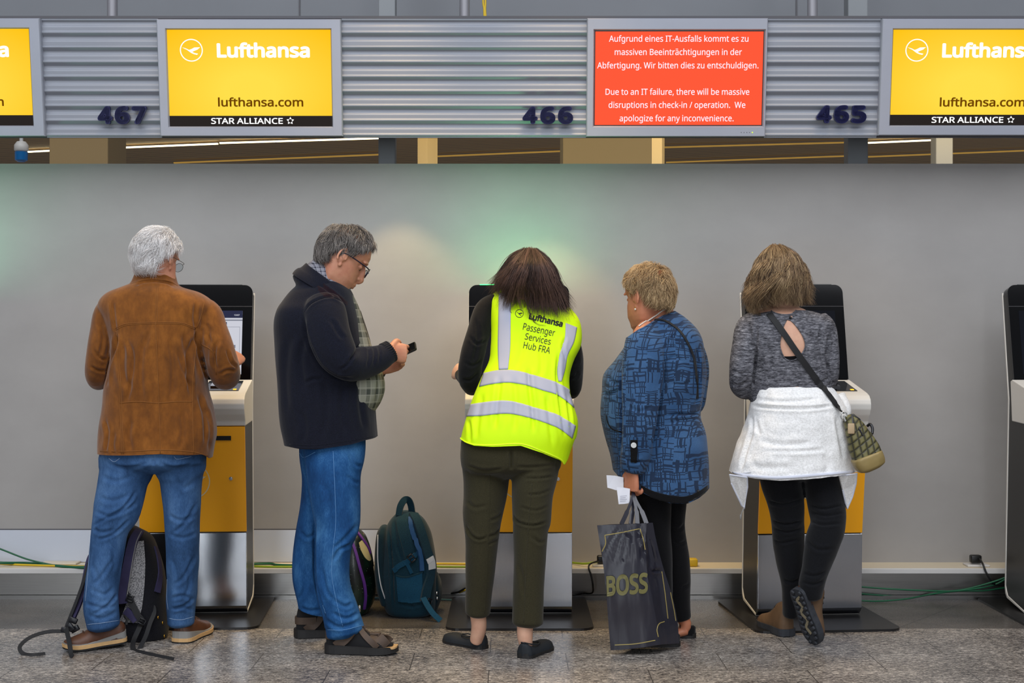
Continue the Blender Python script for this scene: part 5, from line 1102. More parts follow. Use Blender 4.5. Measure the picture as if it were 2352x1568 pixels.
put_text(g, 'Passenger', 0, 74, 0, -15.5, rot(1200.5, 757, .21)); put_text(g, 'Services', 0, 60, 0, -14.5, rot(1205, 779, .22)); put_text(g, 'Hub FRA', 0, 62, 0, -15, rot(1201.5, 799.5, .21))
mk('back_print', g.V, g.F, M['print'], ve, smooth=False)
cap = cap_geo(mx, [(0, 40), (60, 10), (100, -20), (180, -40)], .012)
guided_hair(p3, M['hairbrown'], [[(1206, 574, 6.24), (1178, 588, 6.26), (1160, 612, 6.27), (1147, 642, 6.27), (1136, 666, 6.28), (1130, 690, 6.3)], [(1206, 576, 6.22), (1178, 604, 6.18), (1158, 645, 6.17), (1150, 670, 6.17), (1148, 690, 6.2)], [(1211, 574, 6.21), (1192, 606, 6.13), (1176, 650, 6.11), (1172, 678, 6.13), (1168, 712, 6.145)], [(1215, 573, 6.2), (1205, 608, 6.10), (1196, 650, 6.09), (1196, 685, 6.12), (1206, 725, 6.12)],
    [(1219, 573, 6.2), (1220, 608, 6.09), (1218, 655, 6.085), (1222, 695, 6.11), (1222, 738, 6.10)], [(1225, 574, 6.2), (1236, 608, 6.10), (1240, 655, 6.09), (1248, 695, 6.11), (1262, 735, 6.10)], [(1230, 576, 6.21), (1252, 606, 6.13), (1264, 650, 6.11), (1276, 695, 6.12), (1290, 742, 6.10)], [(1234, 578, 6.22), (1262, 605, 6.18), (1277, 645, 6.17), (1296, 695, 6.16), (1310, 742, 6.14)], [(1231, 574, 6.24), (1252, 587, 6.25), (1268, 612, 6.25), (1283, 650, 6.24), (1304, 700, 6.2), (1316, 752, 6.17)]],
    5200, 21, .0008, 4.5, 8, .05, (.55, 1.0), (.6, .26), 7, extra=[[(1180, 650, 6.1), (1190, 672, 6.12), (1187, 690, 6.13), (1174, 706, 6.14), (1172, 715, 6.14), (1178, 720, 6.14)], [(1205, 660, 6.1), (1215, 710, 6.11), (1232, 742, 6.1), (1255, 746, 6.09)], [(1222, 660, 6.1), (1214, 715, 6.11), (1225, 735, 6.1), (1240, 748, 6.09)], [(1186, 655, 6.1), (1196, 676, 6.11), (1190, 700, 6.13)]], cap=cap)
def flat_shoe(parent, heel, toe, w):
    m, L = foot_mx(heel, toe)
    V, F = upper_geo(m, L, w, [(.0, .055, 1.0), (.04, .062, 1.0), (.1, .058, 1.0), (.22, .046, 1.0), (.4, .04, 1.02), (.58, .042, 1.0), (.72, .045, .98), (.86, .042, .96), (.95, .034, .95), (1.0, .022, .9)], .01)
    o = mk('shoe', V, F, M['suedeblue'], parent); sole('outsole', o, m, L, w, 0, .012, M['rubber'], .002); sole('heel_block', o, m, L*.3, w*.7, 0, .02, M['rubber'], 0)
    g = G(); g.tube([m @ Vector((L*t, s*w*.62*k, z)) for t, s, k, z in ((.56, 0, 0, .045), (.5, .7, 1, .045), (.35, 1, .95, .043), (.15, .9, .95, .054), (.02, .3, .9, .064), (.02, -.3, .9, .064), (.15, -.9, .95, .054), (.35, -1, .95, .043), (.5, -.7, 1, .045), (.56, 0, 0, .045))], .003, 6); g.obj('edging', M['suedeblue'], o); return o
h = W(1114, 1494, 5.99); h[2] = 0; flat_shoe(p3, h, h + (-.175, .165, 0), .044)
h = W(1200, 1514, 5.81); h[2] = 0; flat_shoe(p3, h, h + (.112, .215, 0), .044)

# ================================================================== 4  woman in the blue tunic
d0 = 6.13
tunic = [(1482, 1552, 716, .08), (1466, 1574, 730, .115), (1456, 1592, 746, .15), (1448, 1606, 766, .18), (1436, 1615, 792, .192), (1412, 1619, 828, .198), (1386, 1621, 860, .2), (1383, 1617, 898, .195), (1380, 1610, 935, .19), (1380, 1609, 958, .19), (1386, 1618, 986, .195), (1393, 1623, 1012, .2), (1402, 1626, 1044, .2), (1410, 1627, 1086, .2), (1420, 1628, 1120, .198), (1436, 1628, 1165, .195)]
armL = [(1488, 752, 6.02, 30, .05), (1482, 775, 5.98, 42, .06), (1479, 815, 5.95, 49, .066), (1477, 860, 5.94, 49, .066), (1472, 915, 5.93, 44.5, .062), (1467, 985, 5.93, 38, .057), (1461, 1040, 5.94, 35.5, .054), (1452, 1080, 5.95, 28, .046)]
armR = [(1572, 765, 6.24, 22, .05), (1588, 790, 6.29, 24, .054), (1604, 840, 6.31, 23.5, .054), (1607, 895, 6.29, 18, .05), (1602, 935, 6.26, 13, .042), (1575, 950, 6.3, 12, .035)]
legL = [(1498, 1120, 6.08, 44, .075), (1500, 1155, 6.08, 42, .07), (1503, 1210, 6.08, 38, .066), (1510, 1300, 6.08, 35, .06), (1518, 1400, 6.08, 27, .05), (1524, 1465, 6.08, 21, .042)]
legR = [(1536, 1120, 6.2, 43, .085), (1537, 1155, 6.2, 40, .08), (1536, 1206, 6.2, 37, .074), (1546, 1252, 6.2, 33, .066), (1552, 1302, 6.21, 33.5, .062), (1556, 1385, 6.22, 30, .05), (1560, 1420, 6.22, 28, .045)]
mx = head_mx(1489, 690, 6.10, 41, -8, 0, 1.06)
pts = head_parts(mx, 1.3, .82) + [limb([(1508, 760, 6.12, 55, .075), (1506, 728, 6.11, 44, .066), (1497, 700, 6.1, 40, .06)], 4)]
pts += [limb(shrink(rows_of(tunic, d0)[1:-3], .8), 4, level=True)] + LR(shrink(armL, .74), shrink(armR, .72), shrink(legL, .8), shrink(legR, .8))
hw4 = W(1452, 1078, 5.95); hand_parts.right = False
pts += [limb([(1457, 1050, 5.94, 15, .03), (1452, 1070, 5.945, 14, .026), (1451, 1084, 5.95, 15, .024)], 3)] + hand_parts(hw4, (-.04, .10, -1.0), (-.62, .75, .05), s=1.0, curls=[(40, 72, 45), (45, 75, 45), (50, 78, 45), (52, 78, 45)], tcurl=.5)
pts += [limb([(1560, 1405, 6.22, 15, .03), (1574, 1432, 6.22, 14, .028), (1568, 1450, 6.22, 12, .03)], 3), limb([(1522, 1440, 6.08, 13, .028), (1524, 1462, 6.08, 12, .03)], 3), limb([(1575, 1448, 6.22, 11, .03), (1545, 1456, 6.21, 9, .03)], 3)]
p4 = person((W(1510, 0, 6.12)[0], 6.12, 0), pts, M['skin3'], 'short-haired blond person in a blue patterned tunic carrying a dark shopping bag', .0036, 1)
V, F, N = fuse([spans(tunic, d0, 2.3)] + LR(armL, armR), .006, 5)
V = top_clamp(V, [(1440, 775), (1466, 757), (1480, 750), (1500, 738), (1522, 724), (1548, 714), (1580, 712)], 6.1)
V = hem_clamp(V, [(1390, 1084), (1408, 1088), (1430, 1110), (1469, 1129), (1500, 1144), (1539, 1155), (1579, 1157), (1605, 1146), (1629, 1128), (1650, 1110)], 5.935); V = ripple(V, N, .0035, 10, 9)
V = creases(V, N, [([(1526, 800), (1528, 850), (1518, 915), (1508, 980), (1496, 1045)], 4, 14), ([(1426, 850), (1428, 910), (1429, 980), (1426, 1050)], 3.5, 11), ([(1528, 955), (1560, 950), (1590, 950), (1608, 945)], 4, 10), ([(1530, 975), (1565, 965), (1600, 962)], 5, 4), ([(1600, 790), (1604, 840), (1603, 900), (1598, 935)], 4, 11), ([(1526, 800), (1545, 775), (1560, 760)], 4, 5),
    ([(1440, 930), (1470, 945), (1500, 930)], 5, 4), ([(1436, 1050), (1450, 1062), (1480, 1058)], 4, 6), ([(1385, 900), (1400, 905), (1424, 895)], 5, 7), ([(1395, 860), (1410, 880), (1425, 880)], 5, 5), ([(1530, 830), (1550, 820), (1570, 835)], 6, 5), ([(1540, 880), (1565, 885), (1590, 875)], 6, 4), ([(1505, 1000), (1506, 1050), (1500, 1110)], 5, 5), ([(1393, 1000), (1404, 1060), (1418, 1100)], 6, 4)])
tr = bvh(V, F); g = G()
patch(g, tr, [(1472, 1113), (1500, 1127), (1539, 1137), (1576, 1139), (1604, 1128), (1626, 1113)], [(1472, 1130), (1500, 1143), (1539, 1154), (1576, 1156), (1604, 1145), (1626, 1130)], 40, 5, .0015, 1, .0012)
seam(g, tr, [(1393, 953), (1397, 972), (1408, 986), (1428, 992)], .0035, mi=1); seam(g, tr, [(1470, 757), (1500, 741), (1530, 724), (1546, 719)], .003, mi=2)
tn = garment('tunic', p4, V, F, [M['tunic'], M['leggings'], M['tunic']], g)
g = G(); patch(g, tr, [(1448.5, 1010), (1448.5, 1035), (1449, 1062)], [(1464, 1010), (1464, 1035), (1463, 1062)], 20, 6, .0025, 0, .0018); tb = g.obj('sleeve_tab', M['leggings'], tn)
p, n_ = cast(tr, 1456, 1021.5, .004); g = G(); g.tube([p - n_*.001, p + n_*.003], .0115, 20); g.tube([p + n_*.003, p + n_*.0042], .008, 16); g.obj('button', M['silver'], tb)
V, F, N = fuse(LR(legL, legR), .006, 4); V = ripple(V, N, .002, 14, 10); V = creases(V, N, [([(1575, 1200), (1560, 1215), (1545, 1212)], 4, 5), ([(1578, 1240), (1560, 1248), (1545, 1240)], 4, 5), ([(1584, 1340), (1565, 1350)], 4, 4)])
garment('leggings', p4, V, F, [M['leggings']])
def vol4(d): return .012 + .014*max(0, d[2]) + .012*max(0, -d[1]) + .006*max(0, d[1])
short_hair(p4, mx, M['hairblond'], 11000, lambda d: .036 if d[1] < .1 else .024, vol4, lambda d: np.array((d[0]*.6 - .1, .30*max(0, d[2]) + .45*max(0, d[1]) - .35*max(0, -d[1]), -.9)), [(0, 44), (30, 38), (55, 30), (70, 14), (80, 4), (90, 14), (102, 20), (114, 6), (126, -16), (150, -28), (180, -31)], 14, .00062, .35)
N4 = [np.array(cast(tr, a, b, .004)[0]) if k > 1 else W(a, b, 6.02) for k, (a, b) in enumerate(())]
nk = []
body_t = bvh(np.array([np.array(v.co) for v in p4.data.vertices]) + np.array(p4['org']), [tuple(f.vertices) for f in p4.data.polygons])
for a, b in resample([(1469, 749), (1480, 741), (1495, 731), (1510, 721), (1522, 713), (1532, 708)], 26): nk.append(cast(body_t, a, b, .003)[0])
g = G()
for q in nk: g.add(*ball(q, .0033, 10, 8))
g.obj('pearl_necklace', M['pearl'], p4)
q = W(1460, 710.5, 5.99); q = cast(body_t, 1460, 709, .003)[0]; er = mk('earring', *ball(q, .0045, 12, 8), M['pearl'], p4); mk('clasp', *tube_geo([q + (0, 0, .004), q + (0, 0, .012)], .0015, 8), M['gold'], er)
# ring on the hand that holds the bag
q = cast(body_t, 1448, 1139, .0005)[0]; a = [q + (.011*math.cos(k), .004, .011*math.sin(k)*.35) for k in np.linspace(0, 2*math.pi, 18)]; mk('finger_ring', *tube_geo(a, .0015, 6), M['gold'], p4)
g = G(); P, Nn = lay(tr, [(1504, 735), (1520, 735), (1540, 744), (1562, 762), (1580, 790), (1594, 825), (1600, 870), (1602, 915)], 8, .003); ribbon(g, P, .010, Nn, .0016)
label(g.obj('shoulder_strap', M['blackstrap'], loc=tuple(P[0])), 'thin black bag strap over the back of the blue tunic', 'bag strap')
h = W(1598, 1464, 6.23); h[2] = 0
def slip_on(parent, heel, toe, w):
    m, L = foot_mx(heel, toe); V, F = upper_geo(m, L, w, [(.0, .045, 1.0), (.05, .052, 1.0), (.15, .045, 1.0), (.3, .038, 1.0), (.5, .04, 1.0), (.65, .055, .98), (.8, .05, .97), (.93, .04, .95), (1.0, .024, .9)], .014)
    o = mk('shoe', V, F, M['leggings'], parent); sole('outsole', o, m, L, w, 0, .02, M['rubber'], .002)
    g = G(); ribbon(g, [m @ Vector((.22*L, s*w*.9, z)) for s, z in ((-1, .03), (-.8, .06), (-.3, .075), (.3, .075), (.8, .06), (1, .03))], .03, [tuple(m.to_3x3() @ Vector((0, s, c))) for s, c in ((-1, .3), (-.7, .6), (-.3, 1), (.3, 1), (.7, .6), (1, .3))], .002); g.obj('ankle_strap', M['leggings'], o); return o
slip_on(p4, h, h + (-.235, .03, 0), .043); h = W(1562, 1483, 6.06); h[2] = 0; slip_on(p4, h, h + (-.235, .02, 0), .043)

# ================================================================== 5  woman with the white fleece round her waist
d0 = 6.16
top = [(1776, 1822, 710, .055), (1742, 1866, 716, .085), (1716, 1898, 727, .108), (1704, 1914, 745, .12), (1712, 1908, 790, .135), (1729, 1902, 838, .13), (1727, 1908, 880, .125), (1724, 1912, 925, .125)]
armL = [(1738, 735, d0, 22, .045), (1716, 752, d0, 26, .055), (1706, 800, d0 - .03, 26, .058), (1703, 850, d0 - .04, 28.5, .058), (1704, 884, d0, 27, .054), (1718, 894, d0 + .12, 22, .046), (1756, 878, d0 + .34, 16, .038)]
armR = [(1882, 732, d0, 20, .045), (1898, 752, d0, 22, .052), (1906, 800, d0 - .02, 20, .054), (1909, 840, d0 - .02, 18.5, .052), (1906, 866, d0 + .03, 17, .048), (1885, 862, d0 + .28, 14, .036)]
wrap = [(1732, 1914, 893, .128), (1728, 1926, 912, .148), (1721, 1942, 942, .165), (1706, 1950, 990, .178), (1686, 1957, 1040, .188), (1677, 1965, 1080, .192), (1677, 1968, 1112, .192)]
legL = [(1790, 1070, 6.16, 52, .1), (1794, 1104, 6.16, 47.5, .095), (1804, 1152, 6.17, 42, .09), (1809, 1198, 6.18, 37.5, .084), (1811, 1244, 6.19, 36, .078), (1816, 1305, 6.2, 29.5, .068), (1818, 1350, 6.21, 22, .052), (1816, 1412, 6.23, 18, .044)]
legR = [(1882, 1070, 6.14, 48, .1), (1888, 1106, 6.13, 42, .095), (1898, 1158, 6.11, 42, .09), (1902, 1202, 6.08, 40, .084), (1889, 1246, 6.05, 39.5, .078), (1873, 1306, 6.03, 31, .066), (1864, 1344, 6.02, 29, .058), (1864, 1372, 6.02, 24, .05)]
mx = head_mx(1790, 640, 6.17, -4, -18, 3, 1.0)
pts = head_parts(mx) + [limb([(1800, 725, 6.16, 40, .055), (1797, 690, 6.16, 33, .05), (1792, 655, 6.17, 33, .05)], 4)]
pts += [limb(shrink([(1795, 714, d0, 62, .078)] + rows_of(top, d0)[2:], .955, .985), 4, level=True)] + LR(shrink(armL, .74), shrink(armR, .74), shrink(legL, .78), shrink(legR, .78))
hand_parts.right = False; pts += hand_parts(W(1775, 868, 6.56), (.2, .9, .1), (.9, -.2, .2), s=.9); hand_parts.right = True; pts += hand_parts(W(1872, 858, 6.5), (-.2, .9, .2), (-.8, -.1, .5), s=.9)
p5 = person((W(1815, 0, 6.14)[0], 6.14, 0), pts, M['skin2'], 'wavy-haired blond person in a grey top with white fleece tied round the waist')
V, F, N = fuse([spans(top, d0, 2.4)] + LR(armL, armR), .0055, 4); V = ripple(V, N, .003, 11, 12)
V = creases(V, N, [([(1736, 790), (1737, 820), (1731, 860), (1729, 890)], 4, 12), ([(1904, 770), (1898, 815), (1903, 860)], 4, 11), ([(1684, 850), (1700, 858), (1722, 850)], 4, 6), ([(1680, 880), (1700, 885), (1722, 872)], 4, 5), ([(1745, 760), (1765, 800), (1770, 850)], 7, 4), ([(1740, 885), (1790, 892), (1850, 888)], 4, 6), ([(1850, 880), (1880, 878), (1908, 868)], 4, 5), ([(1890, 740), (1882, 780), (1890, 810)], 5, 5), ([(1735, 740), (1738, 770), (1736, 795)], 5, 4)])
# the open keyhole in the back of the top
Q = to_px(V); KH = np.array([(1807, 733), (1798, 752), (1791, 785), (1793, 803), (1802, 822), (1815, 828), (1830, 824), (1842, 812), (1850, 795), (1846, 775), (1832, 752), (1818, 737)])
def inside(Q, P):
    c = np.zeros(len(Q), bool); j = len(P)-1
    for i in range(len(P)):
        a, b = P[i], P[j]; m = ((a[1] > Q[:, 1]) != (b[1] > Q[:, 1])) & (Q[:, 0] < (b[0]-a[0])*(Q[:, 1]-a[1])/(b[1]-a[1]+1e-9) + a[0]); c ^= m; j = i
    return c
Fa = np.array([f for f in F]); cen = V[Fa].mean(1); cp = to_px(cen); hole = inside(cp, catmull(np.vstack([KH, KH[:1]]), 4)[:-1]) & (cen[:, 1] < d0) | (inside(cp, np.array([(1768, 700), (1775, 716), (1795, 722), (1820, 720), (1832, 704), (1832, 690), (1768, 690)])) & (cen[:, 1] < d0 - .02))
tr = bvh(V, Fa); g = G(); k2 = catmull(np.vstack([KH, KH[:1]]), 5)[:-1]; P, _n = lay(tr, np.vstack([k2, k2[:2]]), 1, .0005); g.tube(P, .003, 6); seam(g, tr, [(1766, 706), (1775, 716), (1795, 722), (1820, 720), (1834, 704)], .003)
TOP5 = (V, Fa)
tp = garment('grey_top', p5, V, Fa[~hole], [M['heather']], g)
p, n_ = cast(tr, 1815, 730, .004); g = G(); g.add(*ball(p, .006, 12, 8)); g.obj('button', M['rubber'], tp)
b5 = bvh(np.array([np.array(v.co) for v in p5.data.vertices]) + np.array(p5['org']), [tuple(f.vertices) for f in p5.data.polygons])
g = G(); patch(g, b5, [(1796, 818), (1815, 818), (1838, 816)], [(1796, 838), (1815, 840), (1838, 838)], 16, 4, .0012, 0, .001); g.obj('underwear_band', M['leggings'], p5)
V, F, N = fuse([spans(wrap, d0 - .01, 2.3)], .006, 4)
V = hem_clamp(V, [(1660, 1088), (1677, 1091), (1705, 1096), (1735, 1100), (1792, 1103), (1840, 1100), (1888, 1096), (1940, 1091), (1968, 1088), (1990, 1086)], 5.98); V = ripple(V, N, .006, 9, 14); V = ripple(V, N, .004, 26, 15)
V = creases(V, N, [([(1722, 930), (1770, 936), (1850, 938), (1925, 930)], 4, 11), ([(1730, 915), (1800, 922), (1900, 914)], 5, 5), ([(1725, 950), (1728, 985), (1712, 1040), (1700, 1085)], 5, 9), ([(1735, 960), (1745, 1000)], 5, 6), ([(1920, 950), (1928, 1000), (1940, 1060)], 6, 8), ([(1740, 1010), (1800, 1022), (1870, 1015)], 8, 5), ([(1760, 1035), (1830, 1036), (1900, 1032)], 5, 5), ([(1720, 1065), (1760, 1075), (1820, 1070)], 9, 5), ([(1890, 1040), (1900, 1070), (1895, 1090)], 8, 5)])
tr = bvh(V, F); g = G(); patch(g, tr, [(1684, 1083), (1735, 1090), (1792, 1093), (1888, 1086), (1960, 1080)], [(1684, 1088), (1735, 1096), (1792, 1099), (1888, 1092), (1960, 1085)], 60, 3, .003, 1, .0025)
WRAP5 = (V, F)
fl = garment('fleece_wrap', p5, V, F, [M['fleece'], M['fleecetrim']], g)
def hanging(pts, d, th, name):   # folded sleeve end or corner hanging from the fleece
    g = G(); n = len(pts); V = [W(a, b, c) for a, b, c in pts] + [W(a, b, c) + (0, th, 0) for a, b, c in pts]; g.add(V, [tuple(range(n)), tuple(range(2*n-1, n-1, -1))] + [((i+1) % n, i, n+i, n+(i+1) % n) for i in range(n)])
    o = g.obj(name, M['fleece'], fl, smooth=False); e = G(); e.tube([W(a, b, c) for a, b, c in pts], .0035, 6); e.obj('binding', M['fleecetrim'], o); return o
hanging([(1676, 1090, 6.02), (1690, 1092, 6.0), (1716, 1096, 6.02), (1717, 1118, 6.05), (1712, 1145, 6.07), (1709, 1168, 6.08), (1703, 1160, 6.07), (1692, 1135, 6.05), (1680, 1110, 6.03)], 6.05, .02, 'hanging_corner')
hanging([(1928, 1092, 6.02), (1950, 1090, 6.0), (1968, 1087, 6.0), (1966, 1110, 6.03), (1958, 1140, 6.05), (1946, 1168, 6.07), (1942, 1155, 6.06), (1936, 1125, 6.04)], 6.05, .02, 'hanging_corner')
g = G(); g.tube(catmull([W(1709, 1166, 6.07), W(1706, 1172, 6.06), W(1703, 1180, 6.06), W(1701, 1192, 6.06)], 4), .003, 6); V, F = ball(W(1701, 1187, 6.06), (.004, .004, .012), 8, 6); g.add(V, F); mk('draw_cord', g.V, g.F, M['midgrey'], fl)
# knotted front of the fleece at her right hip
V, F = limb([(1925, 915, 6.2, 20, .05), (1940, 935, 6.18, 14, .045), (1944, 955, 6.17, 10, .035)], 4); mk('knot', V, F, M['fleece'], fl)
V, F, N = fuse([spans([(1742, 1928, 1040, .12), (1745, 1930, 1085, .12)], 6.15)] + LR(legL, legR), .0055, 4); V = ripple(V, N, .0025, 16, 16)
V = creases(V, N, [([(1764, 1150), (1800, 1158), (1844, 1146)], 3.5, 7), ([(1772, 1195), (1805, 1204), (1845, 1196)], 3.5, 8), ([(1774, 1212), (1808, 1222), (1845, 1212)], 3.5, 6), ([(1775, 1240), (1800, 1246), (1840, 1236)], 4, 5), ([(1860, 1160), (1895, 1168), (1938, 1158)], 3.5, 7), ([(1862, 1175), (1898, 1184), (1940, 1176)], 3.5, 6), ([(1862, 1195), (1890, 1205), (1935, 1200)], 4, 6), ([(1852, 1240), (1880, 1262), (1920, 1258)], 5, 5), ([(1845, 1315), (1870, 1322), (1898, 1312)], 4, 6), ([(1842, 1335), (1868, 1342), (1894, 1332)], 4, 6), ([(1800, 1330), (1818, 1336), (1838, 1328)], 4, 5)])
garment('black_jeans', p5, V, F, [M['blackdenim']])
cap = cap_geo(mx, [(0, 45), (60, 15), (100, -20), (180, -35)], .005)
guided_hair(p5, M['hairwavy'], [[(1766, 571, 6.2), (1750, 584, 6.2), (1735, 608, 6.2), (1724, 640, 6.2), (1714, 678, 6.19), (1712, 704, 6.18), (1723, 724, 6.16)], [(1769, 569, 6.17), (1757, 582, 6.14), (1744, 610, 6.12), (1734, 650, 6.11), (1724, 688, 6.1), (1726, 712, 6.1), (1738, 726, 6.09)], [(1773, 567, 6.15), (1766, 580, 6.1), (1758, 612, 6.07), (1750, 655, 6.05), (1743, 692, 6.05), (1748, 716, 6.05)], [(1777, 566, 6.14), (1776, 580, 6.08), (1773, 612, 6.04), (1769, 655, 6.02), (1765, 690, 6.03), (1768, 709, 6.04)],
    [(1781, 566, 6.13), (1787, 580, 6.07), (1790, 612, 6.03), (1791, 655, 6.01), (1788, 686, 6.03), (1792, 701, 6.05)], [(1787, 566, 6.14), (1800, 579, 6.08), (1809, 610, 6.04), (1812, 652, 6.02), (1811, 685, 6.03), (1813, 703, 6.05)], [(1793, 567, 6.15), (1812, 579, 6.1), (1827, 606, 6.07), (1832, 648, 6.06), (1835, 682, 6.05), (1836, 705, 6.06)], [(1798, 568, 6.17), (1821, 581, 6.15), (1840, 606, 6.13), (1848, 645, 6.11), (1853, 680, 6.1), (1854, 701, 6.1)], [(1802, 571, 6.2), (1826, 584, 6.2), (1844, 610, 6.19), (1855, 646, 6.18), (1863, 680, 6.16), (1863, 699, 6.15)]],
    6400, 31, .0009, 7.0, 14, .045, (.72, 1.06), (.55, .32), 4.5, cap=cap)
# hiking boots
def boot_geo(m, L, w): return upper_geo(m, L, w, [(.0, .11, .95), (.05, .135, .95), (.15, .145, .9), (.3, .14, .88), (.42, .115, .92), (.55, .09, .97), (.7, .075, 1.0), (.85, .065, 1.0), (.95, .055, .98), (1.0, .035, .9)], .028)
def boot(parent, m, L, w, counter=True):
    V, F = boot_geo(m, L, w); o = mk('boot', V, F, M['boot'], parent); so = sole('lugged_sole', o, m, L, w*1.04, .004, .034, M['bootsole'], .005)
    g = G(); rnd = random.Random(5)
    for i in range(11):
        x = (i + .5)/11*L
        for s in (-1, 1):
            h = np.interp(x/L, [a for a, b in OUT], [b for a, b in OUT])*w; g2 = G(); g2.rbox(-.0075, .0075, -h*.27, h*.27, -.006, .006, .002, 1)
            R = Matrix.Rotation(s*.5, 4, 'Z'); g.add([tuple(m @ (Vector((x, s*h*.62, .002)) + R @ Vector(v))) for v in g2.V], g2.F)
    g.obj('lugs', M['bootsole'], so)
    g = G(); P = [(.12, -.012), (.2, .012), (.3, -.01), (.42, .012), (.55, -.012), (.68, .01), (.8, -.006)]
    ribbon(g, [m @ Vector((a*L, b, .0025)) for a, b in catmull(P, 4)], .012, tuple(m.to_3x3() @ Vector((0, 0, -1))), .0025); g.obj('sole_inlay', M['soletan'], so)
    if counter: V, F = upper_geo(m, L, w*1.12, [(-.03, .07, 1.0), (.03, .088, 1.0), (.14, .082, .98), (.24, .05, .98), (.3, .032, 1.0)], .028); mk('heel_counter', V, F, M['leatherdark'], o) if counter else None
    V, F = upper_geo(m, L, w*1.05, [(.80, .03, 1.0), (.84, .06, 1.0), (.92, .058, 1.0), (1.0, .042, 1.0), (1.02, .03, .8)], .028); mk('toe_cap', V, F, M['leatherdark'], o)
    g = G()
    for t, hh in ((.36, .128), (.43, .114), (.50, .10), (.57, .09)): g.tube(catmull([m @ Vector((t*L, -w*.5, hh - .014)), m @ Vector((t*L, 0, hh + .003)), m @ Vector((t*L, w*.5, hh - .014))], 4), .0025, 6)
    g.obj('laces', M['rubber'], o); return o
h = W(1811, 1462, 6.235); h[2] = 0; m, L = foot_mx(h, h + (-.07, .25, 0)); boot(p5, m, L, .047, False)
toe = W(1868, 1472, 6.04); toe[2] = .012; heel = W(1826, 1356, 6.0); f = Vector(toe - heel); L = f.length; f.normalize()
u = Vector((.80, .50, .12)); u -= f*u.dot(f); u.normalize(); s_ = u.cross(f)
m = Matrix(((f.x, s_.x, u.x, heel[0]), (f.y, s_.y, u.y, heel[1]), (f.z, s_.z, u.z, heel[2]), (0, 0, 0, 1))); boot(p5, m, L*1.02, .047)
# ------------------------------------------------------------------ bags and things people carry
def normals(V, F):
    V = np.asarray(V); N = np.zeros_like(V)
    for f in F:
        n = np.cross(V[f[1]]-V[f[0]], V[f[2]]-V[f[0]]) if len(f) < 4 else np.cross(V[f[2]]-V[f[0]], V[f[3]]-V[f[1]])
        for i in f: N[i] += n
    return N/(np.linalg.norm(N, axis=1)[:, None] + 1e-12)
M.update(packblack=m_knit('black_pack_cloth', '#0c0c10', '#1a1a20'), purple=flat('purple_pack_cloth', '#2f2a4c', .8, var=.12, vscale=40, bump=.15, bscale=500), teal=m_knit('teal_pack_cloth', '#0f2834', '#183c4b'),
         tealmesh=m_knit('teal_mesh', '#123b52', '#1a4d68'), tealdark=m_knit('dark_teal_cloth', '#0d232d', '#17323d'), tealblue=flat('blue_strap_edge', '#1c4a78', .75), violet=flat('violet_piping', '#5a2a86', .6), beige=flat('printed_beige', '#b3aa80', .6), orangeweb=flat('reflective_white', '#cfd2d6', .5),
         plastic=flat('buckle_plastic', '#15151a', .35), olivegold=flat('gold_leather', '#94804f', .42, .15, .5, var=.1, vscale=30), paper=flat('white_paper', '#e3e3ea', .6), papertext=flat('faint_print', '#a8a8b4', .7), goldprint=flat('dull_gold_print', '#6f6a3c', .45), tan=flat('tan_leather', '#b79f7c', .55))
def m_meshcloth():
    t = NT('grey_spacer_mesh'); v = t.n('ShaderNodeTexVoronoi'); t.l(t.mapped((190, 190, 190)), v.inputs['Vector']); v.inputs['Scale'].default_value = 1
    t.set(color=t.ramp(v.outputs['Distance'], [(.2, lin('#3a3a3e')), (.6, lin('#8e8c8c'))]), rough=.85); t.bump(v.outputs['Distance'], .5, .002); return t.m
M['spacer'] = m_meshcloth()
def m_galaxy():
    t = NT('galaxy_print'); v = t.n('ShaderNodeTexVoronoi'); t.l(t.mapped((90, 90, 90)), v.inputs['Vector']); v.inputs['Scale'].default_value = 1
    f = t.noise(t.co.outputs['Object'], 7, 3); base = t.ramp(f, [(.4, lin('#08090b')), (.62, lin('#0f2a20'))]); st = t.ramp(v.outputs['Distance'], [(.06, (1,)*3), (.13, (0,)*3)])
    t.set(color=t.mix(st, base, lin('#9fb0a0')), rough=.3, spec=.5, coat=.15); return t.m
M['galaxy'] = m_galaxy()
def m_bagfilm():
    t = NT('dark_bag_film'); f = t.noise(t.mapped((38, 38, 5)), 1, 3, .6, dist=.4); t.set(color=lin('#23232e'), rough=.3, spec=.55, coat=.25); t.bump(f, .14, .005); return t.m
M['film'] = m_bagfilm()
def m_quilt():
    t = NT('quilted_olive'); x, y, z = t.sep(t.mapped((1, 1, 1), (0, math.radians(-20), 0)))[:3]
    a = t.math('ABSOLUTE', t.math('SUBTRACT', t.math('FRACT', t.math('ADD', t.math('MULTIPLY', x, 32), t.math('MULTIPLY', z, 19))), .5)); b = t.math('ABSOLUTE', t.math('SUBTRACT', t.math('FRACT', t.math('SUBTRACT', t.math('MULTIPLY', x, 32), t.math('MULTIPLY', z, 19))), .5))
    m = t.math('MINIMUM', a, b); t.set(color=t.ramp(m, [(.02, lin('#1f1e12')), (.10, lin('#4a4626')), (.3, lin('#6d673c'))]), rough=.5, spec=.45); t.bump(t.math('MINIMUM', m, .25), .9, .012); return t.m
M['quilt'] = m_quilt()

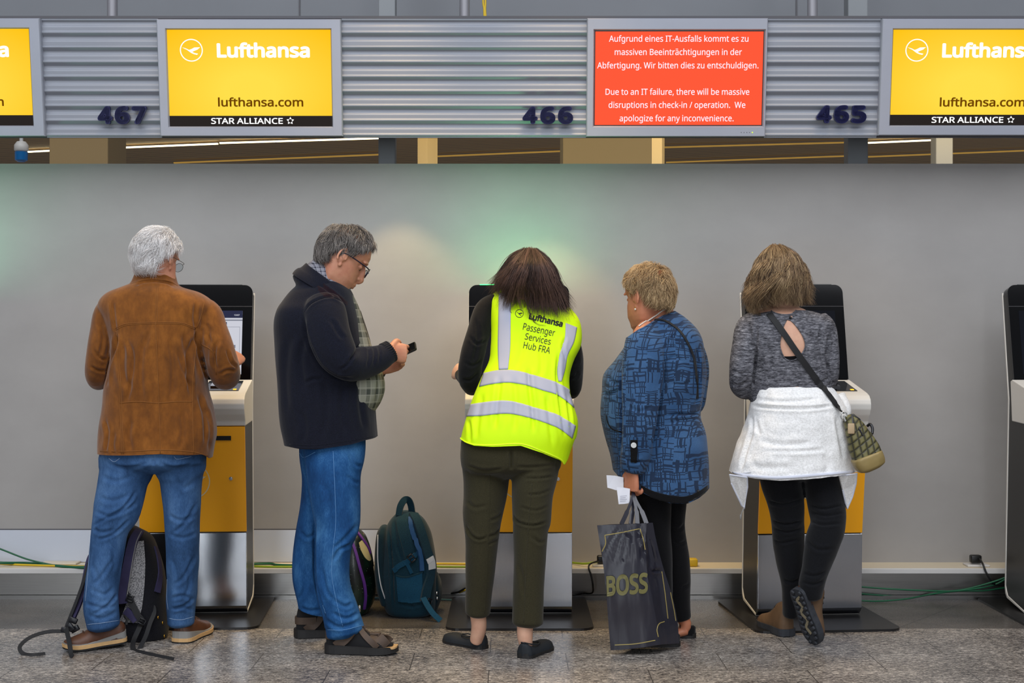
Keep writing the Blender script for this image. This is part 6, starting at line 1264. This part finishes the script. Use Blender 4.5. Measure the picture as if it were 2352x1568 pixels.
# --- black hiking backpack standing between the feet of the man in the brown jacket
bp = root('hiking_backpack', (W(305, 0, 6.23)[0], 6.23, 0), 'black and purple hiking backpack on the floor between the feet of the brown jacket person', 'backpack', 'backpacks on the floor')
V, F, N = fuse([spans([(268, 316, 1213, .06, 6.285), (258, 350, 1236, .095, 6.275), (244, 370, 1288, .11, 6.265), (232, 380, 1350, .118, 6.255), (226, 385, 1410, .12, 6.245), (226, 386, 1450, .12, 6.235), (238, 378, 1474, .11, 6.235)], 6.3, 2.6)], .006, 4)
V = ripple(V, N, .004, 12, 20); V[:, 2] = np.maximum(V[:, 2], .002); tr1 = bvh(V, F); mk('pack_body', V, F, M['packblack'], bp)
g = G(); patch(g, tr1, [(302, 1246), (298, 1310), (292, 1380), (274, 1428)], [(329, 1243), (333, 1300), (328, 1380), (318, 1430)], 30, 10, .003, 0, .003); g.obj('back_panel', M['spacer'], bp)
g = G(); P, Nn = lay(tr1, [(318, 1226), (306, 1248), (297, 1290), (290, 1330), (284, 1362), (286, 1385)], 8, .016); ribbon(g, P, .038, Nn, .008); st = g.obj('shoulder_strap', M['purple'], bp)
g = G(); seam(g, tr1, [(321, 1230), (313, 1250), (306, 1290), (300, 1335), (294, 1370)], .0022, .024); g.obj('strap_piping', M['midgrey'], st)
g = G(); P, Nn = lay(tr1, [(280, 1340), (292, 1362), (304, 1384), (316, 1408), (326, 1424)], 8, .02); ribbon(g, P, .026, Nn, .0025); g.obj('adjuster_webbing', M['blackstrap'], bp)
g = G(); P, Nn = lay(tr1, [(290, 1400), (304, 1412), (314, 1424)], 6, .014); ribbon(g, P, .032, Nn, .005); g.obj('strap_end', M['purple'], bp)
def buckle(par, tree, px, py, lift, w, h, ang):
    p, n = cast(tree, px, py, lift); x = np.array((math.cos(ang), 0, -math.sin(ang))); x -= n*x.dot(n); x /= np.linalg.norm(x); y = np.cross(n, x); g = G()
    for a, b, c, d in ((-w, w, h*.6, h), (-w, w, -h, -h*.6), (-w, -w*.72, -h, h), (w*.72, w, -h, h), (-w*.8, w*.8, -h*.12, h*.12)):
        g2 = G(); g2.rbox(a, b, c, d, -.004, .004, .0015, 1); g.add([p + x*v[0] + y*v[1] + n*v[2] for v in g2.V], g2.F)
    return g.obj('buckle', M['plastic'], par)
buckle(bp, tr1, 301, 1374, .026, .016, .014, .3); buckle(bp, tr1, 326, 1425, .026, .016, .013, .5); buckle(bp, tr1, 273, 1380, .02, .008, .014, .1)
g = G(); ribbon(g, catmull([W(326, 1428, 6.13), W(318, 1446, 6.10), W(308, 1468, 6.06), W(305, 1484, 6.0), W(309, 1494, 5.96), W(325, 1499, gd(1500)), W(360, 1507, gd(1508)), W(398, 1515, gd(1516))], 6), .021, (0, -.9, .45), .0014); g.obj('webbing_tail', M['blackstrap'], bp)
g = G(); ribbon(g, catmull([W(320, 1490, 6.0), W(335, 1460, 6.07), W(345, 1430, 6.12), W(354, 1408, 6.15), W(352, 1393, 6.16), W(344, 1396, 6.16), W(338, 1412, 6.15)], 6), .018, (0, -1, .2), .0014); g.obj('webbing_loop', M['blackstrap'], bp)
g = G(); P, Nn = lay(tr1, [(356, 1256), (364, 1290), (366, 1325), (360, 1360)], 8, .004); ribbon(g, P, .03, Nn, .003); g.obj('side_panel', M['purple'], bp)
g = G()
for a, b in ((362, 1418), (372, 1430), (376, 1460)): q = cast(tr1, a, b, .003)[0]; g.add(*ball(q, (.004, .004, .007), 8, 6))
g.obj('zip_pulls', M['gold'], bp)
g = G(); ribbon(g, catmull([W(232, 1262, 6.22), W(212, 1275, 6.17), W(203, 1300, 6.13), (W(195, 1340, 6.1)), W(180, 1385, 6.07), W(166, 1418, 6.04)], 6), [.03]*31, (-.3, -1, .1), .006); s2 = g.obj('shoulder_strap', M['purple'], bp)
g = G(); ribbon(g, catmull([W(204, 1292, 6.11), W(192, 1335, 6.08), W(176, 1380, 6.05), W(160, 1420, 6.03), W(152, 1440, 6.02)], 6), .014, (-.3, -1, .1), .003); g.obj('strap_edging', M['blackstrap'], s2)
g = G(); g2 = G(); 
for (a, b, d, r) in ((168, 1424, 6.02, .4), (162, 1440, 6.0, .9), (150, 1447, 6.0, .2), (172, 1444, 6.02, -.5)):
    q = W(a, b, d); g2 = G(); g2.rbox(-.018, .018, -.006, .006, -.012, .012, .003, 2); R = Matrix.Rotation(r, 3, 'Y'); g.add([np.array(R @ Vector(v)) + q for v in g2.V], g2.F)
g.obj('buckle', M['plastic'], bp)
g = G(); ribbon(g, catmull([W(152, 1449, 6.0), W(112, 1450, 5.99), W(76, 1460, 5.96), (W(54, 1474, 5.93)), W(45, 1488, 5.9), W(54, 1501, gd(1504)), W(76, 1504, gd(1506)), W(104, 1501, gd(1503))], 7), .0165, (0, -.75, .66), .0014); g.obj('webbing_tail', M['blackstrap'], bp)
g = G(); ribbon(g, catmull([W(152, 1442, 5.98), W(156, 1460, 5.93), W(160, 1480, 5.885), W(163, 1500, 5.85), W(166, 1509, gd(1511))], 6), .019, (0, -1, .2), .0014); g.obj('webbing_tail', M['blackstrap'], bp)

# --- teal school backpack
tb_ = root('school_backpack', (W(935, 0, 6.78)[0], 6.78, 0), 'teal backpack with a mesh side pocket and white reflective strap band', 'backpack', 'backpacks on the floor')
V, F, N = fuse([spans([(908, 962, 1180, .07), (896, 976, 1194, .105), (882, 990, 1225, .128), (874, 999, 1268, .135), (870, 1003, 1310, .138), (874, 1004, 1360, .138), (886, 1000, 1398, .132), (898, 986, 1408, .12)], 6.78, 2.6)], .006, 4)
V = ripple(V, N, .004, 11, 22); V = creases(V, N, [([(905, 1190), (912, 1250), (930, 1300)], 4, 6), ([(940, 1190), (950, 1240), (960, 1300)], 4, 5), ([(893, 1210), (900, 1300), (905, 1400)], 3, 8), ([(915, 1385), (945, 1392), (975, 1386)], 4, 5), ([(945, 1385), (950, 1400)], 4, 5)]); V[:, 2] = np.maximum(V[:, 2], .002); tr2 = bvh(V, F); mk('pack_body', V, F, M['teal'], tb_)
V, F, N = fuse([spans([(874, 890, 1208, .06), (866, 893, 1224, .09), (862, 893, 1262, .1), (861, 893, 1310, .1), (866, 893, 1350, .1), (876, 897, 1385, .09)], 6.77, 2.4)], .006, 3); tr3 = bvh(V, F); fp = mk('front_pocket', V, F, M['tealdark'], tb_)
g = G(); seam(g, tr3, [(868, 1228), (868, 1290), (874, 1340), (884, 1374)], .0028); g.obj('piping', M['orangeweb'], fp)
g = G(); seam(g, tr2, [(884, 1204), (886, 1240), (892, 1300)], .002); seam(g, tr2, [(908, 1192), (916, 1230), (925, 1262), (932, 1296)], .0018); g.obj('zips', M['tealdark'], tb_)
g = G(); ribbon(g, catmull([W(916, 1184, 6.72), W(920, 1162, 6.73), W(929, 1148, 6.74), W(938, 1148, 6.75), W(944, 1160, 6.76), W(947, 1182, 6.77)], 6), .03, (-.2, -1, .1), .005); g.obj('grab_handle', M['teal'], tb_)
g = G(); P, Nn = lay(tr2, [(948, 1184), (958, 1205), (968, 1235), (977, 1265), (985, 1290), (985, 1320), (978, 1350), (973, 1380)], 8, .012); ribbon(g, P, .044, Nn, .007); s3 = g.obj('shoulder_strap', M['teal'], tb_)
g = G(); P2, N2 = lay(tr2, [(981, 1280), (985, 1292), (986, 1306)], 6, .020); ribbon(g, P2, .043, N2, .0015); g.obj('reflective_band', M['orangeweb'], s3)
g = G(); P, Nn = lay(tr2, [(942, 1190), (949, 1220), (958, 1250), (966, 1285), (968, 1310)], 8, .006); ribbon(g, P, .020, Nn, .006); g.obj('strap_lining', M['tealblue'], tb_)
g = G(); patch(g, tr2, [(909, 1322), (935, 1326), (969, 1314)], [(915, 1380), (943, 1384), (970, 1382)], 22, 12, .004, 0, .003); sp = g.obj('side_pocket', M['tealmesh'], tb_)
g = G(); seam(g, tr2, [(908, 1321), (935, 1325), (970, 1313)], .004, .006); g.obj('pocket_hem', M['teal'], sp)
g = G(); P, Nn = lay(tr2, [(904, 1310), (918, 1298), (934, 1290), (946, 1282), (955, 1268)], 6, .007); ribbon(g, P, .024, Nn, .002); g.obj('compression_strap', M['tealmesh'], tb_); buckle(tb_, tr2, 946, 1280, .014, .014, .02, -.7)
g = G(); P, Nn = lay(tr2, [(934, 1292), (940, 1304), (946, 1316)], 6, .006); ribbon(g, P, .016, Nn, .002); g.obj('strap_end', M['tealmesh'], tb_)
V, F, N = fuse([spans([(994, 1006, 1316, .05), (992, 1014, 1340, .08), (990, 1014, 1372, .085), (980, 1004, 1400, .08)], 6.82, 2.2)], .006, 3); mk('hip_pad', V, F, M['tealdark'], tb_)
g = G(); P = catmull([W(972, 1372, 6.63), W(983, 1392, 6.60), W(996, 1410, 6.58), W(1012, 1425, gd(1428))], 6); ribbon(g, P, .027, (.3, -.8, .5), .0018); g.obj('webbing_tail', M['tealmesh'], tb_)
buckle(tb_, tr2, 981, 1378, .02, .013, .012, .4)
g = G()
for a, b in ((1003, 1362), (1004, 1374)): q = W(a, b, 6.73); g.rbox(q[0]-.005, q[0]+.005, q[1]-.003, q[1]+.003, q[2]-.008, q[2]+.008, .002, 1)
g.obj('zip_pulls', M['silver'], tb_)

# --- black school backpack half hidden by the jeans
gb = root('school_backpack', (W(815, 0, 6.8)[0], 6.8, 0), 'black backpack with purple piping half hidden behind the blue jeans', 'backpack', 'backpacks on the floor')
V, F, N = fuse([spans([(782, 828, 1216, .06), (772, 842, 1234, .1), (764, 855, 1276, .125), (762, 862, 1330, .13), (764, 860, 1376, .125), (776, 846, 1404, .115)], 6.80, 2.3)], .006, 4); V[:, 2] = np.maximum(V[:, 2], .002); tr4 = bvh(V, F); mk('pack_body', V, F, M['galaxy'], gb)
g = G()
for pts in ([(820, 1222), (832, 1238), (844, 1256), (850, 1270)], [(806, 1240), (815, 1262), (826, 1303), (836, 1340), (839, 1370), (836, 1398)]): P, Nn = lay(tr4, pts, 8, .003); ribbon(g, P, .013, Nn, .003)
g.obj('piping', M['violet'], gb)
g = G(); patch(g, tr4, [(824, 1246), (834, 1240), (842, 1255), (851, 1280)], [(828, 1262), (838, 1280), (848, 1288), (852, 1284)], 18, 6, .001, 0, .001); g.obj('printed_patch', M['beige'], gb)
g = G(); seam(g, tr4, [(833, 1222), (846, 1246), (854, 1275), (858, 1300)], .003); g.obj('zip', M['plastic'], gb)
g = G(); q = cast(tr4, 825, 1394, .006)[0]; g.rbox(q[0]-.006, q[0]+.006, q[1]-.003, q[1]+.003, q[2]-.02, q[2]+.01, .002, 1); g.obj('zip_pull', M['silver'], gb)

# --- shopping bag hanging from the hand of the woman in the tunic
sb = root('shopping_bag', (W(1470, 0, 5.98)[0], 5.98, 0), 'dark shopping bag lettered BOSS held by the blue tunic person', 'bag')
rows = [(1203, 1371, 1486, 1499, 5.87, 1206, 1201, 1200), (1250, 1379, 1484, 1508, 5.87, 1252, 1248, 1246), (1308, 1387, 1486, 1524, 5.87, 1310, 1307, 1304), (1370, 1392, 1494, 1543, 5.87, 1373, 1368, 1364), (1430, 1398, 1505, 1556, 5.88, 1436, 1426, 1424), (1488, 1403, 1515, 1561, 5.885, 1493, 1480, 1477)]
R_ = catmull(np.array(rows, float), 10); V = []; nf, ns = 22, 12
for r in R_:
    y, l, f, b, d, yl, yf, yb = r; t = (y - 1203)/285; dep = .03 + .075*min(1, t*1.3); A = W(l, yl, d); B = W(f, yf, d - .01); C = W(b, yb, d + dep); D_ = A + (C - B)
    ring = [A + (B-A)*u + np.array((0, -.012*math.sin(math.pi*u)*(.3+t), 0)) for u in np.linspace(0, 1, nf, endpoint=False)]
    ring += [B + (C-B)*u + np.array((-.018*math.sin(math.pi*u)*(1-t*.9), .0, 0)) for u in np.linspace(0, 1, ns, endpoint=False)]
    ring += [C + (D_-C)*u for u in np.linspace(0, 1, nf, endpoint=False)] + [D_ + (A-D_)*u + np.array((.015*math.sin(math.pi*u), 0, 0)) for u in np.linspace(0, 1, ns, endpoint=False)]
    V += ring
m_ = 2*(nf+ns); n_r = len(R_); F = [(i*m_+k, (i+1)*m_+k, (i+1)*m_+(k+1) % m_, i*m_+(k+1) % m_) for i in range(n_r-1) for k in range(m_)] + [tuple(range((n_r-1)*m_, n_r*m_))[::-1]]
V = np.array(V); N = normals(V, F)
if (N[:nf, 1].mean() > 0): F = [f[::-1] for f in F]; N = -N
V = ripple(V, N, .004, 14, 30, .3); V = ripple(V, N, .0012, 40, 31, .2)
V = creases(V, N, [([(1440, 1200), (1418, 1255), (1406, 1300)], 3, 4), ([(1446, 1200), (1434, 1260), (1428, 1300)], 3, 4), ([(1452, 1200), (1450, 1250), (1451, 1300)], 3, 3), ([(1462, 1200), (1469, 1260), (1474, 1300)], 3, 4), ([(1468, 1200), (1478, 1250), (1484, 1290)], 3, 6), ([(1494, 1230), (1502, 1270), (1510, 1300)], 3, 8), ([(1490, 1306), (1505, 1312), (1522, 1308)], 3, 8), ([(1430, 1205), (1400, 1245), (1384, 1290)], 3, 4)])
V[:, 2] = np.maximum(V[:, 2], .003); tr5 = bvh(V, F); so5 = mk('bag_body', V, F, M['film'], sb)
g = G(); put_text(g, 'BOSS', 0, 96, 0, -47, lambda a, b: cast(tr5, 1392 + a*.995, 1369 + b - a*.085, .0065)[0], .03); g.obj('lettering', M['goldprint'], sb, smooth=False)
g = G()
for pts in ([(1389, 1229), (1430, 1222), (1468, 1214)], [(1389, 1229), (1391, 1248), (1383, 1266)], [(1412, 1481), (1460, 1478), (1505, 1470)], [(1512, 1462), (1509, 1445), (1514, 1432), (1526, 1427)], [(1520, 1312), (1527, 1360), (1534, 1420)], [(1470, 1214), (1478, 1240), (1482, 1262)], [(1540, 1360), (1548, 1400), (1552, 1425)]): seam(g, tr5, pts, .0022)
g.obj('gold_border', flat_once('gold_line', '#a08f55', .4), sb)
for i, (a, b, d0_, d1_) in enumerate((((1452, 1142), (1427, 1204), 5.93, 5.868), ((1454, 1143), (1448, 1203), 5.94, 5.89), ((1456, 1142), (1464, 1202), 5.93, 5.868), ((1458, 1142), (1485, 1202), 5.94, 5.885))):
    g = G(); A, B = W(*a, d0_), W(*b, d1_); ribbon(g, catmull([W(a[0], 1118, 5.965), A, A*.45 + B*.55 + (0.003, 0, 0), B], 6), [.009]*6 + [.012]*6 + [.018]*7, (.2, -1, 0), .0012); g.obj('handle', M['film'], sb)
def sheet(pts, text, lines=False):
    c = np.array([W(*p) for p in pts]); n = len(c); g = G(); g.add(list(c) + list(c + (0, .0016, 0)), [tuple(range(n)), tuple(range(2*n-1, n-1, -1))] + [((i+1) % n, i, n+i, n+(i+1) % n) for i in range(n)])
    r = root('paper_slip', tuple(c.mean(0)), text, 'paper', 'paper slips in the hand'); o = g.obj('sheet', M['paper'], r, smooth=False)
    if lines:
        g = G()
        for k in range(4): a, b = W(1424, 1140 + k*4, 5.925), W(1440 - 3*(k % 2), 1139 + k*4, 5.925); g.add([a, b, b + (0, 0, .0022), a + (0, 0, .0022)], [(0, 1, 2, 3)])
        g.obj('print', M['papertext'], r, smooth=False)
sheet([(1393, 1091, 5.99), (1412, 1092, 5.985), (1432, 1096, 5.98), (1432, 1122, 5.97), (1415, 1125.5, 5.975), (1404, 1122, 5.98), (1395, 1119.5, 5.985)], 'upper white paper slip held by the blue tunic person')
sheet([(1416, 1118, 5.94), (1430, 1119, 5.936), (1447, 1122, 5.935), (1446, 1155, 5.93), (1433, 1157, 5.93), (1421, 1157.6, 5.93)], 'lower white paper slip held by the blue tunic person', True)

# --- crossbody bag of the woman with the fleece
cb = root('crossbody_bag', tuple(W(1990, 1030, 6.0)), 'olive quilted crossbody bag with gold base on a black strap', 'bag')
V, F, N = fuse([limb([(1950, 958, 6.0, 15, .028), (1966, 990, 5.98, 25, .04), (1982, 1026, 5.97, 33, .047), (1993, 1052, 5.96, 35, .047), (1997, 1062, 5.96, 34, .046)], 5, 30, 3.2)], .005, 4); V = ripple(V, N, .004, 22, 40); tr6 = bvh(V, F); bb = mk('bag_body', V, F, M['quilt'], cb)
V, F, N = fuse([limb([(1990, 1046, 5.96, 36.5, .051), (1995, 1058, 5.96, 36, .051), (2001, 1072, 5.96, 32, .047)], 5, 30, 3.4)], .0045, 3); V = ripple(V, N, .002, 30, 41); mk('leather_base', V, F, M['olivegold'], cb)
g = G(); seam(g, tr6, [(1944, 946), (1965, 956), (1985, 972), (2000, 992)], .004); g.obj('zip', M['plastic'], cb)
comb = bvh(np.vstack([TOP5[0], WRAP5[0]]), [tuple(f) for f in TOP5[1]] + [tuple(int(i) + len(TOP5[0]) for i in f) for f in WRAP5[1]])
P, Nn = lay(comb, [(1767, 722), (1774, 731), (1790, 752), (1820, 795), (1850, 838), (1880, 880), (1905, 912), (1922, 936)], 8, .007)
P = np.vstack([P, [W(1934, 946, 5.99)]]); Nn = np.vstack([Nn, [Nn[-1]]])
from_s = np.cumsum(np.ones(len(P))); P = resample(P, 60); Nn = np.array([Nn[int(i*(len(Nn)-1)/59)] for i in range(60)]); g = G(); ribbon(g, P, .026, Nn, .0018); g.obj('strap', M['blackstrap'], cb)
g = G(); q = W(1938, 955, 5.98); g.tube([q + (.013*math.cos(a), 0, .017*math.sin(a)) for a in np.linspace(0, 2*math.pi, 20)], .003, 8); q2 = W(1943, 968, 5.96); g.tube([q, q2], .004, 8); g.obj('strap_ring', M['silver'], cb)
g = G(); q = W(1955, 984, 5.935); g.rbox(q[0]-.014, q[0]+.014, q[1]-.003, q[1]+.003, q[2]-.022, q[2]+.022, .004, 2); g.obj('leather_tab', M['tan'], cb)
g = G(); g.tube(catmull([W(1992, 978, 6.0), W(1999, 974, 5.99), W(2004, 984, 5.98), W(2003, 996, 5.97)], 4), .006, 8); g.obj('clasp', M['plastic'], cb)
for _o in bpy.data.objects:
    if 'org' in _o.keys(): del _o['org']
